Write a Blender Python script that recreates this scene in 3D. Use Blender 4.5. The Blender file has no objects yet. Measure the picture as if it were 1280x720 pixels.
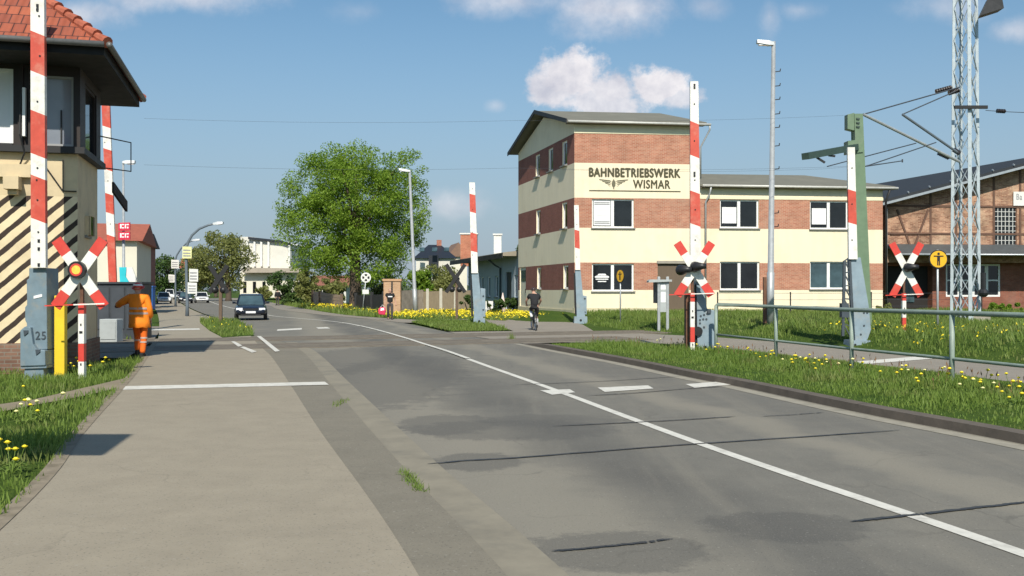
import bpy, bmesh, math, random
import numpy as np
from mathutils import Vector, Matrix
from mathutils.geometry import tessellate_polygon

R = math.radians
sc = bpy.context.scene
col = sc.collection
random.seed(7)
F, HY, EYE = 1200.0, 363.0, 1.65          # focal length in photo pixels, horizon row, eye height in metres

# ------------------------------------------------------------------ camera
cd = bpy.data.cameras.new("camera")
cam = bpy.data.objects.new("camera", cd)
col.objects.link(cam)
cam.location = (0, 0, EYE)
cam.rotation_euler = (R(90), 0, 0)
cd.sensor_width = 36
cd.lens = 36 * F / 1280
cd.shift_y = 3 / 1280
cd.clip_start = 0.05
cd.clip_end = 6000
sc.camera = cam

# ------------------------------------------------------------------ world, sun, exposure
SUN_AZ, SUN_EL = R(-3.0), R(43.5)           # azimuth: degrees to the left of straight behind the camera
w = bpy.data.worlds.new("World")
sc.world = w
w.use_nodes = True
nt = w.node_tree
nt.nodes.clear()
wout = nt.nodes.new("ShaderNodeOutputWorld")
wbg = nt.nodes.new("ShaderNodeBackground")
sky = nt.nodes.new("ShaderNodeTexSky")
sky.sky_type = 'NISHITA'
sky.sun_disc = False
sky.sun_elevation = SUN_EL
sky.sun_rotation = math.pi + SUN_AZ
sky.air_density = 1.0
sky.dust_density = 0.6
sky.ozone_density = 2.2
wbg.inputs[1].default_value = 0.096
nt.links.new(wbg.outputs[0], wout.inputs[0])

def wn(op, a, b=None, c=None):
    n = nt.nodes.new("ShaderNodeMath"); n.operation = op
    for i, x in enumerate((a, b, c)):
        if x is None: continue
        if isinstance(x, (int, float)): n.inputs[i].default_value = x
        else: nt.links.new(x, n.inputs[i])
    return n.outputs[0]
tc = nt.nodes.new("ShaderNodeTexCoord")
sx = nt.nodes.new("ShaderNodeSeparateXYZ")
nt.links.new(tc.outputs["Generated"], sx.inputs[0])
dy = wn('MAXIMUM', sx.outputs[1], 0.02)
cu = wn('DIVIDE', sx.outputs[0], dy)
cv = wn('DIVIDE', sx.outputs[2], dy)
cmb = nt.nodes.new("ShaderNodeCombineXYZ")
nt.links.new(cu, cmb.inputs[0]); nt.links.new(cv, cmb.inputs[1])
def wnoise(scale, detail, rough, off=0.0):
    mp = nt.nodes.new("ShaderNodeMapping")
    mp.inputs["Location"].default_value = (off, off * .7, 0)
    nt.links.new(cmb.outputs[0], mp.inputs[0])
    n = nt.nodes.new("ShaderNodeTexNoise")
    n.inputs["Scale"].default_value = scale
    n.inputs["Detail"].default_value = detail
    n.inputs["Roughness"].default_value = rough
    nt.links.new(mp.outputs[0], n.inputs["Vector"])
    return n.outputs["Fac"]
n_edge = wnoise(26, 10, .66)
n_soft = wnoise(9, 6, .62, 3.1)
n_tone = wnoise(24, 8, .62, 7.7)
# cumulus banks as directions on the sky dome: (azimuth, height) tangents, radii, hardness, opacity
CL = [(712, 92, 46, 40, 1, .95), (690, 112, 40, 26, 1, .9), (770, 112, 40, 26, 1, .9), (818, 108, 48, 28, 1, .95), (850, 122, 30, 18, 1, .8), (750, 128, 70, 20, 1, .85),
      (770, 12, 85, 30, .5, .75), (640, 2, 70, 20, .5, .6), (885, 8, 30, 16, .4, .35), (240, -2, 95, 20, .6, .65), (95, 20, 60, 18, .4, .6),
      (562, 258, 46, 24, .5, .42), (962, 20, 16, 26, .3, .4), (1180, 8, 60, 22, .4, .35), (1275, 38, 30, 16, .4, .5), (165, 520, 20, 6, .3, 0),
      (450, 15, 40, 16, .3, .16), (1000, 12, 34, 14, .3, .3), (620, 132, 12, 8, .3, .3), (40, 190, 60, 20, .3, .3)]
cmask = None
for (px, py, rx, ry, hard, op) in CL:
    if op == 0: continue
    u0, v0 = (px - 640) / F, (HY - py) / F
    du = wn('DIVIDE', wn('SUBTRACT', cu, u0), rx / F)
    dv = wn('DIVIDE', wn('SUBTRACT', cv, v0), ry / F)
    d = wn('SQRT', wn('ADD', wn('MULTIPLY', du, du), wn('MULTIPLY', dv, dv)))
    e = wn('ADD', wn('SUBTRACT', 1.0, d), wn('MULTIPLY', wn('SUBTRACT', n_edge if hard > .8 else n_soft, .5), 2.0 if hard > .8 else 3.2))
    g = nt.nodes.new("ShaderNodeMapRange"); g.interpolation_type = 'SMOOTHSTEP'
    g.inputs["From Min"].default_value = -0.06 if hard > .8 else -.35
    g.inputs["From Max"].default_value = .48 if hard > .8 else 1.1
    g.inputs["To Max"].default_value = op
    nt.links.new(e, g.inputs["Value"])
    cmask = g.outputs[0] if cmask is None else wn('MAXIMUM', cmask, g.outputs[0])
front = wn('GREATER_THAN', sx.outputs[1], 0.05)
cmask = wn('MULTIPLY', cmask, front)
tone = nt.nodes.new("ShaderNodeMapRange")
tone.inputs["From Min"].default_value = .3; tone.inputs["From Max"].default_value = .7
nt.links.new(n_tone, tone.inputs["Value"])
ccol = nt.nodes.new("ShaderNodeMix"); ccol.data_type = 'RGBA'
ccol.inputs[6].default_value = (5.2, 5.2, 5.9, 1)
ccol.inputs[7].default_value = (8.9, 8.5, 8.5, 1)
nt.links.new(tone.outputs[0], ccol.inputs[0])
# a little haze low in the sky
hz_ = nt.nodes.new("ShaderNodeMapRange"); hz_.interpolation_type = 'SMOOTHSTEP'
hz_.inputs["From Min"].default_value = 0.34; hz_.inputs["From Max"].default_value = -0.02
hz_.inputs["To Max"].default_value = .92
nt.links.new(sx.outputs[2], hz_.inputs["Value"])
hmix = nt.nodes.new("ShaderNodeMix"); hmix.data_type = 'RGBA'
nt.links.new(hz_.outputs[0], hmix.inputs[0])
stint = nt.nodes.new("ShaderNodeMix"); stint.data_type = 'RGBA'; stint.blend_type = 'MULTIPLY'
stint.inputs[0].default_value = 1; stint.inputs[7].default_value = (.80, 1.0, 1.0, 1)
nt.links.new(sky.outputs[0], stint.inputs[6])
nt.links.new(stint.outputs[2], hmix.inputs[6])
hmix.inputs[7].default_value = (2.95, 3.5, 4.35, 1)
smix = nt.nodes.new("ShaderNodeMix"); smix.data_type = 'RGBA'
nt.links.new(cmask, smix.inputs[0])
nt.links.new(hmix.outputs[2], smix.inputs[6])
nt.links.new(ccol.outputs[2], smix.inputs[7])
nt.links.new(smix.outputs[2], wbg.inputs[0])

S = Vector((-math.sin(SUN_AZ) * math.cos(SUN_EL), -math.cos(SUN_AZ) * math.cos(SUN_EL), math.sin(SUN_EL)))
sl = bpy.data.lights.new("sun", 'SUN')
sl.energy = 4.4
sl.angle = R(0.53)
sl.color = (1.0, .94, .82)
so = bpy.data.objects.new("sun", sl)
col.objects.link(so)
so.rotation_euler = S.to_track_quat('Z', 'Y').to_euler()
so.location = (0, -20, 40)

sc.view_settings.view_transform = 'Standard'
sc.view_settings.look = 'None'
sc.view_settings.exposure = 0.26
sc.view_settings.gamma = 1
sc.render.engine = 'CYCLES'
sc.cycles.use_denoising = True
sc.cycles.max_bounces = 6
sc.cycles.transparent_max_bounces = 8

# ------------------------------------------------------------------ picture-to-place helpers
def P(px, py, Y):
    return Vector(((px - 640) * Y / F, Y, EYE - (py - HY) * Y / F))
def G(px, py, z=0.0):
    Y = F * (EYE - z) / (py - HY)
    return Vector(((px - 640) * Y / F, Y, z))
YPX = [-10, -2, 3.4, 4.9, 6.0, 7.19, 9.43, 10.06, 10.9, 16, 17.5]
YPY = [50, 50, 47.5, 43, 36, 33.6, 28.3, 24.1, 20.4, 0, -6]
def lot_h(x, y):
    t = np.clip((y - np.interp(x, YPX, YPY) - .4) / 8.0, 0, 1)
    q = np.clip((x + .6) / 2.6, 0, 1)
    return .45 * t * t * (3 - 2 * t) * q * q * (3 - 2 * q)
def GL(px, py):
    lo, hi = 12.0, 90.0
    for _ in range(60):
        m = (lo + hi) / 2
        x = (px - 640) * m / F
        if HY + (EYE - float(lot_h(x, m))) * F / m > py: lo = m
        else: hi = m
    x = (px - 640) * m / F
    return Vector((x, m, float(lot_h(x, m))))

# ------------------------------------------------------------------ materials
MATS = {}
def _n(t, typ): return t.nodes.new(typ)
def base_mat(name):
    m = bpy.data.materials.new(name); m.use_nodes = True
    t = m.node_tree
    return m, t, t.nodes["Principled BSDF"]
def noise(t, scale, detail=4, rough=.6, vec=None, stretch=None, rotz=0):
    if vec is None:
        g = _n(t, "ShaderNodeNewGeometry"); vec = g.outputs["Position"]
    if stretch or rotz:
        mp = _n(t, "ShaderNodeMapping")
        if rotz: mp.inputs["Rotation"].default_value = (0, 0, rotz)
        if stretch: mp.inputs["Scale"].default_value = stretch
        t.links.new(vec, mp.inputs[0]); vec = mp.outputs[0]
    n = _n(t, "ShaderNodeTexNoise")
    n.inputs["Scale"].default_value = scale
    n.inputs["Detail"].default_value = detail
    n.inputs["Roughness"].default_value = rough
    t.links.new(vec, n.inputs["Vector"])
    return n.outputs["Fac"]
def mrange(t, v, a, b, c=0., d=1., smooth=False):
    m = _n(t, "ShaderNodeMapRange")
    if smooth: m.interpolation_type = 'SMOOTHSTEP'
    for k, x in zip(("From Min", "From Max", "To Min", "To Max"), (a, b, c, d)): m.inputs[k].default_value = x
    t.links.new(v, m.inputs["Value"])
    return m.outputs[0]
def mixc(t, f, a, b):
    m = _n(t, "ShaderNodeMix"); m.data_type = 'RGBA'
    for i, x in ((0, f), (6, a), (7, b)):
        if isinstance(x, (tuple, list)): m.inputs[i].default_value = (*x[:3], 1)
        elif isinstance(x, (int, float)): m.inputs[i].default_value = x
        else: t.links.new(x, m.inputs[i])
    return m.outputs[2]
def mth(t, op, a, b=None):
    n = _n(t, "ShaderNodeMath"); n.operation = op
    for i, x in enumerate((a, b)):
        if x is None: continue
        if isinstance(x, (int, float)): n.inputs[i].default_value = x
        else: t.links.new(x, n.inputs[i])
    return n.outputs[0]
def bump(t, p, h, strength=.3, dist=.02):
    b = _n(t, "ShaderNodeBump")
    b.inputs["Strength"].default_value = strength
    b.inputs["Distance"].default_value = dist
    t.links.new(h, b.inputs["Height"])
    t.links.new(b.outputs[0], p.inputs["Normal"])
def sc3(c, k): return tuple(min(1, x * k) for x in c)
def mat(name, c, rough=.7, var=.1, scale=6., metal=0., bmp=0., spec=.5, c2=None, c2scale=.8, c2amt=.5, stretch=None, fine=None):
    if name in MATS: return MATS[name]
    m, t, p = base_mat(name)
    f = noise(t, scale, 5, .65, stretch=stretch)
    cc = mixc(t, mrange(t, f, .3, .7), sc3(c, 1 - var), sc3(c, 1 + var))
    if c2:
        f2 = noise(t, c2scale, 6, .7)
        cc = mixc(t, mrange(t, f2, .48, .72, 0, c2amt, True), cc, c2)
    t.links.new(cc, p.inputs["Base Color"])
    p.inputs["Metallic"].default_value = metal
    p.inputs["Specular IOR Level"].default_value = spec
    t.links.new(mrange(t, f, .3, .7, rough * .9, min(1, rough * 1.1)), p.inputs["Roughness"])
    if bmp: bump(t, p, noise(t, fine or scale * 6, 3), bmp, .01)
    MATS[name] = m
    return m
def brick(name, c1, c2, mortar, bw=.25, bh=.077, var=.25, grime=(.2, .17, .15), gamt=.35, bs=.3):
    m, t, p = base_mat(name)
    uv = _n(t, "ShaderNodeUVMap")
    b = _n(t, "ShaderNodeTexBrick")
    b.inputs["Scale"].default_value = 1
    b.inputs["Brick Width"].default_value = bw
    b.inputs["Row Height"].default_value = bh
    b.inputs["Mortar Size"].default_value = bh * .13
    b.inputs["Color1"].default_value = (*c1, 1); b.inputs["Color2"].default_value = (*c2, 1); b.inputs["Mortar"].default_value = (*mortar, 1)
    b.inputs["Bias"].default_value = -.1
    t.links.new(uv.outputs[0], b.inputs["Vector"])
    f = noise(t, 1.3, 6, .7)
    k = mrange(t, f, .3, .7, 1 - var, 1 + var)
    vm = _n(t, "ShaderNodeVectorMath"); vm.operation = 'SCALE'
    t.links.new(b.outputs["Color"], vm.inputs[0]); t.links.new(k, vm.inputs["Scale"])
    f2 = noise(t, .45, 6, .75)
    cc = mixc(t, mrange(t, f2, .5, .75, 0, gamt, True), vm.outputs[0], grime)
    t.links.new(cc, p.inputs["Base Color"])
    p.inputs["Roughness"].default_value = .9
    p.inputs["Specular IOR Level"].default_value = .25
    inv = mth(t, 'SUBTRACT', 1., b.outputs["Fac"])
    bump(t, p, inv, bs, .01)
    MATS[name] = m
    return m
def leafmat(name, c1, c2, trans=.35, patch=None, pscale=.35):
    m, t, p = base_mat(name)
    g = _n(t, "ShaderNodeNewGeometry")
    f = noise(t, pscale, 4, .6)
    a = mth(t, 'MULTIPLY', g.outputs["Random Per Island"], .55)
    k = mth(t, 'ADD', a, mth(t, 'MULTIPLY', mrange(t, f, .3, .7), .45))
    cc = mixc(t, k, c1, c2)
    if patch: cc = mixc(t, mrange(t, noise(t, .9, 5, .7), .52, .68, 0, .75, True), cc, patch)
    t.links.new(cc, p.inputs["Base Color"])
    p.inputs["Roughness"].default_value = .55
    p.inputs["Specular IOR Level"].default_value = .3
    tr = _n(t, "ShaderNodeBsdfTranslucent")
    t.links.new(cc, tr.inputs[0])
    ms = _n(t, "ShaderNodeMixShader"); ms.inputs[0].default_value = trans
    t.links.new(p.outputs[0], ms.inputs[1]); t.links.new(tr.outputs[0], ms.inputs[2])
    t.links.new(ms.outputs[0], t.nodes["Material Output"].inputs[0])
    MATS[name] = m
    return m
def glassmat(name, c=(.012, .014, .016), rough=.06, spec=.6, var=.3):
    if name in MATS: return MATS[name]
    m, t, p = base_mat(name)
    f = noise(t, 1.1, 3)
    t.links.new(mixc(t, mrange(t, f, .35, .65), sc3(c, 1 - var), sc3(c, 1 + var)), p.inputs["Base Color"])
    p.inputs["Roughness"].default_value = rough
    p.inputs["Specular IOR Level"].default_value = spec
    bump(t, p, noise(t, 2.2, 2), .04, .05)
    MATS[name] = m
    return m

# painted things
white = mat("white_paint", (.74, .73, .69), .5, .07, 5, c2=(.5, .48, .42), c2amt=.25)
boom_white = mat("boom_white", (.78, .765, .71), .5, .06, 5, c2=(.45, .41, .35), c2scale=3.5, c2amt=.5)
red = mat("boom_red", (.56, .08, .05), .5, .14, 5, c2=(.60, .24, .17), c2scale=2.4, c2amt=.65)
red2 = mat("sign_red", (.62, .06, .045), .4, .1, 6, c2=(.55, .16, .1), c2scale=2, c2amt=.35)
bluegrey = mat("machine_grey", (.165, .23, .275), .55, .14, 4, c2=(.27, .26, .225), c2scale=2.6, c2amt=.65, bmp=.05)
bluegrey2 = mat("machine_grey_pale", (.235, .31, .365), .55, .12, 4, c2=(.31, .31, .28), c2scale=2.2, c2amt=.6)
bluegreydark = mat("machine_grey_dark", (.05, .065, .08), .6, .15, 4)
black = mat("black_metal", (.018, .018, .02), .45, .2, 6)
darkrubber = mat("rubber", (.02, .02, .021), .85, .15, 20)
galv = mat("galvanised_steel", (.42, .44, .45), .45, .1, 7, metal=.35, c2=(.3, .31, .31), c2scale=2, c2amt=.4)
mastgrey = mat("mast_grey", (.46, .52, .55), .5, .1, 6, metal=.2, c2=(.3, .34, .36), c2scale=2, c2amt=.35)
railgreen = mat("railing_green_grey", (.25, .31, .265), .5, .15, 5, c2=(.2, .19, .16), c2scale=3, c2amt=.4)
mastgreen = mat("mast_green", (.14, .215, .13), .5, .12, 4, c2=(.2, .22, .17), c2scale=1.5, c2amt=.35)
mastgreendark = mat("mast_green_dark", (.045, .075, .06), .55, .15, 4)
yellowp = mat("yellow_paint", (.80, .56, .03), .5, .08, 5, c2=(.5, .32, .05), c2scale=3, c2amt=.35)
signyellow = mat("sign_yellow", (.80, .44, .02), .4, .06, 6)
rust = mat("rusty_steel", (.13, .06, .035), .8, .3, 8, c2=(.2, .1, .05), c2scale=2)
oldwood = mat("old_timber", (.14, .095, .065), .85, .25, 5, stretch=(3, 3, .6))
brownwood = mat("dark_brown_wood", (.018, .011, .009), .6, .25, 6, stretch=(1, 1, 4))
cream = mat("cream_render", (.82, .725, .535), .9, .05, 1.6, c2=(.66, .56, .38), c2scale=.55, c2amt=.4, bmp=.05, fine=30, stretch=(1.3, 1.3, .12))
towercream = mat("tower_render", (.62, .505, .325), .9, .10, 2.2, c2=(.36, .29, .2), c2scale=1.2, c2amt=.5, bmp=.15, fine=40)
mortar = (.34, .30, .25)
brickorange = brick("orange_brick", (.38, .14, .085), (.48, .215, .135), (.46, .32, .24), var=.2, grime=(.47, .33, .25), gamt=.5, bs=.15)
brickdark = brick("maroon_brick", (.24, .085, .065), (.29, .11, .085), (.26, .16, .13), var=.12, grime=(.25, .12, .1), gamt=.25, bs=.12)
brickhall = brick("hall_brick", (.24, .10, .06), (.46, .26, .165), (.40, .30, .22), var=.5, grime=(.60, .45, .31), gamt=.8, bs=.25)
brickred = brick("red_brick", (.36, .10, .065), (.42, .14, .09), (.35, .27, .21), var=.25, gamt=.3)
brickplinth = brick("plinth_brick", (.17, .095, .07), (.24, .14, .10), (.2, .17, .14), var=.35, gamt=.4)
roofgrey = mat("grey_roofing_felt", (.16, .155, .125), .85, .1, 2.5, c2=(.22, .21, .17), c2scale=.6, c2amt=.5, bmp=.1, fine=15)
roofdark = mat("dark_roofing", (.020, .024, .030), .75, .2, 3, c2=(.035, .037, .04), c2scale=.7)
roofslate = mat("black_roof_tiles", (.02, .024, .032), .45, .25, 6, stretch=(1, 1, 5))
fasciadark = mat("dark_fascia", (.014, .014, .015), .6, .2, 4)
soffit = mat("weathered_soffit", (.16, .14, .11), .85, .12, 4)
gutterm = mat("pale_gutter", (.55, .54, .50), .5, .1, 4, metal=.1)
upvc = mat("white_window_frame", (.80, .80, .79), .4, .03, 5)
sillm = mat("grey_sill", (.22, .215, .2), .7, .12, 5)
glass = glassmat("dark_glass")
glass2 = glassmat("blue_glass", (.05, .085, .10), .08)
glasspale = glassmat("pale_glass", (.22, .24, .28), .12, .6, .1)
blind = mat("white_blind", (.74, .75, .77), .8, .03, 3)
paper = mat("paper", (.82, .82, .82), .85, .03, 5)
paperink = mat("grey_print", (.30, .30, .31), .8, .2, 12)
ink = mat("lettering_dark", (.075, .068, .035), .8, .15, 6)
doorbrown = mat("brown_door_boards", (.13, .095, .065), .8, .12, 2, stretch=(6, 6, .7))
bluewall = mat("blue_grey_render", (.36, .41, .45), .9, .06, 1.5, c2=(.26, .29, .31), c2scale=.6, c2amt=.35)
offwhite = mat("off_white_render", (.66, .64, .58), .9, .06, 1.2, c2=(.5, .47, .4), c2scale=.4, c2amt=.3)
greyclad = mat("grey_cladding", (.30, .30, .30), .6, .08, 2)
concrete = mat("concrete", (.33, .30, .25), .9, .14, 3, c2=(.22, .2, .17), c2scale=1, c2amt=.4, bmp=.15)
orange = mat("hi_vis_orange", (.95, .25, .01), .75, .08, 9, bmp=.2, fine=25)
orange2 = mat("hi_vis_orange_trousers", (.80, .15, .01), .8, .1, 9, bmp=.2, fine=25)
reflect = mat("reflective_tape", (.55, .42, .36), .4, .1, 20)
skin = mat("skin", (.52, .30, .215), .6, .05, 12)
blackcloth = mat("black_cloth", (.016, .016, .018), .9, .25, 12, bmp=.2)
greycloth = mat("dark_grey_cloth", (.055, .05, .048), .9, .2, 12)
hairbrown = mat("brown_hair", (.06, .04, .028), .7, .3, 30)
carblack = mat("black_car_paint", (.010, .014, .026), .15, .1, 3, spec=.7)
carwhite = mat("white_car_paint", (.75, .75, .74), .25, .03, 3, spec=.6)
carsilver = mat("silver_car_paint", (.42, .43, .44), .3, .04, 3, metal=.5)
chrome = mat("chrome", (.7, .7, .7), .2, .05, 5, metal=1)
lampglass = mat("headlamp_glass", (.8, .81, .82), .15, .03, 8, spec=.8)
bluep = mat("blue_plastic", (.03, .13, .42), .5, .1, 4)
turq = mat("turquoise_print", (.03, .52, .60), .5, .08, 3)
darkcab = mat("charcoal_cabinet", (.045, .052, .062), .5, .12, 3, c2=(.07, .075, .08))
palecab = mat("pale_grey_cabinet", (.40, .43, .43), .6, .1, 3)
bark = mat("bark", (.085, .062, .045), .95, .3, 5, bmp=.5, fine=14, stretch=(2, 2, .6))
redcloth = mat("crimson_bag", (.62, .03, .10), .7, .1, 8)
insul = mat("brown_insulator", (.035, .028, .03), .25, .2, 6)
wirem = mat("wire_dark", (.05, .06, .075), .6, .1, 4)
roofred = mat("red_roof_tiles_far", (.34, .10, .06), .8, .15, 3)
timber = mat("brown_timber_frame", (.13, .07, .048), .8, .2, 4)
ochre = brick("ochre_brick", (.47, .27, .15), (.55, .34, .2), (.45, .35, .26), var=.15, gamt=.2)
fencewood = mat("weathered_fence_wood", (.40, .29, .205), .9, .18, 3, stretch=(.6, .6, 6))
hedgebrown = mat("dry_fence", (.30, .235, .16), .9, .2, 3, stretch=(6, 6, .8))
pathmark = mat("path_marking", (.64, .62, .56), .75, .08, 9, c2=(.5, .47, .42), c2scale=3, c2amt=.4)
markw = mat("road_marking", (.62, .60, .54), .75, .10, 9, c2=(.36, .34, .3), c2scale=4, c2amt=.65)

# emissive lamp of the crossing signal (lit amber in the photo)
m, t, p = base_mat("amber_lamp")
p.inputs["Base Color"].default_value = (.9, .35, .04, 1)
p.inputs["Emission Color"].default_value = (1, .48, .09, 1)
f = noise(t, 18, 2)
t.links.new(mrange(t, f, .3, .7, .3, .8), p.inputs["Emission Strength"])
MATS["amber_lamp"] = m; amber = m

# striped render of the signal box
m, t, p = base_mat("diagonal_stripes")
uv = _n(t, "ShaderNodeUVMap")
sp = _n(t, "ShaderNodeSeparateXYZ"); t.links.new(uv.outputs[0], sp.inputs[0])
d = mth(t, 'SUBTRACT', sp.outputs[1], mth(t, 'MULTIPLY', sp.outputs[0], .92))
d = mth(t, 'ADD', d, mrange(t, noise(t, 3, 3), .3, .7, -.012, .012))
fr = mth(t, 'FRACT', mth(t, 'DIVIDE', d, .335))
st = mrange(t, fr, .395, .42, 0, 1)
dk = mixc(t, mrange(t, noise(t, 5, 5), .3, .7), (.030, .020, .016), (.058, .040, .031))
ltc = mixc(t, mrange(t, noise(t, 2.5, 6, .7), .35, .7), (.76, .64, .42), (.62, .50, .32))
t.links.new(mixc(t, st, dk, ltc), p.inputs["Base Color"])
p.inputs["Roughness"].default_value = .9
bump(t, p, noise(t, 40, 3), .15, .01)
stripes = m

# roof pantiles of the signal box
m, t, p = base_mat("red_pantiles")
uv = _n(t, "ShaderNodeUVMap")
sp = _n(t, "ShaderNodeSeparateXYZ"); t.links.new(uv.outputs[0], sp.inputs[0])
b = _n(t, "ShaderNodeTexBrick")
b.offset = .5
for k, x in (("Scale", 1), ("Brick Width", .22), ("Row Height", .30), ("Mortar Size", .012), ("Bias", 0)): b.inputs[k].default_value = x
b.inputs["Color1"].default_value = (.40, .105, .05, 1); b.inputs["Color2"].default_value = (.30, .075, .04, 1); b.inputs["Mortar"].default_value = (.07, .025, .02, 1)
t.links.new(uv.outputs[0], b.inputs["Vector"])
cc = mixc(t, mrange(t, noise(t, 2.2, 6, .7), .45, .75, 0, .6), b.outputs["Color"], (.17, .06, .04))
t.links.new(cc, p.inputs["Base Color"])
p.inputs["Roughness"].default_value = .75
row = mth(t, 'FRACT', mth(t, 'DIVIDE', sp.outputs[1], .30))
wav = mth(t, 'SINE', mth(t, 'MULTIPLY', sp.outputs[0], 2 * math.pi / .22))
bump(t, p, mth(t, 'ADD', mth(t, 'MULTIPLY', wav, .5), mth(t, 'MULTIPLY', row, -1.0)), .9, .035)
pantile = m

# leaves and grass
leaf_big = leafmat("lime_leaves", (.125, .25, .022), (.33, .45, .06), .48)
leaf_mid = leafmat("olive_leaves", (.17, .20, .055), (.32, .33, .11), .45)
leaf_dark = leafmat("dark_leaves", (.045, .095, .022), (.10, .155, .04), .32)
leaf_soft = leafmat("far_leaves", (.06, .095, .045), (.11, .15, .07), .25)
bladem = leafmat("grass_blades", (.10, .185, .028), (.25, .335, .07), .36, patch=(.24, .25, .09))
bladem2 = leafmat("meadow_blades", (.105, .185, .03), (.25, .32, .075), .34, patch=(.26, .26, .10))
petal = mat("dandelion_yellow", (.86, .70, .03), .6, .1, 20)
petalw = mat("dandelion_pale", (.85, .80, .35), .6, .1, 20)
# ground materials
def asphalt(name, base, worn, dark, lane=False):
    m, t, p = base_mat(name)
    g = _n(t, "ShaderNodeNewGeometry")
    pos = g.outputs["Position"]
    fine = noise(t, 90, 3, .7)
    mid = noise(t, 2.2, 6, .7)
    big = noise(t, .33, 5, .65)
    cc = mixc(t, mrange(t, mid, .3, .7), sc3(base, .9), sc3(base, 1.1))
    cc = mixc(t, mrange(t, big, .45, .75, 0, .55, True), cc, worn)
    cc = mixc(t, mrange(t, noise(t, .6, 6, .7, rotz=.2), .56, .74, 0, .45, True), cc, dark)
    if lane:
        s = _n(t, "ShaderNodeSeparateXYZ"); t.links.new(pos, s.inputs[0])
        dd = mth(t, 'ADD', mth(t, 'MULTIPLY', s.outputs[0], .970), mth(t, 'MULTIPLY', s.outputs[1], .2425))
        wob = mrange(t, noise(t, .5, 4, .6), .3, .7, -.28, .28)
        dd = mth(t, 'ADD', mth(t, 'SUBTRACT', dd, 4.56), wob)
        # along-lane streaks: pale polished strip, dark oil strip, pale gutter side
        def band(c0, wd):
            q = mth(t, 'DIVIDE', mth(t, 'SUBTRACT', dd, c0), wd)
            q = mth(t, 'MULTIPLY', q, q)
            return mth(t, 'MAXIMUM', mth(t, 'SUBTRACT', 1.0, q), 0.0)
        st = noise(t, 1.0, 6, .7, stretch=(1.6, .10, 1), rotz=.245)
        cc = mixc(t, mth(t, 'MULTIPLY', band(-2.6, 1.1), .8), cc, worn)
        cc = mixc(t, mth(t, 'MULTIPLY', band(1.15, .40), .75), cc, worn)
        cc = mixc(t, mth(t, 'MULTIPLY', band(3.3, .35), .6), cc, worn)
        cc = mixc(t, mth(t, 'MULTIPLY', band(-1.35, .8), mrange(t, big, .3, .6, .15, .75)), cc, dark)
        cc = mixc(t, mth(t, 'MULTIPLY', band(2.3, .7), .25), cc, dark)
        cc = mixc(t, mrange(t, st, .45, .75, 0, .45, True), cc, worn)
        # repairs and oil stains with a ragged edge: (x, y, half length x, half length y, amount)
        rag = noise(t, 3.4, 9, .74)
        for (px, py, rx, ry, amt) in ((597, 577, 62, 11, .9), (985, 657, 100, 19, .9), (640, 537, 130, 12, .75), (560, 530, 62, 12, .8), (775, 688, 115, 24, .85), (690, 526, 90, 8, .55), (490, 470, 95, 26, .75), (430, 450, 75, 16, .7), (1000, 492, 60, 7, .4)):
            c0 = G(px, py); ex = G(px + rx, py); ey = G(px, py - ry)
            qx = mth(t, 'DIVIDE', mth(t, 'SUBTRACT', s.outputs[0], c0.x), ex.x - c0.x)
            qy = mth(t, 'DIVIDE', mth(t, 'SUBTRACT', s.outputs[1], c0.y), ey.y - c0.y)
            q = mth(t, 'SQRT', mth(t, 'ADD', mth(t, 'MULTIPLY', qx, qx), mth(t, 'MULTIPLY', qy, qy)))
            q = mth(t, 'ADD', mth(t, 'SUBTRACT', 1.0, q), mrange(t, rag, .3, .7, -.28, .28))
            cc = mixc(t, mrange(t, q, -.10, .16, 0, amt * .66, True), cc, dark)
    cc = mixc(t, mrange(t, fine, .35, .7), mixc(t, .0, cc, cc), mixc(t, .22, cc, (.30, .28, .25)))
    cc = mixc(t, mrange(t, noise(t, 55, 2), .60, .72, 0, .5), cc, (.03, .03, .03))
    cc = mixc(t, mrange(t, noise(t, 38, 2, rotz=.7), .64, .72, 0, .45), cc, (.36, .34, .30))
    cc = mixc(t, mrange(t, noise(t, 9, 6, .75), .58, .75, 0, .30), cc, worn)
    # hairline cracks where the surface is old
    vo = _n(t, "ShaderNodeTexVoronoi"); vo.feature = 'DISTANCE_TO_EDGE'; vo.inputs["Scale"].default_value = .55
    wp = _n(t, "ShaderNodeVectorMath"); wp.operation = 'ADD'
    nv = _n(t, "ShaderNodeTexNoise"); nv.inputs["Scale"].default_value = 2.2; nv.inputs["Detail"].default_value = 6
    t.links.new(pos, nv.inputs["Vector"])
    sv_ = _n(t, "ShaderNodeVectorMath"); sv_.operation = 'SCALE'; sv_.inputs["Scale"].default_value = .55
    t.links.new(nv.outputs["Color"], sv_.inputs[0]); t.links.new(pos, wp.inputs[0]); t.links.new(sv_.outputs[0], wp.inputs[1]); t.links.new(wp.outputs[0], vo.inputs["Vector"])
    crk = mth(t, 'MULTIPLY', mrange(t, vo.outputs["Distance"], .0, .012, 1, 0), mrange(t, noise(t, .45, 4), .50, .62, 0, .28 if lane else .18))
    cc = mixc(t, crk, cc, (.025, .024, .022))
    t.links.new(cc, p.inputs["Base Color"])
    p.inputs["Roughness"].default_value = .82
    p.inputs["Specular IOR Level"].default_value = .35
    bump(t, p, fine, .3, .006)
    MATS[name] = m
    return m
road_m = asphalt("road_asphalt", (.150, .142, .120), (.24, .218, .172), (.072, .070, .064), lane=True)
strip_m = asphalt("dark_pavement_asphalt", (.185, .165, .125), (.235, .208, .158), (.135, .122, .096))
walk_m = asphalt("tan_pavement_asphalt", (.295, .255, .190), (.325, .285, .215), (.255, .22, .165))
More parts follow.
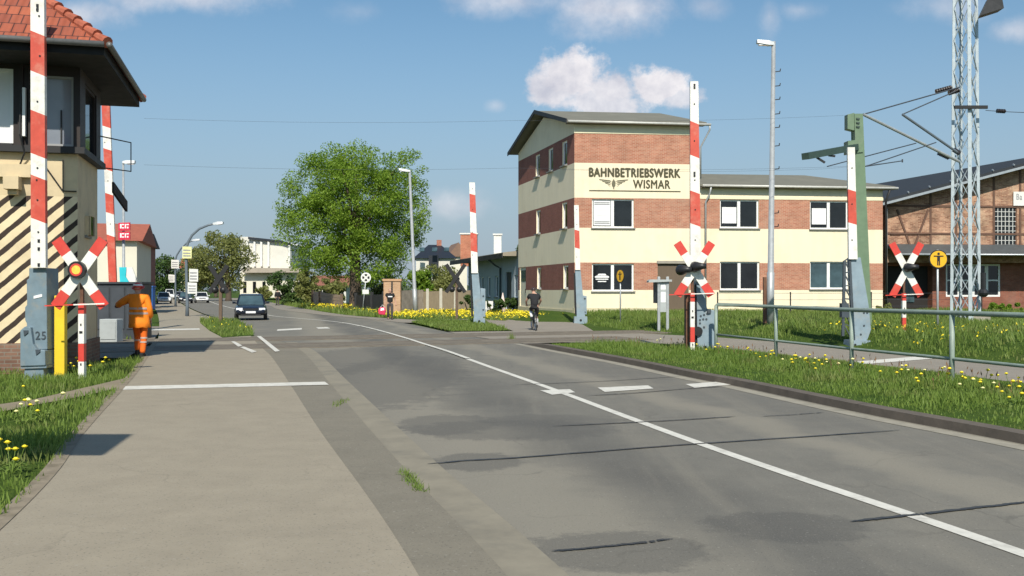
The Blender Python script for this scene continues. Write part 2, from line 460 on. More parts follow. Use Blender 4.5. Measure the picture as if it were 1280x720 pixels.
path_m = asphalt("path_asphalt", (.25, .22, .18), (.31, .275, .22), (.18, .16, .135))
gutter_mat = mat("gutter_concrete", (.235, .21, .16), .9, .12, 3, c2=(.15, .14, .115), c2scale=1, c2amt=.6, bmp=.2)
kerb_m = mat("kerb_stone", (.115, .095, .076), .9, .25, 4, c2=(.06, .05, .04), c2scale=2, c2amt=.6, bmp=.3)
seam_m = mat("tar_seam", (.042, .040, .037), .5, .2, 8)
dirt = mat("worn_dirt", (.24, .20, .14), .95, .2, 3, c2=(.15, .14, .06), c2scale=1.5, c2amt=.5, bmp=.4)
plank = mat("crossing_panels", (.155, .132, .10), .9, .2, 4, c2=(.24, .205, .155), c2scale=1.0, c2amt=.6, bmp=.3)
steelrail = mat("rail_steel", (.20, .15, .12), .45, .2, 5, metal=.5)
m, t, p = base_mat("grass_ground")
a = mixc(t, mrange(t, noise(t, 1.2, 7, .7), .3, .7), (.045, .085, .014), (.12, .165, .032))
a = mixc(t, mrange(t, noise(t, .35, 6, .75), .55, .72, 0, .5, True), a, (.17, .155, .07))
a = mixc(t, mrange(t, noise(t, 30, 3), .35, .7), sc3((.035, .07, .012), 1), a)
t.links.new(a, p.inputs["Base Color"])
p.inputs["Roughness"].default_value = 1
p.inputs["Specular IOR Level"].default_value = .1
bump(t, p, noise(t, 18, 4), .8, .05)
grass_m = m

# ------------------------------------------------------------------ mesh builders
class MB:
    def __init__(s, xf=None):
        s.v, s.f, s.m, s.xf = [], [], [], xf
    def add(s, vs, fs, mi=0):
        o = len(s.v)
        s.v += [tuple(v) for v in vs]
        for f in fs:
            s.f.append(tuple(i + o for i in f)); s.m.append(mi)
    def quad(s, a, b, c, d, mi=0): s.add([a, b, c, d], [(0, 1, 2, 3)], mi)
    def box(s, x0, x1, y0, y1, z0, z1, mi=0, fn=None):
        vs = [(x, y, z) for z in (z0, z1) for y in (y0, y1) for x in (x0, x1)]
        if fn: vs = [fn(*v) for v in vs]
        s.add(vs, [(0, 2, 3, 1), (4, 5, 7, 6), (0, 1, 5, 4), (2, 6, 7, 3), (0, 4, 6, 2), (1, 3, 7, 5)], mi)
    def bar(s, p0, p1, wd, th, up=(0, 0, 1), mi=0):
        p0, p1 = Vector(p0), Vector(p1)
        d = (p1 - p0).normalized(); up = Vector(up)
        if abs(d.dot(up)) > .98: up = Vector((0, 1, 0))
        a = d.cross(up).normalized(); b = a.cross(d).normalized()
        a *= wd / 2; b *= th / 2
        vs = [q + i * a + j * b for q in (p0, p1) for (i, j) in ((-1, -1), (1, -1), (1, 1), (-1, 1))]
        s.add(vs, [(3, 2, 1, 0), (4, 5, 6, 7), (0, 1, 5, 4), (1, 2, 6, 5), (2, 3, 7, 6), (3, 0, 4, 7)], mi)
    def tube(s, pts, r, n=8, mi=0, cap=True):
        pts = [Vector(p) for p in pts]
        if not isinstance(r, (list, tuple)): r = [r] * len(pts)
        o = []
        prev = None
        vs, fs = [], []
        for i, p in enumerate(pts):
            d = (pts[min(i + 1, len(pts) - 1)] - pts[max(i - 1, 0)]).normalized()
            if prev is None:
                up = Vector((0, 0, 1)) if abs(d.z) < .9 else Vector((0, 1, 0))
                a = d.cross(up).normalized()
            else:
                a = (prev - d * prev.dot(d)).normalized()
            prev = a
            b = d.cross(a)
            for k in range(n):
                an = 2 * math.pi * k / n
                vs.append(p + (a * math.cos(an) + b * math.sin(an)) * r[i])
        for i in range(len(pts) - 1):
            for k in range(n):
                k2 = (k + 1) % n
                fs.append((i * n + k, i * n + k2, (i + 1) * n + k2, (i + 1) * n + k))
        if cap:
            fs.append(tuple(reversed(range(n))))
            fs.append(tuple(range((len(pts) - 1) * n, len(pts) * n)))
        s.add(vs, fs, mi)
    def ball(s, c, r, n=12, m=8, mi=0, zmin=-1):
        if not isinstance(r, (list, tuple)): r = (r, r, r)
        vs, fs = [], []
        for j in range(m + 1):
            th = math.pi * j / m
            z = max(math.cos(th), zmin)
            q = math.sin(th)
            for k in range(n):
                a = 2 * math.pi * k / n
                vs.append((c[0] + r[0] * q * math.cos(a), c[1] + r[1] * q * math.sin(a), c[2] + r[2] * z))
        for j in range(m):
            for k in range(n):
                k2 = (k + 1) % n
                fs.append((j * n + k, (j + 1) * n + k, (j + 1) * n + k2, j * n + k2))
        s.add(vs, fs, mi)
    def prism(s, pts, off, mi=0):
        pts = [Vector(p) for p in pts]; off = Vector(off); n = len(pts)
        tr = tessellate_polygon([pts])
        vs = pts + [p + off for p in pts]
        fs = [tuple(x) for x in tr] + [tuple(n + i for i in reversed(x)) for x in tr]
        fs += [(i, (i + 1) % n, n + (i + 1) % n, n + i) for i in range(n)]
        s.add(vs, fs, mi)
    def plate(s, px, Y, th, mi=0):                     # outline at its own distance with a real thickness
        s.prism([P(x, y, Y) for x, y in px], (0, th, 0), mi)
    def loft(s, rings, mi=0, cap=True):
        n = len(rings[0]); vs = [v for r in rings for v in r]; fs = []
        for i in range(len(rings) - 1):
            for k in range(n):
                k2 = (k + 1) % n
                fs.append((i * n + k, i * n + k2, (i + 1) * n + k2, (i + 1) * n + k))
        if cap:
            fs.append(tuple(reversed(range(n)))); fs.append(tuple(range((len(rings) - 1) * n, len(rings) * n)))
        s.add(vs, fs, mi)
    def build(s, name, mats, parent=None, world=True, smooth=False, bevel=0., recalc=True, loc=None, local=False):
        if not isinstance(mats, (list, tuple)): mats = [mats]
        me = bpy.data.meshes.new(name)
        vs = [Vector(v) for v in s.v]
        uvs = []
        for f in s.f:
            a, b, c = vs[f[0]], vs[f[1]], vs[f[2]]
            nrm = (b - a).cross(c - a)
            if nrm.length < 1e-9 and len(f) > 3: nrm = (c - a).cross(vs[f[3]] - a)
            ax, ay, az = abs(nrm.x), abs(nrm.y), abs(nrm.z)
            for i in f:
                v = vs[i]
                if az >= ax and az >= ay: uvs.append((v.x, v.y))
                elif ay >= ax: uvs.append((v.x, v.z))
                else: uvs.append((v.y, v.z))
        w = [Vector(s.xf(*v)) for v in vs] if s.xf else vs
        off = Vector((0, 0, 0))
        if world:
            q = parent
            while q: off = off + q.location; q = q.parent
        if loc is not None: off = Vector((0, 0, 0)) if local else Vector(loc)
        me.from_pydata([tuple(v - off) for v in w], [], s.f)
        for q in mats: me.materials.append(q)
        me.polygons.foreach_set("material_index", s.m)
        ul = me.uv_layers.new(name="UVMap")
        ul.data.foreach_set("uv", [x for u in uvs for x in u])
        if smooth: me.polygons.foreach_set("use_smooth", [True] * len(s.f))
        if recalc:
            bm = bmesh.new(); bm.from_mesh(me)
            bmesh.ops.recalc_face_normals(bm, faces=bm.faces[:])
            bm.to_mesh(me); bm.free()
        me.update()
        o = bpy.data.objects.new(name, me)
        if loc is not None: o.location = loc
        col.objects.link(o)
        if parent: o.parent = parent
        if bevel:
            bv = o.modifiers.new("bevel", 'BEVEL'); bv.width = bevel; bv.segments = 2; bv.limit_method = 'ANGLE'; bv.angle_limit = R(40)
        return o

def tag(o, label, cat, group=None, kind=None):
    o["label"] = label; o["category"] = cat
    if group: o["group"] = group
    if kind: o["kind"] = kind
    return o
def struct(o): o["kind"] = "structure"; return o
def thing(name, label, cat, loc=(0, 0, 0), rotz=0, group=None):
    o = bpy.data.objects.new(name, None); col.objects.link(o)
    o.empty_display_size = .2
    o.location = loc; o.rotation_euler = (0, 0, rotz)
    return tag(o, label, cat, group)
def copy_tree(o, parent=None):
    c = o.copy(); col.objects.link(c)
    if parent: c.parent = parent
    for ch in list(o.children): copy_tree(ch, c)
    return c
def fastmesh(name, V, k, mats, parent=None, off=(0, 0, 0), loc=None):
    V = np.asarray(V, dtype=np.float32).reshape(-1, 3) - np.array(off, dtype=np.float32)
    n = len(V); nf = n // k
    me = bpy.data.meshes.new(name)
    me.vertices.add(n); me.vertices.foreach_set("co", V.ravel())
    me.loops.add(n); me.loops.foreach_set("vertex_index", np.arange(n, dtype=np.int32))
    me.polygons.add(nf)
    me.polygons.foreach_set("loop_start", np.arange(0, n, k, dtype=np.int32))
    me.polygons.foreach_set("loop_total", np.full(nf, k, dtype=np.int32))
    for q in (mats if isinstance(mats, (list, tuple)) else [mats]): me.materials.append(q)
    me.update(calc_edges=True)
    o = bpy.data.objects.new(name, me); col.objects.link(o)
    if loc is not None: o.location = loc
    if parent: o.parent = parent
    return o
def textverts(txt, height, font_w=1.0, offset=0.0, extrude=.01):
    cu = bpy.data.curves.new("t", 'FONT'); cu.body = txt; cu.space_character = 1.1; cu.size = 1; cu.extrude = extrude / height; cu.offset = offset
    o = bpy.data.objects.new("t", cu); col.objects.link(o)
    dg = bpy.context.evaluated_depsgraph_get()
    me = bpy.data.meshes.new_from_object(o.evaluated_get(dg))
    vs = [v.co.copy() for v in me.vertices]; fs = [tuple(p.vertices) for p in me.polygons]
    bpy.data.objects.remove(o); bpy.data.curves.remove(cu); bpy.data.meshes.remove(me)
    x0 = min(v.x for v in vs); x1 = max(v.x for v in vs); y0 = min(v.y for v in vs); y1 = max(v.y for v in vs)
    return vs, fs, (x0, x1, y0, y1)
def put_text(mb, txt, s0, s1, z0, z1, fn, offset=.012, depth=.02, mi=0, bold=0):
    """fit the text into the rectangle s0..s1 x z0..z1 of a plane given by fn(s, d, z), d < 0 is outwards"""
    vs, fs, (x0, x1, y0, y1) = textverts(txt, 1, offset=offset, extrude=.5)
    for k, (ex, ez) in enumerate(((0, 0), (bold, 0), (-bold, 0), (0, bold), (0, -bold)) if bold else ((0, 0),)):
        out = []
        for v in vs:
            out.append(fn(s0 + ex + (v.x - x0) / (x1 - x0) * (s1 - s0), -depth * (.55 + v.z) - .0012 * k, z0 + ez + (v.y - y0) / (y1 - y0) * (z1 - z0)))
        mb.add(out, fs, mi)

def resample(pts, n=60):
    pts = [Vector((p[0], p[1])) for p in pts]
    # Catmull-Rom through the points, then n samples evenly along it
    dense = []
    for i in range(len(pts) - 1):
        p0, p1, p2, p3 = pts[max(i - 1, 0)], pts[i], pts[i + 1], pts[min(i + 2, len(pts) - 1)]
        L = (p2 - p1).length
        m1 = (p2 - p0) * (L / max(1e-6, (p1 - p0).length + L)) if i > 0 else (p2 - p1)
        m2 = (p3 - p1) * (L / max(1e-6, (p3 - p2).length + L)) if i + 2 < len(pts) else (p2 - p1)
        for k in range(24):
            t = k / 24
            h = (2*t**3 - 3*t*t + 1, t**3 - 2*t*t + t, -2*t**3 + 3*t*t, t**3 - t*t)
            dense.append(p1 * h[0] + m1 * h[1] + p2 * h[2] + m2 * h[3])
    dense.append(pts[-1])
    return dense if n is None else [dense[round(i * (len(dense) - 1) / (n - 1))] for i in range(n)]
def at_y(pts, ys):
    d = resample(pts, None)
    return np.interp(ys, [p.y for p in d], [p.x for p in d])
YS = np.concatenate([np.arange(-6, 40, .7), np.arange(40, 110, 3), np.arange(110, 206, 12)])
def strip(name, left, right, z, m, y0=None, y1=None, kind="structure"):
    lo = max(left[0][1], right[0][1]) if y0 is None else y0
    hi = min(left[-1][1], right[-1][1]) if y1 is None else y1
    ys = np.array([lo] + [y for y in YS if lo + .05 < y < hi - .05] + [hi])
    xl, xr = at_y(left, ys), at_y(right, ys)
    mb = MB()
    for i in range(len(ys) - 1):
        mb.quad((xl[i], ys[i], z), (xr[i], ys[i], z), (xr[i+1], ys[i+1], z), (xl[i+1], ys[i+1], z))
    o = mb.build(name, m)
    o["kind"] = kind
    return o
def flat(name, pts, z, m, kind="structure"):
    pts = [Vector((p[0], p[1], z)) for p in pts]
    mb = MB(); mb.add(pts, [tuple(x) for x in tessellate_polygon([pts])])
    o = mb.build(name, m)
    if kind: o["kind"] = kind
    return o
def inpoly(x, y, poly):
    r = np.zeros(len(x), bool)
    n = len(poly)
    for i in range(n):
        x0, y0 = poly[i][0], poly[i][1]; x1, y1 = poly[(i + 1) % n][0], poly[(i + 1) % n][1]
        c = ((y0 > y) != (y1 > y)) & (x < (x1 - x0) * (y - y0) / (y1 - y0 + 1e-12) + x0)
        r ^= c
    return r

# ------------------------------------------------------------------ ground, road, pavements
mb = MB(); mb.box(-2500, 2500, -60, 4500, -.6, -.06); struct(mb.build("ground", grass_m))
ROAD_L = [(2.9, -6), (1.4, 0), (-.047, 5.6), (-1.03, 9), (-3.17, 16.8), (-5.6, 25.7), (-7.2, 30.5), (-9.3, 34.7), (-14.4, 50.8), (-19.5, 62), (-37.5, 110), (-72, 205)]
ROAD_R = [(9.7, -6), (8.1, 0), (5.5, 10.3), (4.76, 12.77), (3.87, 16.6), (3.5, 17.8), (2.6, 21.5), (1.02, 27.1), (.37, 29.6), (-1.37, 34.1), (-2.54, 38), (-5.57, 48.8), (-9.3, 57.4), (-12.6, 64), (-20, 82.5), (-26.4, 104), (-62, 205)]
strip("road", ROAD_L, ROAD_R, 0, road_m)
WALK_L = [(-.4, -6), (-1.9, .2), (-3.58, 6.7), (-4.16, 8.7), (-4.95, 11), (-6.52, 16), (-7.6, 19.4), (-9, 23.6), (-11.8, 32), (-22.1, 60), (-38.7, 104), (-75, 205)]
WALK_R = [(2.3, -6), (.8, 0), (-.545, 5.55), (-2.3, 11.4), (-3.68, 16.1), (-6.0, 23.9), (-7.5, 28.5), (-9.3, 34.2), (-14.6, 50.8), (-19.7, 62), (-37.7, 110), (-72.2, 205)]
strip("pavement", WALK_L, WALK_R, .014, walk_m)
GUT_R = [(x + .36, y) for x, y in ROAD_L[:7]]
strip("gutter", ROAD_L[:7], GUT_R, .005, gutter_mat)
strip("side_lane", WALK_R[:7], [(x, y) for x, y in ROAD_L[:7]], .009, strip_m)
FARW = [(-2.2, 48), (-7.8, 57.4), (-11.2, 63.9), (-17.8, 82.5), (-43, 180)]
strip("far_pavement", [(x + .0, y) for x, y in ROAD_R[11:]], [(-2.2, 48.8), (-7.8, 57.4), (-11.0, 63.9), (-17.4, 82.5), (-23.6, 104), (-58, 205)], .012, path_m)
PATH_N = [(14.5, -6), (13, 0), (9.03, 16.9), (8.3, 20), (7.3, 23), (6.1, 26.5), (4.6, 29.6)]
PATH_F = [(17.6, -6), (16, 0), (10.9, 20.4), (10.06, 24.1), (9.43, 28.3), (8.9, 29.6)]
strip("side_path", PATH_N, PATH_F, .012, path_m)
APRON = [(-2.54, 38), (.07, 38.8), (-1.4, 50.8), (-4.6, 54), (-3.0, 55.4), (3.0, 52), (3.4, 46), (3.3, 38.9), (4.9, 36.7), (7.19, 33.6), (8.9, 29.6), (4.6, 29.6), (1.6, 30.4), (.37, 29.7), (-1.37, 34.1)]
flat("crossing_path", APRON, .009, path_m)

# lot behind the path, rising towards the buildings
gx = np.arange(-1.2, 64, .8); gy = np.arange(18, 86, .8)
mb = MB()
XX, YY = np.meshgrid(gx, gy)
ZZ = lot_h(XX, YY) - .03 + .02 * np.sin(XX * 2.1 + YY) * np.sin(YY * 1.7 - XX * .6) * (lot_h(XX, YY) > .01)
nx = len(gx)
mb.add([(x, y, z) for x, y, z in zip(XX.ravel(), YY.ravel(), ZZ.ravel())], [(j * nx + i, j * nx + i + 1, (j + 1) * nx + i + 1, (j + 1) * nx + i) for j in range(len(gy) - 1) for i in range(nx - 1)])
struct(mb.build("lawn", grass_m, smooth=True))

# kerb and grass verge right of the road
kr = resample([p for p in ROAD_R[:9]][::-1], 70)
KTOP = .105
mb = MB()
rings = []
for i, p in enumerate(kr):
    d = (kr[min(i + 1, len(kr) - 1)] - kr[max(i - 1, 0)]).normalized()
    nrm = Vector((-d.y, d.x)) * -1
    if nrm.x < 0: nrm = -nrm
    k = min(1, (i + 1) / 8)
    rings.append([(p.x - .02, p.y, -.03), (p.x, p.y, KTOP * k), (p.x + nrm.x * .17, p.y + nrm.y * .17, KTOP * k + .012), (p.x + nrm.x * .18, p.y + nrm.y * .18, -.03)])
mb.loft(rings)
struct(mb.build("kerb", kerb_m))
VERGE = [(p.x + .17, p.y) for p in kr] + [(14.5, -6), (13, 0), (9.03, 16.9), (8.3, 20), (7.3, 23), (6.1, 26.5), (4.6, 29.5), (1.6, 30.3)]
mb = MB()
kl = [(p.x + .17, p.y) for p in kr][::-1]
vr = [(14.5, -6), (13, 0), (9.03, 16.9), (8.3, 20), (7.3, 23), (6.1, 26.5), (4.6, 29.4)]
ys = np.arange(-6, 29.3, .5)
xl = np.interp(ys, [p[1] for p in kl], [p[0] for p in kl]); xr = np.interp(ys, [p[1] for p in vr], [p[0] for p in vr])
N = 8
def verge_t(x, y):
    a = np.interp(y, ys, xl); b = np.interp(y, ys, xr)
    return np.clip((x - a) / np.maximum(b - a, .05), 0, 1)
def verge_h(x, y):
    a = np.interp(y, ys, xl); b = np.interp(y, ys, xr)
    t = np.clip((x - a) / np.maximum(b - a, .05), 0, 1)
    k = np.clip((29.4 - y) / 4, 0, 1)
    return k * (.098 + .05 * np.sin(np.pi * np.minimum(t * 1.3, 1)) - .088 * t ** 1.4) - .002
vs = []
for i, y in enumerate(ys):
    for k in range(N + 1):
        x = xl[i] + (xr[i] - xl[i]) * k / N
        vs.append((x, y, float(verge_h(x, y))))
mb.add(vs, [(i * (N+1) + k, i * (N+1) + k + 1, (i+1) * (N+1) + k + 1, (i+1) * (N+1) + k) for i in range(len(ys) - 1) for k in range(N)])
struct(mb.build("verge", grass_m, smooth=True))
# small grassed island between pavement and road beyond the tracks
ISL = [G(*p) for p in ((250, 404), (268, 401.5), (291, 402), (303, 408), (318, 420), (278, 422.5), (262, 414))]
mb = MB()
c = sum(ISL, Vector()) / len(ISL)
mb.add([(p.x, p.y, .012) for p in ISL] + [(c.x + (p.x - c.x) * .7, c.y + (p.y - c.y) * .7, .14) for p in ISL] + [(c.x, c.y, .17)],
       [(i, (i + 1) % 7, 7 + (i + 1) % 7, 7 + i) for i in range(7)] + [(7 + i, 7 + (i + 1) % 7, 14) for i in range(7)])
struct(mb.build("grass_island", grass_m, smooth=True))
# trodden dirt track across the left grass
DTF = [G(x, y) for x, y in ((-20, 519), (40, 507), (110, 494), (150, 484))]; DTB = [G(x, y) for x, y in ((-20, 508), (40, 500), (100, 486), (160, 472))]
flat("dirt_track", [(p.x, p.y) for p in DTF] + [(p.x, p.y) for p in reversed(DTB)], .003, dirt)
flat("crossing_apron", [(-4.9, 23.5), (-5.2, 39), (-12.5, 39), (-10.5, 31), (-8.2, 24)], -.004, strip_m)
flat("yard", [(-30, 21.5), (-11.6, 23.4), (-9.4, 23.4), (-11.8, 31.6), (-16, 44), (-40, 44)], .004, mat("yard_gravel", (.20, .175, .14), .95, .2, 5, bmp=.4))

edge_ = resample(ROAD_R[:9], 80)
mb = MB()
for i in range(79):
    p, q = edge_[i], edge_[i + 1]
    mb.quad((p.x - .34, p.y, .0045), (p.x - .10, p.y, .0045), (q.x - .10, q.y, .0045), (q.x - .34, q.y, .0045))
struct(mb.build("edge_strip", mat("edge_strip_pale", (.30, .275, .22), .9, .15, 5, c2=(.17, .155, .125), c2scale=1.6, c2amt=.7)))
edge_ = resample(WALK_L[:9], 80)
mb = MB()
for i in range(79):
    p, q = edge_[i], edge_[i + 1]
    mb.quad((p.x - .10, p.y, .02), (p.x + .05, p.y, .02), (q.x + .05, q.y, .02), (q.x - .10, q.y, .02))
struct(mb.build("pavement_edging", mat("edging_stone", (.24, .20, .145), .9, .2, 6, c2=(.12, .10, .06), c2scale=2.5, c2amt=.8, bmp=.3)))

# ------------------------------------------------------------------ tracks in the road
def track(p0, p1, name):
    p0, p1 = Vector((*p0, 0)), Vector((*p1, 0))
    d = (p1 - p0).normalized(); n = Vector((-d.y, d.x, 0))
    mb = MB()
    for a, b in ((-1.30, -.80), (-.66, .66), (.80, 1.30)):
        mb.prism([p0 + n * a, p1 + n * a, p1 + n * b, p0 + n * b], (0, 0, 0.001))
        for i in range(4): mb.v[-8 + i] = (mb.v[-8 + i][0], mb.v[-8 + i][1], -.04)
        for i in range(4, 8): mb.v[-8 + i] = (mb.v[-8 + i][0], mb.v[-8 + i][1], .017)
    struct(mb.build("crossing_panels", plank))
    mb = MB()
    for s in (-.7525, .7525):
        mb.bar(p0 + n * s + Vector((0, 0, -.030)), p1 + n * s + Vector((0, 0, -.030)), .07, .10)
    struct(mb.build("rails", steelrail))
track((-13.5, 25.65), (4.2, 33.1), "near")
track((-13.5, 30.5), (8.2, 39.4), "far")

# ------------------------------------------------------------------ painted markings and tar seams
def ribbon(name, pts, wd, z, m, n=40):
    q = resample(pts, n)
    mb = MB()
    L = []
    for i, p in enumerate(q):
        d = (q[min(i + 1, n - 1)] - q[max(i - 1, 0)]).normalized()
        nr = Vector((-d.y, d.x)) * wd / 2
        L.append(((p.x + nr.x, p.y + nr.y, z), (p.x - nr.x, p.y - nr.y, z)))
    for i in range(n - 1): mb.quad(L[i][0], L[i][1], L[i+1][1], L[i+1][0])
    return struct(mb.build(name, m))
ctr = [(6.2, -6), (4.70, 0), (3.2, 6), (2.917, 7.07), (1.997, 10.42), (.78, 15.6), (-1.714, 25.7), (-5.47, 34.7 + 5.4 * 0), (-8.85, 45), (-10.96, 50.8), (-14.65, 58.2), (-33.5, 110), (-66, 205)]
ctr = [(5.99, -5), (4.70, 0), (3.2, 6), (1.997, 10.9), (.78, 15.7), (-1.714, 25.7), (-3.95, 34.5), (-6.0, 42.1), (-8.85, 47.5), (-11.1, 52), (-15.1, 60.5), (-33.0, 110), (-66, 205)]
ctr = [tuple(G(*p)[:2]) for p in ((1280, 693), (1135, 643), (1000, 598), (870, 553), (780, 520), (700, 490), (620, 461.5), (560, 440), (510, 424), (470, 412.5), (436, 404.5), (404, 400.5), (381, 398.6), (338, 394.5), (274, 381))]
ctr = [(5.99, -5), (4.70, 0)] + ctr + [(-66, 205)]
ribbon("road_centre_line", ctr, .13, .0055, markw, 120)
cx_ = [tuple(G(*p)[:2]) for p in ((585, 449), (560, 440), (530, 430.5), (510, 424), (490, 418), (470, 412.5), (450, 407.6))]
ribbon("road_centre_line", cx_, .13, .0235, markw, 40)
def mark(name, px, z=.0085): return flat(name, [G(*p) for p in px], z, markw)
mark("stop_line", ((675, 488.5), (712, 487), (719, 491), (690, 494)))
mark("stop_line", ((747, 485), (810, 482.2), (817, 486.2), (756, 490.5)))
mark("stop_line", ((857, 480.7), (905, 477), (914, 481.2), (868, 485.2)))
mark("stop_line", ((347, 411.9), (377.5, 410.2), (377, 412.2), (346, 413.8)))
mark("stop_line", ((395, 409.5), (409, 409.0), (413, 410.8), (398, 411.2)))
mark("stop_line", ((153, 488.5), (157, 484), (406, 478.4), (411, 482.2)), .019)
mark("stop_line", ((183, 412.0), (249, 411), (250, 412.6), (182, 413.8)), .019)
mark("edge_line", ((321, 421), (326, 421), (350, 440), (344, 440.8)), .026)
mark("edge_line", ((289, 428), (293, 427.6), (303, 433), (298, 434.4)), .027)
mark("edge_line", ((300, 435), (305, 434.3), (321, 440.5), (315, 442)), .027)
flat("path_line", [G(*q) for q in ((1070, 453), (1150, 446.2), (1172, 448.8), (1078, 456.5))], .02, pathmark)
def seam(px, wd=.05, z=.0098):
    n = 70
    q = resample([tuple(G(*p)[:2]) for p in px], n)
    mb = MB(); L = []
    off = 0.0
    for i, p in enumerate(q):
        d = (q[min(i + 1, n - 1)] - q[max(i - 1, 0)]).normalized()
        off = off * .8 + random.uniform(-.005, .005)
        hw = wd * random.uniform(.38, .56) * min(1, .25 + min(i, n - 1 - i) / 8)
        nr = Vector((-d.y, d.x))
        L.append((p + nr * (off + hw), p + nr * (off - hw)))
    for i in range(n - 1):
        if random.random() < .02 and 4 < i < n - 5: continue
        mb.quad((*L[i][0], z), (*L[i][1], z), (*L[i + 1][1], z), (*L[i + 1][0], z))
    return struct(mb.build("tar_seam", seam_m))
seam(((534, 581), (575, 577), (644, 573), (760, 564), (871, 555.5), (960, 549.5), (1060, 543), (1124, 538)), .045)
seam(((1064, 653), (1140, 645), (1210, 637), (1290, 628)), .05)
seam(((690, 533), (795, 528.5), (860, 525), (920, 521)), .045)
seam(((735, 495), (790, 492), (850, 487), (907, 483.4)), .045)
seam(((640, 481.6), (750, 477), (849, 471)), .04)
seam(((690, 690), (760, 684), (842, 675)), .035)
seam(((952, 521), (990, 519), (1030, 516)), .03)
# ------------------------------------------------------------------ walls with openings, windows
def wall_holes(mb, fn, s0, s1, z0, z1, holes, zsplits=(), mfn=lambda s, z: 0, depth=.14, reveal=0):
    ss = sorted({s0, s1, *[h[0] for h in holes], *[h[1] for h in holes]})
    zs = sorted({z0, z1, *[h[2] for h in holes], *[h[3] for h in holes], *[q for q in zsplits if z0 < q < z1]})
    for i in range(len(ss) - 1):
        for j in range(len(zs) - 1):
            a, b, c, d = ss[i], ss[i+1], zs[j], zs[j+1]
            ms, mz = (a + b) / 2, (c + d) / 2
            if any(h[0] < ms < h[1] and h[2] < mz < h[3] for h in holes): continue
            mb.quad(fn(a, 0, c), fn(b, 0, c), fn(b, 0, d), fn(a, 0, d), mfn(ms, mz))
    for (a, b, c, d) in holes:
        for (p, q) in (((a, c), (b, c)), ((b, c), (b, d)), ((b, d), (a, d)), ((a, d), (a, c))):
            mb.quad(fn(p[0], 0, p[1]), fn(q[0], 0, q[1]), fn(q[0], depth, q[1]), fn(p[0], depth, p[1]), reveal)
def window(parent, xf, fn, s0, s1, z0, z1, panes=2, fw=.085, d=.05, so=.09, gl=None, sill=True, rows=1, frame=None, label=None):
    if d == .05: d = .09
    mb = MB(xf); g = gl or glass
    mb.box(s0, s1, d, d + .08, z0, z0 + fw, 0, fn); mb.box(s0, s1, d, d + .08, z1 - fw, z1, 0, fn)
    mb.box(s0, s0 + fw, d + .002, d + .078, z0 + fw, z1 - fw, 0, fn); mb.box(s1 - fw, s1, d + .002, d + .078, z0 + fw, z1 - fw, 0, fn)
    wd = (s1 - s0) / panes
    for i in range(1, panes):
        mb.box(s0 + i * wd - fw, s0 + i * wd + fw, d - .004, d + .076, z0 + fw, z1 - fw, 0, fn)
    for r in range(1, rows):
        zz = z0 + (z1 - z0) * r / rows
        mb.box(s0 + fw, s1 - fw, d + .012, d + .07, zz - fw * .4, zz + fw * .4, 0, fn)
    w_ = mb.build("window", frame or upvc, parent)
    if label: w_["label"] = label
    for i in range(panes):
        m2 = MB(xf)
        m2.box(s0 + i * wd + (fw if i else fw) * .9, s0 + (i + 1) * wd - fw * .9, d + .045, d + .055, z0 + fw * .9, z1 - fw * .9, 0, fn)
        m2.build("pane", g, w_)
    if sill:
        m3 = MB(xf); m3.box(s0 - .06, s1 + .06, -so, d, z0 - .07, z0 - .004, 0, fn)
        m3.build("sill", sillm, w_)
    return w_

# ------------------------------------------------------------------ main depot building with its two-storey wing
A0 = Vector((3.51, 54.0, 0))
UA = R(6.0)
U = Vector((math.cos(UA), math.sin(UA), 0)); V = Vector((-.25, .968, 0)).normalized()
def bx(a, b, z): return A0 + U * a + V * b + Vector((0, 0, z))
def fs(px):
    k = (px - 640) / F
    return (k * A0.y - A0.x) / (U.x - k * U.y)
def fz(px, py):
    s = fs(px); Y = A0.y + s * U.y
    return EYE - (py - HY) * Y / F
def gs(px):
    k = (px - 640) / F
    return (k * A0.y - A0.x) / (V.x - k * V.y)
def gz(px, py):
    s = gs(px); Y = A0.y + s * V.y
    return EYE - (py - HY) * Y / F
front = lambda s, d, z: (s, d, z)
side = lambda s, d, z: (d, s, z)
BZ = (10.5, 8.83, 6.87, 5.18, 3.22, 1.67)
W = fs(872); D = 12.3; EAVE = 11.05; RIDGE = 12.55
depot = thing("depot_building", "three-storey cream and brick rail depot building lettered BAHNBETRIEBSWERK WISMAR", "building", bx(0, 0, .4))
def band(s, z): return 1 if (BZ[1] < z < BZ[0] or BZ[3] < z < BZ[2] or BZ[5] < z < BZ[4]) else 0
def bandg(s, z): return 2 if band(s, z) else 0
mb = MB(bx)
wins = []
def fwin(x0, x1, y0, y1): return (fs(x0), fs(x1), fz(x0, y1), fz(x0, y0))
w1 = fwin(740, 792.4, 248.6, 284.6); w2 = fwin(740, 792.4, 329.4, 364)
dr = (fs(822), fs(861), fz(822, 388), fz(822, 326.5))
wall_holes(mb, front, 0, W, 0, EAVE, [w1, w2, dr], BZ, band)
gw = []
for px, zz in ((706, (8.9, 10.3)), (688.7, (8.9, 10.3)), (672.3, (8.9, 10.3)), (706, (5.25, 6.75)), (673, (5.25, 6.75)), (707.3, (1.75, 3.1)), (674, (1.75, 3.1))):
    c = gs(px); gw.append((c - .45, c + .45, *zz))
gd = (10.35, 11.9, .6, 3.2)
wall_holes(mb, side, 0, D, 0, EAVE, gw + [gd], BZ, bandg)
mb.add([(0, 0, EAVE), (0, D, EAVE), (0, D / 2, RIDGE - .1)], [(0, 1, 2)], 0)
mb.quad((W, 0, 0), (W, D, 0), (W, D, EAVE), (W, 0, EAVE), 0); mb.quad((0, D, 0), (W, D, 0), (W, D, EAVE), (0, D, EAVE), 0)
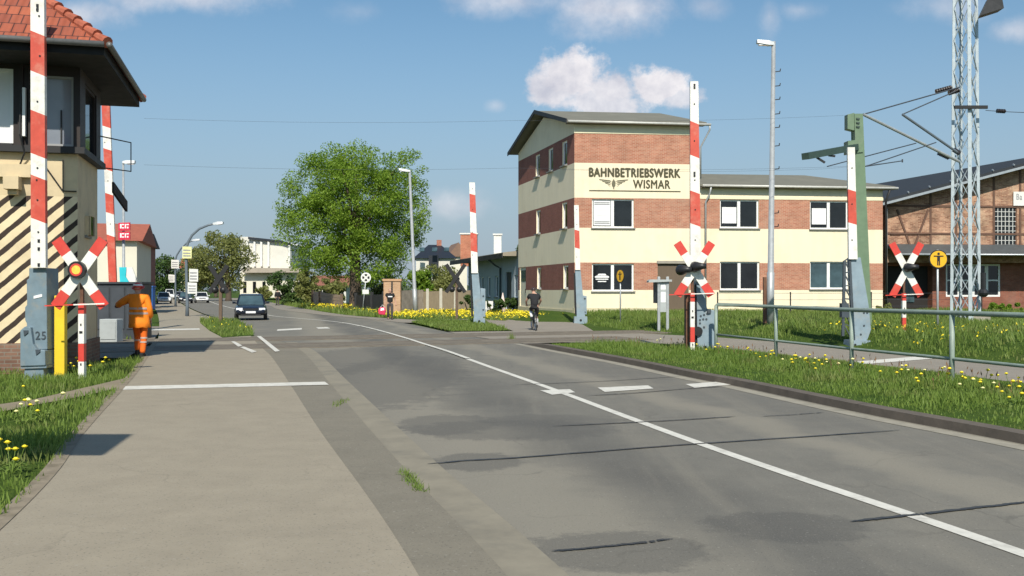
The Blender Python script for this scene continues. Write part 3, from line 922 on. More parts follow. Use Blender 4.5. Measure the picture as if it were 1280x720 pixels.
mb.add([(W, 0, EAVE), (W, D, EAVE), (W, D / 2, RIDGE - .1)], [(0, 1, 2)], 0)
mb.build("wall", [cream, brickorange, brickdark], depot)
# plinth strip
mb = MB(bx); mb.box(-.03, dr[0] - .02, -.03, .2, .1, .66); mb.box(-.03, .2, .24, D, .1, .55)
mb.build("plinth", mat("plinth_render", (.62, .55, .37), .9, .08, 2), depot)
# narrow pale string course above the top brick band
mb = MB(bx); mb.box(-.02, W, -.03, .1, 10.505, 10.76)
mb.build("string_course", mat("pale_string_course", (.80, .74, .52), .8, .04, 2), depot)
def saddle_roof(xf, s0, s1, b0, b1, ze, zr, th, mats, parent, ridge_frac=.5, hip=0):
    bm_ = (b0 + b1) / 2
    m1 = MB(xf)
    for (p, q) in (((b0, ze), (bm_, zr)), ((bm_, zr), (b1, ze))):
        h0 = hip if True else 0
        lo = [(s0, p[0], p[1]), (s1, p[0], p[1]), (s1, q[0], q[1]), (s0, q[0], q[1])]
        m1.add(lo + [(x, y, z + th) for x, y, z in lo], [(0, 1, 2, 3), (4, 7, 6, 5), (0, 4, 5, 1), (1, 5, 6, 2), (2, 6, 7, 3), (3, 7, 4, 0)])
    return m1.build("roof", mats, parent)
rf = saddle_roof(bx, -.55, W + .35, -.40, D + .62, EAVE - .02, RIDGE + .18, .15, roofgrey, depot)
mb = MB(bx)                                              # dark barge boards along the gable
for (p, q) in (((-.44, EAVE - .06), (D / 2, RIDGE + .12)), ((D / 2, RIDGE + .12), (D + .66, EAVE - .10))):
    mb.prism([(-.60, p[0], p[1]), (-.60, q[0], q[1]), (-.60, q[0], q[1] + .24), (-.60, p[0], p[1] + .24)], (.05, 0, 0))
mb.build("barge_board", fasciadark, rf)
mb = MB(bx)
mb.tube([(-.5, -.47, EAVE + .03), (W + .55, -.47, EAVE - .02)], .075, 8)
mb.build("gutter", gutterm, depot, smooth=True)
mb = MB(bx)
mb.tube([(W + .5, -.46, EAVE - .05), (W + .52, -.42, EAVE - .3), (W + .12, -.12, EAVE - 1.25), (W + .12, -.12, 8.0)], .05, 8)
mb.build("downpipe", galv, depot, smooth=True)
mb = MB(bx); mb.box(-.5, W + .3, -.38, -.004, EAVE - .06, EAVE - .02); mb.build("soffit", soffit, depot)
ww = window(depot, bx, front, *w1)
def poster(parent, xf, fn, s0, s1, z0, z1, name="poster"):
    m1 = MB(xf); m1.box(s0, s1, .085, .094, z0, z1, 0, fn)
    hgt = z1 - z0
    for i, q in enumerate((.93, .86, .15, .08)):
        m1.box(s0 + .04, s1 - .04, .080, .084, z0 + hgt * q - hgt * .022, z0 + hgt * q + hgt * .022, 1, fn)
    for q in (.62, .5, .40): m1.box(s0 + .18, s1 - .25, .080, .084, z0 + hgt * q - .006, z0 + hgt * q + .006, 1, fn)
    return m1.build(name, [paper, paperink], parent)
sm = (w1[0] + w1[1]) / 2
poster(ww, bx, front, w1[0] + .12, sm - .12, w1[2] + .14, w1[3] - .10)
ww = window(depot, bx, front, *w2, label="ground-floor window with a white car drawing on its left pane")
# white car sketch on the left pane
sm = (w2[0] + w2[1]) / 2; s0 = w2[0] + .2; wd = sm - w2[0] - .4; zc = (w2[2] + w2[3]) / 2
mb = MB(bx)
def pl(pts, th=.008): mb.prism([(s0 + x * wd, .086, zc + y) for x, y in pts], (0, th, 0))
pl([(.0, -.02), (1, -.02), (1, .06), (.9, .09), (.1, .09), (0, .06)])
pl([(.16, .11), (.84, .11), (.72, .21), (.28, .21)])
pl([(.05, -.13), (.95, -.13), (.95, -.07), (.05, -.07)]); pl([(.2, -.26), (.8, -.26), (.8, -.2), (.2, -.2)])
mb.build("window_decal", paper, ww)
for g_ in gw:
    window(depot, bx, side, *g_, panes=1, fw=.09, d=.06, so=.17)
# brown door recess
mb = MB(bx); mb.box(dr[0], dr[1], .10, .16, dr[2], dr[3] - .13); mb.build("door", doorbrown, depot)
mb = MB(bx); mb.box(dr[0] - .05, dr[1] + .05, -.05, .14, dr[3] - .13, dr[3] + .03); mb.build("door_lintel", concrete, depot)
mb = MB(bx); mb.box(.06, .12, gd[0], gd[1], gd[2], gd[3]); sd = mb.build("door", mat("cream_door", (.68, .64, .5), .6, .05, 3), depot); sd["label"] = "cream side door with a glazed top in the gable wall"
mb = MB(bx); mb.box(.045, .058, gd[0] + .2, gd[1] - .2, 2.25, 3.0); mb.build("pane", glass2, sd)
mb = MB(bx); mb.box(.0, .06, gd[0] + .12, gd[0] + .2, 1.5, 1.75); mb.build("handle", black, sd)
# lettering, winged wheel and rule
mb = MB(bx)
def fr2(s, d, z): return (s, d, z)
put_text(mb, "BAHNBETRIEBSWERK", fs(736.5), fs(850), fz(793, 221.4), fz(793, 210.6), fr2, offset=.0, depth=.008, bold=.030)
put_text(mb, "WISMAR", fs(791.5), fs(837.5), fz(814, 235.6), fz(814, 225.2), fr2, offset=.0, depth=.008, bold=.020)
mb.build("lettering", ink, depot, recalc=False)
mb = MB(bx); mb.box(fs(736.5), fs(850.5), -.02, -.002, fz(793, 239.4), fz(793, 238.2)); mb.build("lettering_rule", ink, depot)
mb = MB(bx)
c = fs(767); z0 = fz(767, 230)
for sg in (-1, 1):
    for i in range(4):                                   # four feathers a side, stepping in
        a = .13 + .02 * i; b = .80 - .17 * i
        zt = z0 + .24 - .095 * i
        mb.prism([(c + sg * a, -.02, zt - .10), (c + sg * b, -.02, zt - .02), (c + sg * (b + .04), -.02, zt + .03), (c + sg * (a + .1), -.02, zt - .03)], (0, .018, 0))
mb.box(c - .028, c + .028, -.022, -.002, z0 - .28, z0 + .26)
mb.prism([(c + .11 * math.cos(q * math.pi / 6), -.024, z0 + .02 + .2 * math.sin(q * math.pi / 6)) for q in range(12)], (0, .02, 0))
mb.build("winged_wheel_emblem", mat("lettering_faded", (.15, .14, .09), .8, .2, 8), depot)

# wing (own building, lower roof)
wing = thing("depot_wing", "two-storey cream and brick wing right of the lettered depot building", "building", bx(W + .02, 0, .4))
W0, W1, WD = W + .02, fs(1103.5), 9.5
WE, WR = 7.55, 8.75
def wx(a, b, z): return bx(a, b, z)
mb = MB(wx)
holes = [fwin(900, 948.5, 249.5, 285), fwin(1012.5, 1060.5, 251, 286.3), fwin(900, 949.5, 327, 362.5), fwin(1012.5, 1060.5, 327, 361.3)]
wall_holes(mb, front, W0, W1, 0, WE, holes, BZ, band)
mb.quad((W1, 0, 0), (W1, WD, 0), (W1, WD, WE), (W1, 0, WE), 1); mb.quad((W0, WD, 0), (W1, WD, 0), (W1, WD, WE), (W0, WD, WE))
mb.build("wall", [cream, brickorange], wing)
mb = MB(wx); mb.box(W0, W1 + .02, -.03, .1, .1, .62); mb.build("plinth", MATS["plinth_render"], wing)
mb = MB(wx); mb.box(W0, W1 + .015, -.025, .1, 6.875, 7.03); mb.build("string_course", MATS["pale_string_course"], wing)
# hipped roof
o = .34; e0, e1 = W0, W1 + .55; bm_ = WD / 2
mb = MB(wx)
pts = [(e0, -o, WE), (e1, -o, WE), (e1, WD + o, WE), (e0, WD + o, WE), (e0, bm_, WR), (e1 - 2.6, bm_, WR)]
up = [(x, y, z + .13) for x, y, z in pts]
mb.add(up, [(0, 1, 5, 4), (1, 2, 5), (2, 3, 4, 5)]); mb.add(pts, [(0, 4, 5, 1), (1, 5, 2), (2, 5, 4, 3)])
mb.add(pts[:4] + up[:4], [(0, 1, 5, 4), (1, 2, 6, 5), (2, 3, 7, 6), (3, 0, 4, 7)])
mb.build("roof", roofgrey, wing)
mb = MB(wx); mb.box(e0, e1 - .05, -o + .05, -.004, WE - .07, WE - .03); mb.build("soffit", soffit, wing)
mb = MB(wx); mb.tube([(e0 + .1, -o - .07, WE + .04), (e1 + .1, -o - .07, WE + .01)], .075, 8); mb.build("gutter", gutterm, wing, smooth=True)
mb = MB(wx)
s_ = fs(885); s2 = fs(881)
mb.tube([(s_, -o - .05, WE), (s_ - .02, -o + .02, WE - .35), (s2, -.12, WE - .85), (s2, -.12, .5)], .05, 8)
mb.build("downpipe", galv, wing, smooth=True)
mb = MB(wx); s3 = W1 - .12
mb.tube([(W1 + .2, -.4, WE), (W1 + .1, -.14, WE - .7), (W1 + .1, -.14, .4)], .06, 8)
mb.build("downpipe", fasciadark, wing, smooth=True)
for i, h in enumerate(holes):
    ww = window(wing, wx, front, *h, gl=glass2 if i == 3 else glass)
    if i < 2:
        sm = (h[0] + h[1]) / 2
        m1 = MB(wx); m1.box(h[0] + .16, sm - .14, .086, .094, h[2] + .28, h[3] - .42, 0, front)
        for q in (.7, .5, .35): m1.box(h[0] + .3, sm - .35, .081, .085, h[2] + .28 + q * .7, h[2] + .29 + q * .7, 1, front)
        m1.build("poster", [paper, paperink], ww)

# ------------------------------------------------------------------ half-timbered engine hall at the right
H0 = Vector((0, 58.5, 0)); H0.x = (1108 - 640) / F * H0.y
HU = U; HV = V
def hx(a, b, z): return H0 + HU * a + HV * b + Vector((0, 0, z))
def hs(px):
    k = (px - 640) / F
    return (k * H0.y - H0.x) / (HU.x - k * HU.y)
def hz2(px, py):
    Y = H0.y + hs(px) * HU.y
    return EYE - (py - HY) * Y / F
hall = thing("engine_hall", "half-timbered brick engine hall with dark low-pitched gable roof", "building", hx(0, 0, .4))
HW = 24.0; HE = hz2(1108, 252); slope = (hz2(1280, 207) - hz2(1108, 252)) / (hs(1280) - hs(1108))
HR = HE + slope * HW / 2; HD = 30
mb = MB(hx)
LZ = hz2(1180, 318)
gw1 = (hs(1243), hs(1271), hz2(1243, 306.5), hz2(1243, 258.5))
wall_holes(mb, front, 0, HW, LZ - .5, HE - .1, [gw1])
mb.add([(0, 0, HE - .1), (HW, 0, HE - .1), (HW, 0, HE + .0), (HW / 2, 0, HR - .15), (0, 0, HE)], [(0, 1, 2, 3, 4)])
mb.quad((0, 0, 0), (0, HD, 0), (0, HD, HE), (0, 0, HE)); mb.quad((HW, 0, 0), (HW, HD, 0), (HW, HD, HE), (HW, 0, HE)); mb.quad((0, HD, 0), (HW, HD, 0), (HW, HD, HE), (0, HD, HE))
mb.build("wall", brickhall, hall)
mb = MB(hx)                                               # lower storey, dark red boarding and brick
lw = (hs(1195), hs(1264), hz2(1230, 371), hz2(1230, 329.5)); ld = (hs(1112), hs(1178), .4, hz2(1150, 332))
wall_holes(mb, lambda s, d, z: (s, d + .9, z), 0.02, HW, 0, LZ - .02, [lw, ld], depth=.5)
mb.build("lower_wall", brick("dark_red_brick", (.24, .075, .05), (.30, .11, .07), (.2, .13, .1), var=.3), hall)
mb = MB(hx); mb.box(ld[0], ld[1], 1.35, 1.4, ld[2], ld[3]); dd_ = mb.build("door", mat("hall_gate_dark", (.018, .014, .013), .8, .3, 3), hall)
mb = MB(hx); mb.box(hs(1146), hs(1153), 1.28, 1.34, hz2(1150, 378), hz2(1150, 341)); mb.box(hs(1153.5), hs(1160), 1.28, 1.34, hz2(1150, 378), hz2(1150, 341)); mb.build("pane", glass2, dd_)
wn_ = window(hall, hx, lambda s, d, z: (s, d + .9, z), *lw, panes=4, rows=2, fw=.11, d=.03, sill=False)
wn2 = window(hall, hx, front, *gw1, panes=1, fw=.06, d=.03, sill=False, frame=timber, label="iron-barred window of small panes in the gable wall")
mb = MB(hx)
for i in range(1, 6):
    s = gw1[0] + (gw1[1] - gw1[0]) * i / 6; mb.box(s - .02, s + .02, .02, .06, gw1[2] + .05, gw1[3] - .05)
for i in range(1, 8):
    z = gw1[2] + (gw1[3] - gw1[2]) * i / 8; mb.box(gw1[0] + .05, gw1[1] - .05, .022, .058, z - .018, z + .018)
mb.build("glazing_bar", mat("pale_glazing_bar", (.55, .55, .52), .6, .1, 8), wn2)
mb = MB(hx)                                               # timber frame
for i, px in enumerate((1163, 1195, 1242, 1275)):
    s = hs(px); mb.box(s - .065, s + .065, -.03 - .002 * i, .02, LZ, HE + slope * s - .2)
for px in (1310, 1345):
    s = hs(px); mb.box(s - .09, s + .09, -.03, .02, LZ, HE + slope * s - .2)
for y in (257.5, 292): mb.box(.05, HW - .05, -.042, .018, hz2(1163, y) - .06, hz2(1163, y) + .06)
def brace(p, q): mb.bar((hs(p[0]), -.025, hz2(*p)), (hs(q[0]), -.025, hz2(*q)), .05, .12, up=(1, 0, 0))
brace((1121, 262), (1139, 312)); brace((1160, 262), (1141, 312)); brace((1112, 292.6), (1163, 292.4))
mb.build("timber_frame", timber, hall)
# roof: two slabs with overhang
mb = MB(hx)
ov = .9
for (p, q) in (((-1.0, HE - 1.0 * slope), (HW / 2, HR)), ((HW / 2, HR), (HW + 1.0, HE - 1.0 * slope))):
    lo = [(p[0], -ov, p[1]), (q[0], -ov, q[1]), (q[0], HD, q[1]), (p[0], HD, p[1])]
    mb.add(lo + [(x, y, z + .22) for x, y, z in lo], [(0, 1, 2, 3), (4, 7, 6, 5), (0, 4, 5, 1), (1, 5, 6, 2), (2, 6, 7, 3), (3, 7, 4, 0)])
hrf = mb.build("roof", roofdark, hall)
mb = MB(hx)
mb.bar((-1.05, -ov - .06, HE - 1.05 * slope - .02), (HW / 2, -ov - .06, HR - .02), .06, .14, up=(0, 0, 1))
mb.build("verge_trim", mat("zinc_trim", (.42, .45, .47), .4, .1, 5, metal=.4), hrf)
mb = MB(hx)
for i in range(8):
    s = -.6 + i * 1.35; mb.bar((s, -ov - .1, HE + slope * s + .26), (s + .1, -ov + .15, HE + slope * s + .34), .05, .07)
mb.build("snow_hook", galv, hrf)
# lean-to strip of roofing above the lower storey
mb = MB(hx)
z1, z2 = hz2(1180, 309.5), hz2(1180, 320)
mb.prism([(0, .1, z1 + .25), (0, -1.3, z2 + .1), (0, -1.3, z2 - .02), (0, .1, z1 + .05)], (HW, 0, 0))
mb.build("canopy_roof", mat("canopy_felt", (.07, .078, .082), .6, .15, 3), hall)
mb = MB(hx); mb.tube([(-.05, -1.36, z2 + .04), (HW, -1.36, z2 + .04)], .06, 8); mb.build("gutter", MATS["zinc_trim"], hall, smooth=True)
mb = MB(hx); mb.tube([(-.35, -.55, HE - .5), (-.12, -.2, HE - .9), (-.1, -.15, .4)], .055, 8); mb.build("downpipe", galv, hall, smooth=True)
# white sign board
s0, s1 = hs(1265.5), hs(1330)
za, zb = hz2(1266, 257.2), hz2(1266, 239.8)
sg = thing("sign_board", "white name board fixed high on the half-timbered brick wall", "sign", hx(s0, -.1, za))
mb = MB(hx); mb.box(s0, s1, -.10, -.05, za, zb); mb.build("board", white, sg)
mb = MB(hx)
put_text(mb, "Ba", s0 + .18, s0 + .55, zb - .50, zb - .12, lambda s, d, z: (s, -.10 + d, z), offset=.015, depth=.01)
mb.build("lettering", paperink, sg, recalc=False)

# ------------------------------------------------------------------ grey-blue workshop beyond the gable
WK = Vector((.42, 68.4, 0))
WV = V; WU = U
def kx(a, b, z): return WK + WV * a + WU * b + Vector((0, 0, z))    # a: away along the street, b: to the right (into the building)
def ks(px):
    k = (px - 640) / F
    return (k * WK.y - WK.x) / (WV.x - k * WV.y)
KL = ks(585.5); KE = 4.25
ksd = lambda s, d, z: (s, d, z)
shop = thing("workshop_building", "single-storey grey-blue workshop with flat overhanging roof left of the depot", "building", kx(0, 0, .3))
mb = MB(kx)
hl = []
for px, y0, y1 in ((602.5, 345, 368), (611, 345, 368), (620.5, 345, 368), (645.5, 342, 368)):
    c = ks(px); Y = WK.y + c * WV.y
    hl.append((c - .55, c + .55, 1.15, 2.75))
c = ks(635.5); hd = (c - .9, c + .9, .25, 3.0)
wall_holes(mb, ksd, 0, KL, 0, KE, hl + [hd])
mb.quad((KL, 0, 0), (KL, 9, 0), (KL, 9, KE), (KL, 0, KE)); mb.quad((0, 0, 0), (0, 9, 0), (0, 9, KE), (0, 0, KE))
mb.build("wall", bluewall, shop)
for h in hl: window(shop, kx, ksd, *h, panes=1, gl=glass2, fw=.07)
mb = MB(kx); mb.box(hd[0], hd[1], .12, .16, hd[2], hd[3]); mb.build("door", mat("dark_door", (.03, .035, .04), .6, .1, 3), shop)
mb = MB(kx)
mb.prism([(-.1, -1.1, KE - .15), (-.1, -1.1, KE + .1), (-.1, 4.5, KE + .75), (-.1, 10, KE + .1), (-.1, 10, KE - .15)], (KL + 2.6, 0, 0))
krf = mb.build("roof", mat("tan_roofing", (.30, .26, .20), .9, .12, 2), shop)
mb = MB(kx); mb.box(-.1, KL + 2.6, -1.16, -1.102, KE - .3, KE + .05); mb.build("fascia", fasciadark, krf)
mat_chim = brick('chimney_brick', (.46, .13, .07), (.52, .18, .10), (.42, .3, .22), var=.2, gamt=.2)
for (px, y0, y1, mm, wd, bb) in ((586, 293, 325, mat_chim, 1.55, 2.6), (622, 294, 318, white, .62, 3.4)):
    Y = 89 if wd > 1 else 79
    m1 = MB()
    p0 = P(px, y1, Y); h = P(px, y0, Y).z
    m1.box(p0.x - wd / 2, p0.x + wd / 2, Y, Y + wd * .7, 3.9, h, 0)
    ch = m1.build("chimney", mm, krf)
    m1 = MB(); m1.box(p0.x - wd / 2 - .08, p0.x + wd / 2 + .08, Y - .08, Y + wd * .7 + .08, h + .004, h + .13); m1.build("chimney_cap", white, ch)
mb = MB(kx); c = ks(626); mb.tube([(c, -1.0, KE - .2), (c - .3, -.5, KE - .7), (c - .3, -.12, KE - .9), (c - .3, -.12, .3)], .07, 8); mb.build("downpipe", bluegreydark, shop, smooth=True)
# ------------------------------------------------------------------ signal box at the left
TB = Vector(((97 - 640) / F * 20.0, 20.0, 0))
TV = Vector((-.25, .968, 0)).normalized(); TU = Vector((.968, .25, 0)).normalized()
def tx(a, b, z): return TB + TU * a + TV * b + Vector((0, 0, z))
def ts(px):
    k = (px - 640) / F
    return (k * TB.y - TB.x) / (TU.x - k * TU.y)
def tz(px, py):
    Y = TB.y + ts(px) * TU.y
    return EYE - (py - HY) * Y / F
tower = thing("signal_box", "signal box with red tiled roof and black-and-cream diagonal stripes", "signal box", tx(0, 0, 0))
TL = -9.0; TD = 2.45
zs_ = (tz(97, 428), tz(97, 246), tz(97, 193), 4.74, 6.48)   # stripes from, to, cream to, sill band to, eave
mb = MB(tx)
mb.quad((TL, 0, zs_[0]), (0, 0, zs_[0]), (0, 0, zs_[1]), (TL, 0, zs_[1]), 1)
mb.quad((TL, 0, zs_[1]), (0, 0, zs_[1]), (0, 0, zs_[2]), (TL, 0, zs_[2]), 0)
sw = (.85, 1.35, tz(100, 291), tz(100, 266))
wall_holes(mb, side, 0, TD, zs_[0], zs_[2], [sw], depth=.12)
mb.quad((TL, TD, 0), (0, TD, 0), (0, TD, zs_[2]), (TL, TD, zs_[2]))
mb.quad((TL, 0, 0), (TL, TD, 0), (TL, TD, zs_[2]), (TL, 0, zs_[2]))
mb.build("wall", [towercream, stripes], tower)
mb = MB(tx); mb.box(.08, .1, sw[0], sw[1], sw[2], sw[3]); mb.build("window", glass, tower)
for o_ in [x for x in tower.children if x.name.startswith("window")]:
    m2 = MB(tx); m2.box(.002, .05, sw[0] - .05, sw[1] + .05, sw[2] - .06, sw[2] - .003); m2.build("sill", sillm, o_)
mb = MB(tx); mb.box(TL, .05, -.05, TD + .05, -.1, zs_[0] - .003); mb.build("plinth", brickplinth, tower)
# timber cabin of the signal room: front holes for the two big windows
mb = MB(tx)
cz0, cz1 = zs_[2] + .003, zs_[4]
wa = (ts(-70), ts(17.5), tz(0, 179), tz(0, 86)); wb = (ts(54), ts(92.5), tz(75, 183), tz(75, 96))
sidew = (.55, 1.95, wb[2], wb[3])
f_ = lambda s, d, z: (s, d - .06, z)
g2 = lambda s, d, z: (-d + .06, s, z)
wall_holes(mb, f_, TL, .06, cz0, cz1, [wa, wb], depth=.12)
wall_holes(mb, g2, -.06, TD + .06, cz0, cz1, [sidew], depth=.12)
mb.quad((TL, TD + .06, cz0), (.06, TD + .06, cz0), (.06, TD + .06, cz1), (TL, TD + .06, cz1))
cabin = mb.build("cabin", brownwood, tower)
mb = MB(tx); mb.box(TL, .16, -.16, TD + .14, cz0 - .002, cz0 + .13); mb.build("sill_band", fasciadark, tower)
wA = window(tower, tx, f_, *wa, panes=2, fw=.06, d=.02, gl=blind, sill=False, frame=upvc, label="signal-room window closed with a white roller blind")
mb = MB(tx); mb.box(wa[0], wa[1], -.13, -.03, wa[2] - .09, wa[2] - .01); mb.build("sill", fasciadark, wA)
wB = window(tower, tx, f_, *wb, panes=1, fw=.045, d=.03, gl=glasspale, sill=False, frame=greyclad)
mb = MB(tx); s = (wb[0] + wb[1]) / 2 + .05; mb.box(s - .012, s + .012, -.025, .01, wb[2], wb[2] + .75); mb.build("glazing_bar", fasciadark, wB)
window(tower, tx, g2, *sidew, panes=1, fw=.06, d=.03, gl=glass, sill=False, frame=brownwood)
for px in (27, 40, 51):                                   # dark posts and an open casement stile between the windows
    mb = MB(tx); s = ts(px); mb.box(s - .05, s + .05, -.10, -.062, cz0 + .13, cz1 - .01); mb.build("window_post", brownwood, tower)
mb = MB(tx); mb.box(ts(31), ts(34.5), -.22, -.11, tz(33, 172), tz(33, 112)); mb.build("casement", upvc, tower)
mb = MB(tx); mb.tube([tx_ for tx_ in ((ts(29), -.2, tz(29, 120)), (ts(28), -.24, tz(28, 170)), (ts(33), -.15, tz(33, 192)), (ts(26), -.06, tz(26, 206)))], .018, 6); mb.build("cable", fasciadark, tower)
# render bracket block and conduit on the front
mb = MB(tx); mb.box(ts(-40), ts(40), -.14, -.002, tz(20, 222), tz(20, 206)); mb.box(ts(9), ts(28), -.34, -.002, tz(20, 238), tz(20, 222.4)); mb.box(ts(12.5), ts(24), -.2, -.002, tz(20, 244), tz(20, 238.4))
mb.build("bracket_block", towercream, tower)
mb = MB(tx); mb.tube([(ts(57), -.03, tz(57, 208)), (ts(79), -.03, tz(79, 239)), (ts(96), -.03, tz(96, 239.5))], .014, 6); mb.tube([(ts(79), -.03, tz(79, 200)), (ts(79), -.03, tz(79, 239))], .012, 6); mb.build("conduit", fasciadark, tower)
# eaves and hipped roof
r0 = ((130 - 640) / F * 18.9 - TB.x, 18.9 - TB.y)
ea = r0[0] * TU.x + r0[1] * TU.y; eb = r0[0] * TV.x + r0[1] * TV.y
EB2 = eb + 5.55; pit = .84
ez = EYE + (HY - 55) * 18.9 / F
mb = MB(tx); mb.box(TL - 1, ea, eb, EB2, ez - .22, ez - .01); mb.build("eaves_box", mat("shade_black_soffit", (.006, .006, .0065), .8, .2, 4), tower)  # shade under the eaves put into a near-black colour
mb = MB(tx)
e = .06; hw_ = (EB2 - eb) / 2 + e; rz = ez + hw_ * pit
A_, B_, C_, D_ = (TL - 1, eb - e, ez), (ea + e, eb - e, ez), (ea + e, EB2 + e, ez), (TL - 1, EB2 + e, ez)
T_ = (ea + e - hw_, (eb + EB2) / 2, rz); S_ = (TL - 1, (eb + EB2) / 2, rz)
mb.add([A_, B_, T_, S_], [(0, 1, 2, 3)]); mb.add([B_, C_, T_], [(0, 1, 2)]); mb.add([C_, D_, S_, T_], [(0, 1, 2, 3)])
troof = mb.build("roof", pantile, tower)
mb = MB(tx)
for (p, q) in ((B_, T_), (C_, T_), (T_, S_)):
    p, q = Vector(p), Vector(q); n_ = int((q - p).length / .34); d_ = (q - p) / n_
    for i in range(n_): mb.tube([p + d_ * (i - .08) + Vector((0, 0, .03)), p + d_ * (i + 1) + Vector((0, 0, -.005))], [.115, .085], 10)
mb.build("ridge_tiles", mat("ridge_tile", (.36, .10, .055), .75, .3, 4), troof)
mb = MB(tx); mb.tube([(TL - 1, eb - .12, ez - .02), (ea + .02, eb - .12, ez - .03)], .06, 8); mb.tube([(ea + .11, eb - .1, ez - .03), (ea + .11, EB2, ez - .03)], .06, 8)
mb.build("gutter", mat("tower_gutter", (.16, .16, .155), .5, .15, 5, metal=.3), tower, smooth=True)
mb = MB(tx)
mb.tube([tx_ for tx_ in ((.05, TD, 5.25), (.62, TD + .9, 5.25), (.62, TD + .9, 4.55), (.05, TD, 4.52))], .016, 6)
mb.build("railing_rod", fasciadark, tower)
mb = MB(tx); mb.prism([(.3, TD + .1, 4.2), (.52, TD + .7, 3.8), (.52, TD + .7, 3.55), (.3, TD + .1, 3.95)], (.05, 0, 0)); mb.build("bracket_plate", fasciadark, tower)

# ------------------------------------------------------------------ crossing barriers, booms upright
def lerp(a, b, t): return a + (b - a) * t
def make_boom(mb, Y, xt, xb, yt, yb, breaks, slant, th=.09, first=0):
    ys_ = [yt] + list(breaks) + [yb]
    def X(e, y): return lerp(xt[e], xb[e], (y - yt) / (yb - yt))
    for i in range(len(ys_) - 1):
        a, b = ys_[i], ys_[i + 1]
        sa = slant if i > 0 else 0; sb = slant if i < len(ys_) - 2 else 0
        pts = [P(X(0, a), a, Y), P(X(1, a + sa), a + sa, Y), P(X(1, b + sb), b + sb, Y), P(X(0, b), b, Y)]
        o = len(mb.v)
        mb.add(pts + [q + Vector((0, th, 0)) for q in pts], [(0, 1, 2, 3), (7, 6, 5, 4), (1, 5, 6, 2), (0, 3, 7, 4)] + ([(0, 4, 5, 1)] if i == 0 else []) + ([(3, 2, 6, 7)] if i == len(ys_) - 2 else []), (i + first) % 2)
def dots(mb, Y, pts, r, mi=0):
    for x, y in pts:
        c = P(x, y, Y); mb.tube([c, c + Vector((0, -.012, 0))], r, 8, mi)

# near left
Y = 18.5
b1 = thing("crossing_barrier", "raised red-and-white barrier with blue-grey machine before the striped wall", "level crossing barrier", G(42, 470))
mb = MB(); mb.plate([(36, 335), (58, 335), (58.5, 408), (59, 437), (36, 437), (33, 404), (31, 400), (31, 384), (33.5, 381), (33, 350), (36, 348)], Y, .5)
hs_ = mb.build("machine_housing", bluegrey, b1, bevel=.015)
mb = MB(); put_text(mb, "25", 0, .20, 0, .16, lambda s, d, z: P(44.5, 424.5, Y) + Vector((s, d - .004, z)), offset=.01, depth=.008); mb.build("number", MATS["machine_grey_dark"], hs_, recalc=False)
mb = MB(); mb.plate([(42, 370), (52.5, 367.5), (52.5, 371), (42, 373.5)], Y - .012, .01); mb.build("plate", paper, hs_)
mb = MB(); mb.plate([(25, 413), (31, 408), (38, 409), (41, 430), (46, 437), (56, 438), (56.5, 457), (25, 458)], Y - .09, .55); mb.build("drive_box", bluegrey, b1, bevel=.015)
mb = MB()
for (x, y) in ((32, 416), (47, 440)): mb.plate([(x - 3, y - 3), (x + 3, y - 3), (x + 3, y), (x - 2, y + 4)], Y - .11, .03)
mb.build("latch", bluegreydark, b1)
mb = MB(); mb.plate([(31, 458.5), (54, 458.5), (55, 474), (30, 474)], Y - .02, .42); mb.plate([(26, 457.8), (58, 457), (58, 460), (26, 461)], Y - .06, .5); mb.build("foot", bluegrey, b1)
mb = MB(); mb.plate([(57, 345), (61, 349), (62, 432), (60, 450), (57, 450)], Y + .12, .25); mb.build("counterweight", black, b1)
mb = MB(); make_boom(mb, Y - .1, (38, 55), (38.5, 57), -8, 334.5, (38, 88, 137, 191, 218, 272), 7); bm1 = mb.build("boom", [boom_white, red], b1)
mb = MB(); dots(mb, Y - .10, ((50, 70), (47, 127), (47, 210), (46, 225), (47, 250), (49, 20), (48, 290)), .018)
for y in (301, 311, 331): mb.plate([(46.8, y - 2), (49.6, y - 2), (49.6, y + 2), (46.8, y + 2)], Y - .115, .014)
for y in (7, 12): mb.plate([(45, y - 2), (48, y - 2), (48, y + 2), (45, y + 2)], Y - .115, .014)
mb.build("bolt", black, bm1)

# far left, half hidden by the signal box
Y = 35.5
b2 = thing("crossing_barrier", "raised red-and-white barrier rising past the signal box roof edge", "level crossing barrier", Vector(((139 - 640) / F * 35.5, 35.5, 0)))
mb = MB(); make_boom(mb, Y, (126, 136), (136, 145.5), 108, 357, (120, 157, 185, 211, 241, 265, 293), 3.2); bm2 = mb.build("boom", [boom_white, red], b2)
mb = MB(); dots(mb, Y, ((131, 178), (135, 226), (138, 280)), .018); mb.build("bolt", black, bm2)
mb = MB(); mb.plate([(133, 357), (148, 357), (150, 400), (131, 400)], Y, .45); mb.build("machine_housing", bluegrey2, b2, bevel=.015)
mb = MB(); mb.plate([(129, 400.5), (151, 400.5), (151, 424), (129, 424)], Y - .05, .6); mb.build("drive_box", palecab, b2, bevel=.015)

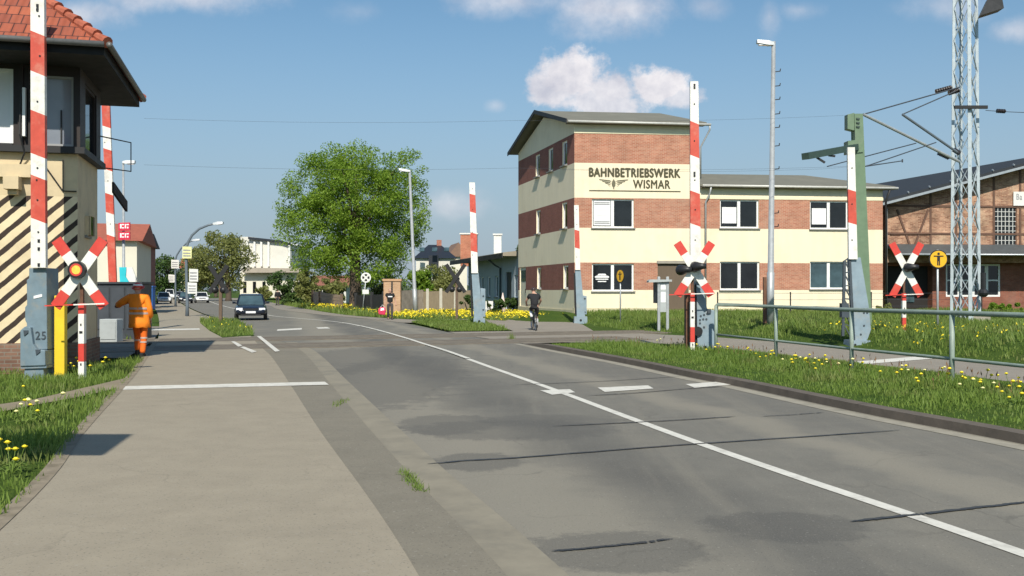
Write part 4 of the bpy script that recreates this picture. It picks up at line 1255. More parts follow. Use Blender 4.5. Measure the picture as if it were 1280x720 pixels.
# far, in front of the flower bed
def far_barrier(label, root, Y, boom, house, box, foot, groupmat):
    b = thing("crossing_barrier", label, "level crossing barrier", root)
    mb = MB(); make_boom(mb, Y - .06, *boom); bm_ = mb.build("boom", [boom_white, red], b)
    mb = MB()
    x0, x1 = boom[0][0], boom[0][1]
    dots(mb, Y - .06, [((x0 + x1) / 2 + .5, lerp(boom[2], boom[3], q)) for q in (.07, .3, .55, .8)], .02); mb.build("bolt", black, bm_)
    mb = MB(); mb.plate(house, Y, .4); mb.build("machine_housing", groupmat, b, bevel=.015)
    mb = MB(); mb.plate(box, Y + .1, .45); bxx = mb.build("drive_box", groupmat, b, bevel=.015)
    cx = sum(q[0] for q in box) / len(box); cy = sum(q[1] for q in box) / len(box)
    mb = MB(); dots(mb, Y + .1, [(cx, cy - 8), (cx, cy + 9)], .05); mb.build("bolt", bluegreydark, bxx)
    mb = MB(); mb.plate(foot, Y - .05, .55); ft = mb.build("foot", groupmat, b)
    fx = sum(q[0] for q in foot) / len(foot); fy = sum(q[1] for q in foot) / len(foot)
    mb = MB(); dots(mb, Y - .05, [(fx, fy)], .06); mb.build("bolt", black, ft)
    mb = MB(); hx0 = min(q[0] for q in house); hy0 = min(q[1] for q in house)
    mb.plate([(hx0 - 1.6, hy0 + 4), (hx0 - .3, hy0 + 4), (hx0 + 2, foot[0][1] - 2), (hx0 - .5, foot[0][1] - 2)], Y + .1, .2); mb.build("counterweight", black, b)
    return b
far_barrier("raised red-and-white barrier on pale machine before the yellow flower bed", G(599, 405), 47.1, ((586.6, 593.6), (589.2, 597.6), 228, 341.5, (242, 264.6, 290.5, 313.5), 2.0), [(589.4, 341), (598, 341), (604, 398), (592.6, 398)], [(600.5, 360), (606.6, 361), (606.6, 396), (603, 396)], [(592, 397.6), (606, 397.6), (606.5, 405.5), (591.5, 405.5)], bluegrey2)
b4 = far_barrier("shorter raised barrier on grey machine at the lettered building's corner", G(727.5, 404.5), 48.0, ((717.6, 723.4), (719.2, 725.4), 256.4, 337.5, (287, 309.5), 1.6), [(719, 337), (725.6, 337), (731.5, 396), (721, 396)], [(727.5, 369), (733.4, 370), (733.4, 393), (730, 393)], [(718, 395.6), (734, 395.6), (734.4, 405), (717.6, 405)], bluegrey2)

# near right
Y = 24.4
b3 = thing("crossing_barrier", "tallest raised barrier with perforated blue-grey machine beside the railing's left end", "level crossing barrier", G(880, 444.5))
mb = MB(); make_boom(mb, Y - .1, (862.8, 872.8), (863, 876.6), 101.7, 352, (151, 193.5, 238, 279), 4.5); bm_ = mb.build("boom", [boom_white, red], b3)
mb = MB()
for y in (106, 109.5, 216, 219.5): mb.plate([(867, y - 1.4), (869.4, y - 1.4), (869.4, y + 1.4), (867, y + 1.4)], Y - .115, .014)
dots(mb, Y - .10, ((868, 130), (868, 176), (868.5, 225), (869, 262), (869, 300), (869.5, 330)), .018)
mb.build("bolt", black, bm_)
mb = MB(); mb.plate([(870.5, 346), (876.5, 346), (884, 386), (893, 388), (893.5, 444.5), (872, 444.5)], Y, .42); mh = mb.build("machine_housing", bluegrey2, b3, bevel=.015)
mb = MB(); dots(mb, Y, [(876, 395), (880, 393.5), (884, 392), (875, 400), (879, 399), (883, 399), (875, 404), (880, 409), (881.5, 434)], .028); dots(mb, Y, [(881, 434)], .045); mb.build("bolt_hole", bluegreydark, mh)
mb = MB(); mb.plate([(884, 386.5), (889, 386.5), (889, 391), (885, 392)], Y - .05, .05); mb.build("latch", bluegreydark, mh)
mb = MB(); mb.plate([(857.5, 369), (864, 366), (864, 445), (857.5, 445)], Y - .02, .25); mb.build("channel_post", rust, b3)
mb = MB(); mb.plate([(868.5, 356), (872, 352), (873, 428), (869, 428)], Y + .05, .3); c = P(872, 414, Y); mb.tube([c + Vector((0, .1, 0)), c + Vector((0, -.06, 0))], .12, 14); mb.build("counterweight", black, b3)
mb = MB(); mb.plate([(871, 444), (895, 444), (895, 448), (871, 448)], Y - .05, .55); mb.build("foot", bluegrey2, b3)

# right, before the green mast
Y = 27.6
b5 = thing("crossing_barrier", "raised barrier with lattice-sided blue-grey machine before the green mast", "level crossing barrier", G(1071, 435))
mb = MB(); make_boom(mb, Y - .08, (1059.6, 1068.6), (1061, 1072), 184, 324, (236.5, 278), 3.0); bm_ = mb.build("boom", [boom_white, red], b5)
mb = MB(); dots(mb, Y - .08, ((1065, 255), (1065, 300), (1065, 210)), .02); mb.build("bolt", black, bm_)
mb = MB(); mb.plate([(1063.5, 322), (1076, 322), (1086, 382), (1089, 412), (1084, 426), (1069, 426)], Y, .34); mh = mb.build("machine_housing", bluegrey2, b5, bevel=.012)
mb = MB(); dots(mb, Y, [(1080, 386), (1084, 386), (1080, 391), (1084, 391), (1080, 407), (1076, 418)], .03); mb.build("bolt_hole", bluegreydark, mh)
mb = MB()
a0, a1 = P(1055.5, 326, Y), P(1053.5, 420, Y); b0_, b1_ = P(1062, 322, Y), P(1066, 426, Y)
mb.bar(a0, a1, .07, .07); mb.bar(b0_, b1_, .06, .06)
for i in range(6):
    p, q = a0.lerp(a1, i / 6), b0_.lerp(b1_, (i + 1) / 6); r_ = b0_.lerp(b1_, i / 6)
    mb.bar(p, q, .04, .03); mb.bar(p, r_, .04, .03)
mb.build("lattice_frame", MATS["machine_grey_dark"], b5)
mb = MB(); mb.plate([(1052.5, 379), (1061, 379), (1063, 397), (1052.5, 397)], Y - .06, .22); mb.build("drive_box", MATS["machine_grey_dark"], b5)
mb = MB(); mb.plate([(1063, 425.6), (1088, 425.6), (1090, 435.5), (1062, 435.5)], Y - .08, .55); ft = mb.build("foot", bluegrey2, b5)
mb = MB(); dots(mb, Y - .08, [(1069, 431), (1083, 431)], .035); mb.build("bolt", black, ft)

# ------------------------------------------------------------------ St Andrew's crosses
def crossbuck(label, cx, cy, hw_, hh_, Y, root, back=False, lit=False, post="striped", ox=0, lamps=1):
    c = thing("crossbuck_sign", label, "level crossing sign", root)
    k = Y / F
    ctr_ = P(cx, cy, Y)
    dx, dz = hw_ * k, hh_ * k
    aw = .20
    for s, off in ((1, 0.0), (-1, -.034)):
        m1 = MB()
        p = Vector((-dx * s, 0, dz)); L = p.length; dirv = p.normalized()
        n_ = Vector((dirv.z, 0, -dirv.x)) * aw / 2
        ts_ = (-1, -.58, .58, 1)
        for i in range(3):
            a = ctr_ + dirv * L * ts_[i]; b = ctr_ + dirv * L * ts_[i + 1]
            pts = [a - n_, a + n_, b + n_, b - n_]
            oy = Vector((0, off, 0))
            m1.add([q + oy for q in pts] + [q + oy + Vector((0, .03, 0)) for q in pts], [(0, 1, 2, 3), (7, 6, 5, 4), (0, 4, 5, 1), (1, 5, 6, 2), (2, 6, 7, 3), (3, 7, 4, 0)], 0 if i == 1 else 1)
        m1.build("arm", [fasciadark, fasciadark] if back else [boom_white, red2], c)
    px = root.x
    m1 = MB()
    if post == "striped":
        zt = EYE - (cy + hh_ * .9 - HY) * k
        zz = [root.z - .1, root.z + zt * .22, root.z + zt * .46, zt * .86, zt]
        for i in range(4): m1.box(px - .055, px + .055, Y + .04, Y + .15, zz[i] + (.001 if i else 0), zz[i + 1], i % 2)
        pm = [boom_white, red2]
        m1.build("post", pm, c, bevel=.006)
        m2 = MB(); m2.box(px - .03, px + .03, Y + .03, Y + .039, zt * .60, zt * .63); m2.box(px - .012, px + .012, Y + .03, Y + .039, zt * .17, zt * .2); m2.box(px - .012, px + .012, Y + .03, Y + .039, zt * .70, zt * .73); m2.build("number_plate", black, c)
        m2 = MB(); m2.box(px - .03, px + .03, Y + .06, Y + .12, zt + .003, ctr_.z + .1); m2.build("bracket", rust, c)
    else:
        m1.box(px - .07, px + .07, Y + .04, Y + .16, -.1, ctr_.z + .1)
        m1.build("post", oldwood, c, bevel=.006)
    zb = ctr_.z - dz * 1.0
    if not back:
        m1 = MB(); m1.bar((ctr_.x - .64, Y - .05, zb + .02), (ctr_.x - .1, Y - .05, zb + .04), .015, .024, mi=1); m1.bar((ctr_.x - .099, Y - .05, zb + .04), (ctr_.x + .48, Y - .05, zb + .06), .015, .024)
        m1.build("crossbar", [boom_white, red2], c)
        for i in range(lamps):
            lp = ctr_ + Vector((ox + (-.34 if i else 0), -.04 + (.12 if i else 0), .06 if i == 0 else -.02))
            m1 = MB()
            if lit: m1.tube([lp + Vector((0, -.02, 0)), lp + Vector((0, -.12, 0))], .16, 20)
            else: m1.tube([lp + Vector((0, .02, 0)), lp + Vector((0, -.02, 0)), lp + Vector((.03, -.10, 0)), lp + Vector((.14, -.20, 0.01)), lp + Vector((.25, -.22, 0.01))], [.09, .135, .125, .08, .06], 14)
            lmp = m1.build("signal_lamp", black, c, smooth=not lit)
            if lit:
                m1 = MB(); m1.tube([lp + Vector((0, -.118, 0)), lp + Vector((0, -.128, 0))], .082, 18); m1.build("lens", amber, lmp)
                m1 = MB()
                ring = [(math.cos(q * math.pi / 12), math.sin(q * math.pi / 12)) for q in range(24)]
                for q in range(24):
                    a, b = ring[q], ring[(q + 1) % 24]
                    pts = [lp + Vector((a[0] * .118, -.13, a[1] * .118)), lp + Vector((b[0] * .118, -.13, b[1] * .118)), lp + Vector((b[0] * .085, -.13, b[1] * .085)), lp + Vector((a[0] * .085, -.13, a[1] * .085))]
                    m1.add(pts, [(0, 1, 2, 3)])
                m1.build("lamp_ring", red2, lmp)
    else:
        m1 = MB()
        for s in (-1, 1):
            m1.ball((ctr_.x + s * .20, Y + .12, ctr_.z - dz * .78), (.17, .20, .17), 12, 8)
        m1.ball((ctr_.x + .02, Y + .15, ctr_.z - .03), (.20, .16, .16), 12, 8)
        m1.build("signal_lamp", black, c, smooth=True)
    return c
crossbuck("crossbuck with lit amber lamp in front of the striped wall", 100, 341.5, 30, 42, 18.0, G(100, 473), lit=True)
crossbuck("crossbuck with hooded dark lamps overlapping the tallest raised barrier", 868, 336.5, 21.5, 33, 24.0, G(867.5, 446), lamps=2)
crossbuck("crossbuck beside the round yellow sign before the engine hall gate", 1133, 337, 18, 33, 28.4, Vector(((1129.5 - 640) / F * 28.5, 28.5, .12)))
crossbuck("dark crossbuck seen from behind on the grassed island", 273, 349, 11.3, 17.2, 44.0, G(275, 408), back=True, post="wood")
crossbuck("dark crossbuck seen from behind on a wooden post by the flower bed", 569.5, 348, 11.8, 17.5, 52.0, G(570, 401.5), back=True, post="wood")

# yellow post beside the striped wall
yp = G(76, 468.5)
mb = MB(); mb.box(-.10, .10, -.07, .07, -.05, 1.55)
tag(mb.build("marker_post", yellowp, None, loc=yp, bevel=.015, local=True), "plain bright yellow post between barrier machine and lit crossbuck", "marker post")

# ------------------------------------------------------------------ lamp posts
def straight_lamp(label, base, top, head0, head1, Y, r0, r1, steps=None, m=galv):
    c = thing("lamp_post", label, "street lamp", base)
    tp = P(*top, Y)
    mb = MB(); mb.tube([base + Vector((0, 0, -.1)), base.lerp(tp, .18), base.lerp(tp, .181), tp], [r0, r0 * .97, r0 * .8, r1], 12); mb.build("pole", m, c, smooth=True)
    h0, h1 = P(*head0, Y), P(*head1, Y)
    mb = MB(); d = (h1 - h0).normalized()
    w_ = .13 * (1 if Y < 60 else 1.4)
    mb.loft([[h0 + Vector((0, -w_ * .6, -.05)), h0 + Vector((0, w_ * .6, -.05)), h0 + Vector((0, w_ * .5, .05)), h0 + Vector((0, -w_ * .5, .05))],
             [h0.lerp(h1, .3) + Vector((0, -w_, -.09)), h0.lerp(h1, .3) + Vector((0, w_, -.09)), h0.lerp(h1, .3) + Vector((0, w_ * .8, .08)), h0.lerp(h1, .3) + Vector((0, -w_ * .8, .08))],
             [h1 + Vector((0, -w_ * .8, -.08)), h1 + Vector((0, w_ * .8, -.08)), h1 + Vector((0, w_ * .6, .05)), h1 + Vector((0, -w_ * .6, .05))]])
    hd_ = mb.build("lamp_head", MATS["pale_lamp_head"], c)
    mb = MB(); q0, q1 = h0.lerp(h1, .38), h0.lerp(h1, .9); mb.box(min(q0.x, q1.x), max(q0.x, q1.x), q0.y - w_ * .6, q0.y + w_ * .6, (q0.z + q1.z) / 2 - .125, (q0.z + q1.z) / 2 - .082); mb.build("lens", lampglass, hd_)
    if steps:
        for y in steps:
            mb = MB()
            t = (top[1] - y) / (top[1] - (HY - (base.z - EYE) * F / Y)); q = tp.lerp(base, t)
            mb.bar(q, q + Vector((.26, 0, .03)), .03, .03); mb.bar(q + Vector((.25, 0, .02)), q + Vector((.27, 0, .12)), .03, .03)
            mb.build("climbing_step", black, c)
    return c
mat("pale_lamp_head", (.62, .64, .65), .4, .06, 5)
bp = GL(962.5, 404)
c = straight_lamp("tall grey lamp post with climbing steps on the lawn before the wing", bp, (967, 52), (967.5, 55), (946, 51.5), bp.y, .145, .075, steps=(90, 108, 125, 143, 160, 183, 212, 267, 284))
mb = MB(); mb.box(bp.x - .25, bp.x - .14, bp.y - .05, bp.y + .06, bp.z, bp.z + 1.7); mb.build("cable_duct", rust, c)
bp = G(519.5, 394)
straight_lamp("slim pale lamp post right of the big lime-green tree", bp, (512, 213), (513, 214), (499, 211.5), bp.y, .15, .08)
bp = Vector(((155 - 640) / F * 46, 46, 0))
straight_lamp("slim lamp post carrying red signs behind the far left barrier", bp, (154, 203), (153.5, 203), (169, 202), 46, .09, .05)
def arched_lamp(label, base, pts, h0, h1):
    Y = base.y
    c = thing("arched_lamp_post", label, "street lamp", base)
    pp = [base + Vector((0, 0, -.1))] + [P(x, y, Y) for x, y in pts]
    mb = MB(); mb.tube(pp, [.13] + [lerp(.10, .06, i / len(pts)) for i in range(len(pts))], 10); mb.build("pole", mat("lamp_blue_grey", (.13, .16, .19), .5, .1, 4), c, smooth=True)
    mb = MB(); a, b = P(*h0, Y), P(*h1, Y); mb.loft([[a + Vector((0, -.1, -.05)), a + Vector((0, .1, -.05)), a + Vector((0, .1, .06)), a + Vector((0, -.1, .06))], [a.lerp(b, .5) + Vector((0, -.2, -.1)), a.lerp(b, .5) + Vector((0, .2, -.1)), a.lerp(b, .5) + Vector((0, .18, .1)), a.lerp(b, .5) + Vector((0, -.18, .1))], [b + Vector((0, -.15, -.08)), b + Vector((0, .15, -.08)), b + Vector((0, .12, .06)), b + Vector((0, -.12, .06))]])
    mb.build("lamp_head", MATS["pale_lamp_head"], c)
    return c
l1 = arched_lamp("nearer arched street lamp with a yellow and white advertising board", G(234, 395.5), [(234, 380), (233, 340), (232.5, 312), (235, 303), (240, 294), (249, 286), (260, 281.5), (268, 279.6)], (266.5, 280), (279, 278.4))
l2 = arched_lamp("farther arched street lamp with small white boards", G(219.5, 383.5), [(219.5, 372), (219, 345), (219, 326), (221, 319), (226, 311), (233, 304), (242, 300.4)], (240, 300.6), (250, 299.4))
def board(parent, x0, x1, y0, y1, Y, stain):
    m1 = MB(); m1.plate([(x0, y0), (x1, y0 + .5), (x1, y1), (x0, y1)], Y - .18, .05); o = m1.build("advertising_board", [stain], parent)
    m1 = MB(); hgt = y1 - y0
    for q in (.25, .5, .72): m1.plate([(x0 + 1, y0 + hgt * q), (x1 - 1.2, y0 + hgt * q + .3), (x1 - 1.5, y0 + hgt * (q + .12)), (x0 + 1, y0 + hgt * (q + .12))], Y - .19, .008)
    m1.build("print", paperink, o)
    return o
bpale = mat("board_pale_yellow", (.78, .76, .35), .6, .2, 2, c2=(.8, .8, .75), c2scale=1.4, c2amt=.9)
board(l1, 228, 239.5, 308, 323, G(234, 395.5).y, bpale); board(l1, 236.5, 247.5, 336, 352, G(234, 395.5).y, white); board(l1, 234.6, 246, 353, 367, G(234, 395.5).y, white)
board(l2, 214, 223.5, 324.5, 335.5, G(219.5, 383.5).y, white); board(l2, 210.5, 218.3, 343, 353, G(219.5, 383.5).y, white)

# red signs on the slim lamp post, turquoise banner
sg2 = thing("red_sign_pair", "two small red panels with white lettering on the slim lamp post", "sign", P(154.5, 300, 45.8))
for (y0, y1) in ((278, 288.5), (289.5, 300)):
    mb = MB(); mb.plate([(148, y0 + .6), (162.5, y0), (162.5, y1 - .6), (148, y1)], 45.75, .06); pn = mb.build("panel", mat("sign_crimson", (.62, .02, .06), .5, .06, 5), sg2)
    mb = MB()
    for (a, b, c_, d_) in ((150, 152, .2, .75), (152.5, 155, .2, .35), (152.5, 155, .6, .75), (156, 157.4, .2, .75), (158, 161, .2, .35), (158.5, 160.5, .55, .75)):
        mb.plate([(a, y0 + 10 * c_), (b, y0 + 10 * c_), (b, y0 + 10 * d_), (a, y0 + 10 * d_)], 45.74, .008)
    mb.build("lettering", paper, pn)
tq = thing("shop_banner", "turquoise and white advertising panel above the orange worker's helmet", "banner", G(156, 414) * 1.0)
Yb = tq.location.y
mb = MB(); mb.plate([(149, 334), (158, 334), (157, 346), (163, 356), (163, 357), (150, 357)], Yb, .05); mb.build("panel", turq, tq)
mb = MB(); mb.plate([(158.2, 334), (165, 334), (170.5, 348), (169, 357), (163.4, 356), (158, 346)], Yb + .01, .05); mb.build("panel", white, tq)
for x in (151, 168): 
    mb = MB(); p = P(x, 357, Yb); mb.tube([(p.x, Yb + .06, 0), (p.x, Yb + .06, p.z + .4)], .03, 6); mb.build("post", galv, tq)

# ------------------------------------------------------------------ right-hand signs, masts, railing
Y = 29.6
s1 = thing("pedestrian_sign", "round yellow pedestrian sign facing the camera before the lattice mast", "sign", Vector(((1172 - 640) / F * Y, Y, float(lot_h((1172 - 640) / F * Y, Y)))))
def round_sign(root, ctr_, r, yaw, board_m, rim_m):
    rot = Matrix.Rotation(yaw, 3, 'Z')
    def f(x, y, z): return Vector(ctr_) + rot @ Vector((x, y, z))
    def disc(m1, rr, y0, y1, n=28): m1.tube([f(0, y0, 0), f(0, y1, 0)], rr, n)
    m1 = MB(); disc(m1, r, 0, .03); o = m1.build("disc", rim_m, root)
    m1 = MB(); disc(m1, r * .9, -.006, -.001); m1.build("face", board_m, o)
    return o, f
d1, f1 = round_sign(s1, (s1.location.x, Y - .06, EYE + (HY - 324) * Y / F), .285, 0, signyellow, fasciadark)
def stickman(root, f, k=1.0, barred=False):
    m1 = MB()
    m1.tube([f(0, -.008, .165 * k), f(0, -.013, .165 * k)], .04 * k, 12)
    def q(pts): m1.prism([f(x * k, -.009, z * k) for x, z in pts], f(0, -.014, 0) - f(0, -.009, 0))
    q([(-.15, .075), (.15, .075), (.15, .11), (-.15, .11)]); q([(-.045, .074), (-.045, -.06), (.045, -.06), (.045, .074)])
    q([(-.045, -.061), (-.045, -.19), (-.008, -.19), (-.008, -.061)]); q([(.008, -.061), (.008, -.19), (.045, -.19), (.045, -.061)])
    m1.build("pictogram", fasciadark, root)
stickman(d1, f1)
mb = MB(); mb.tube([(s1.location.x, Y, -.1), (s1.location.x, Y, d1.parent.location.z + EYE + (HY - 312) * Y / F - d1.parent.location.z)], .035, 8); mb.build("post", galv, s1, smooth=True)
b_ = GL(775.5, 402.5); Y = b_.y
s2_ = thing("pedestrian_sign", "smaller yellow pedestrian sign seen obliquely before the lower window", "sign", b_)
d2, f2_ = round_sign(s2_, (b_.x - .02, Y - .05, EYE + (HY - 345) * Y / F), .315, R(-62), signyellow, fasciadark)
stickman(d2, f2_)
mb = MB(); mb.tube([(b_.x, Y, b_.z - .1), (b_.x, Y, EYE + (HY - 340) * Y / F)], .033, 8); mb.build("post", galv, s2_, smooth=True)
b_ = G(453, 389); Y = b_.y
s3_ = thing("round_sign", "white disc with black diagonal blocks on a post by the tree trunk", "sign", b_)
d3, f3 = round_sign(s3_, (P(457.5, 347, Y).x, Y - .05, P(457, 347, Y).z), .40, 0, white, MATS["white_window_frame"])
m1 = MB()
for a in range(4):
    an = a * math.pi / 2
    for (r0_, r1_, wq) in ((.12, .27, .12),):
        cs, sn = math.cos(an), math.sin(an)
        pts = [(r0_, -.06), (r1_, -wq), (r1_ + .02, 0), (r1_, wq), (r0_, .06)]
        m1.prism([f3(x * cs - z * sn, -.008, x * sn + z * cs) for x, z in pts], (0, -.006, 0))
m1.build("symbol", fasciadark, d3)
mb = MB(); mb.tube([(b_.x, Y, -.1), (P(457.5, 347, Y).x, Y, P(457, 347, Y).z)], .045, 8); mb.build("post", galv, s3_, smooth=True)
mb = MB(); mb.plate([(453, 362), (461, 362), (461, 367.5), (453, 367.5)], Y - .06, .03); mb.build("plate", white, s3_)

# display case: two boards between posts
b_ = GL(829, 412); Y = b_.y
nb = thing("notice_board", "pale grey notice board on legs before the brown door", "notice board", b_)
for px in (823.5, 834.3):
    mb = MB(); p = P(px, 412, Y); mb.box(p.x - .055, p.x + .055, Y - .05, Y + .06, b_.z - .1, P(px, 346, Y).z); mb.build("leg", galv, nb, bevel=.01)
mb = MB(); mb.plate([(825, 352.5), (833, 352), (833, 390), (825, 390)], Y - .02, .07); bd = mb.build("board", palecab, nb)
mb = MB(); mb.plate([(826, 355), (832, 355), (832, 362), (826, 362)], Y - .03, .008); mb.plate([(826, 365), (832, 365), (832, 378), (826, 378)], Y - .03, .008); mb.build("notice", paper, bd)
mb = MB(); p0, p1 = P(816.5, 354, Y + .5), P(822, 354, Y + .1); z0, z1 = P(820, 379, Y).z, P(820, 352, Y).z
mb.prism([(p0.x, Y + .5, z0), (p1.x, Y + .1, z0), (p1.x, Y + .1, z1), (p0.x, Y + .5, z1)], (.03, .05, 0)); mb.build("side_board", darkcab, nb)
mb = MB(); mb.plate([(811, 351), (813, 349.3), (840, 349.5), (840, 352), (811, 353)], Y - .15, .6); mb.build("canopy", palecab, nb)

# green catenary mast with side arm
Y = 31.5
xm = P(1079, 400, Y).x
gm = thing("green_mast", "tapered green steel mast with a side arm behind the barrier", "mast", (xm, Y, float(lot_h(xm, Y))))
mb = MB()
top, bot = (1068.3, 1078.6, 142), (1073, 1091, 425)
for (yo, th_) in ((0, .03), (.33, .03)):
    mb.prism([P(top[0], top[2], Y) + Vector((0, yo, 0)), P(top[1], top[2], Y) + Vector((0, yo, 0)), P(bot[1], bot[2], Y) + Vector((0, yo, 0)), P(bot[0], bot[2], Y) + Vector((0, yo, 0))], (0, th_, 0))
mb.prism([P(top[0], top[2], Y) + Vector((.02, .03, 0)), P(top[0], top[2], Y) + Vector((.06, .03, 0)), P(bot[0], bot[2], Y) + Vector((.06, .03, 0)), P(bot[0], bot[2], Y) + Vector((.02, .03, 0))], (0, .3, 0))
mb.build("shaft", mastgreen, gm)
mb = MB(); mb.plate([(1059.5, 143), (1068, 141), (1068, 163), (1059.5, 161)], Y + .02, .3); mb.build("head_plate", mastgreen, gm)
mb = MB()
for y in (147, 152, 157, 177, 182, 187): mb.plate([(1070.5, y), (1075.5, y + .4), (1074.5, y + 2.6), (1070.5, y + 2)], Y - .035, .03)
mb.build("bolt", mastgreendark, gm)
mb = MB()
p = P(1069, 184, Y); q = P(1006.5, 195.5, Y - 2.2)
mb.bar(p, q, .24, .20); mb.build("side_arm", mastgreendark, gm)
mb = MB(); q1 = q.lerp(p, .22); mb.bar(q1 + Vector((0, 0, -.1)), q1 + Vector((.25, 0, -.26)), .06, .06); mb.build("arm_fitting", black, gm); mb = MB(); q2 = q.lerp(p, .45); mb.bar(q2 + Vector((0, 0, -.1)), q2 + Vector((.2, 0, -.13)), .08, .06); mb.build("arm_fitting", black, gm)
mb = MB(); mb.plate([(1060, 176), (1079, 174), (1079, 190), (1060, 192)], Y - .04, .4); mb.build("arm_bracket", mastgreen, gm)

# lattice mast
Y = 38.0
xm = P(1213, 400, Y).x
zb_ = float(lot_h(xm, Y))
lm = thing("lattice_mast", "tall grey steel lattice mast with floodlight right of the round sign", "mast", (xm + .15, Y + .35, zb_))
ztop = 14.2
cN = Vector((xm, Y, zb_ - .2)); cNt = Vector((P(1212, 0, Y).x, Y + .05, ztop))
offs = [Vector((0, 0, 0)), Vector((.57, .42, 0)), Vector((.05, .95, 0)), Vector((-.52, .50, 0))]
legs = []
for o_ in offs:
    b0 = cN + o_; t0 = cNt + o_ * .78
    legs.append((b0, t0))
    mb = MB(); wleg = .15 if o_.length == 0 else .12
    mb.bar(b0, t0, wleg, .02, up=(0, 1, 0)); mb.bar(b0 + Vector((0, .05, 0)), t0 + Vector((0, .05, 0)), .02, .10, up=(0, 1, 0)); mb.build("leg", mastgrey, lm)
for i in range(4):
    mb = MB()
    (a0, a1), (c0, c1) = legs[i], legs[(i + 1) % 4]
    n_ = 11
    for k in range(n_):
        t0, t1 = k / n_, (k + 1) / n_
        mb.bar(a0.lerp(a1, t0), c0.lerp(c1, t1), .05, .02); mb.bar(c0.lerp(c1, t0), a0.lerp(a1, t1), .05, .02)
    mb.build("bracing", mastgrey, lm)
mb = MB(); p = P(1222, 134, Y); mb.box(p.x - .95, p.x + .35, Y - .12, Y - .05, p.z - .08, p.z + .05); mb.build("collar", fasciadark, lm)
mb = MB(); p = P(1239, 8, Y - .2)
mb.loft([[p + Vector((-.55, -.25, -.42)), p + Vector((-.42, .25, -.42)), p + Vector((-.1, .25, .25)), p + Vector((-.25, -.25, .25))], [p + Vector((.35, -.3, -.15)), p + Vector((.4, .3, -.15)), p + Vector((.45, .3, .35)), p + Vector((.25, -.3, .4))]])
mb.build("floodlight", black, lm)
mb = MB(); mb.box(xm + .1, xm + .9, Y + .2, Y + .9, zb_ - .1, zb_ + .22); mb.build("footing", concrete, lm)
mb = MB(); p = P(1229, 355, Y - .1); mb.tube([p + Vector((0, 0, -.35)), p + Vector((0, 0, .45))], .10, 10); mb.ball((p.x, p.y, p.z - .35), (.2, .2, .18), 10, 8); mb.build("signal_bell", black, lm)
# cantilevers on the mast
Yc = Y - .2
def P2(x, y, Y_=Yc): return P(x, y, Y_)
mb = MB(); mb.tube([P2(1199, 109), P2(1079, 143, Yc - 2)], .028, 6); mb.tube([P2(1199, 112), P2(1128, 143, Yc - 1)], .025, 6); mb.build("stay", wirem, lm)
mb = MB(); mb.tube([P2(1199, 202), P2(1079, 143, Yc - 2)], .055, 8); mb.build("cantilever_tube", galv, lm)
mb = MB(); mb.tube([P2(1128, 143, Yc - 1), P2(1199, 192)], .05, 8); mb.build("cantilever_tube", MATS["lamp_blue_grey"], lm)
for a, b in (((1170, 114.5), (1190, 109)), ((1186, 116.5), (1199, 112.4)), ((1173, 191), (1187, 197.5)), ((1192, 187), (1200, 192))):
    p, q = P2(*a), P2(*b)
    mb = MB()
    for k in range(7): mb.tube([p.lerp(q, k / 7), p.lerp(q, (k + .5) / 7)], .095, 10)
    mb.tube([p, q], .05, 8)
    mb.build("insulator", insul, lm)
mb = MB(); mb.tube([P2(1170, 178, Yc - 1), P2(1082, 208, Yc - 3)], .022, 6); mb.tube([P2(1145, 179, Yc - 1.5), P2(1080, 196, Yc - 3)], .022, 6); mb.tube([P2(1082, 208, Yc - 3), P2(1128, 201, Yc - 2)], .022, 6); mb.tube([P2(1128, 199), P2(1128, 203)], .03, 6); mb.tube([P2(1034, 208, Yc - 4), P2(1080, 196, Yc - 3)], .02, 6); mb.build("registration_arm", wirem, lm)
def wire(label, pts, r=.0032):
    mb = MB()
    full = []
    for i in range(len(pts) - 1):
        for k in range(8):
            t = k / 8; q = Vector(pts[i]).lerp(Vector(pts[i + 1]), t); q.z -= .25 * 4 * t * (1 - t) * min(1, (Vector(pts[i + 1]) - Vector(pts[i])).length / 30)
            full.append(q)
    full.append(Vector(pts[-1])); l0 = full[0].copy()
    mb.tube(full, r, 5)
    tag(mb.build("overhead_wire", wirem, None, loc=l0), label, "overhead wire")
wire("upper overhead wire running left from the lattice mast past the tree", [P2(1079, 143, Yc - 2), P(650, 150.5, 33.5), P(180, 148, 31)])
wire("lower overhead wire running left from the mast arms past the tree", [P2(1082, 207, Yc - 3), P(645, 210, 33), P(180, 206, 30.5)])
wire("thin contact wire passing just under the green side arm", [P2(1128, 201, Yc - 2), P(1030, 211, 35.5), P(700, 212, 33)])
wire("short overhead wire leading right from the lattice mast", [P2(1232, 138), P(1300, 141, Yc)], .014)
mb = MB(); p, q = P2(1246, 138.6), P2(1257, 139.2)
l0 = p.copy()
for k in range(5): mb.tube([p.lerp(q, k / 5), p.lerp(q, (k + .5) / 5)], .085, 10)
mb.tube([p, q], .05, 8)
tag(mb.build("insulator", insul, None, loc=l0), "dark ribbed insulator on the wire right of the lattice mast", "insulator")
pole_ = None

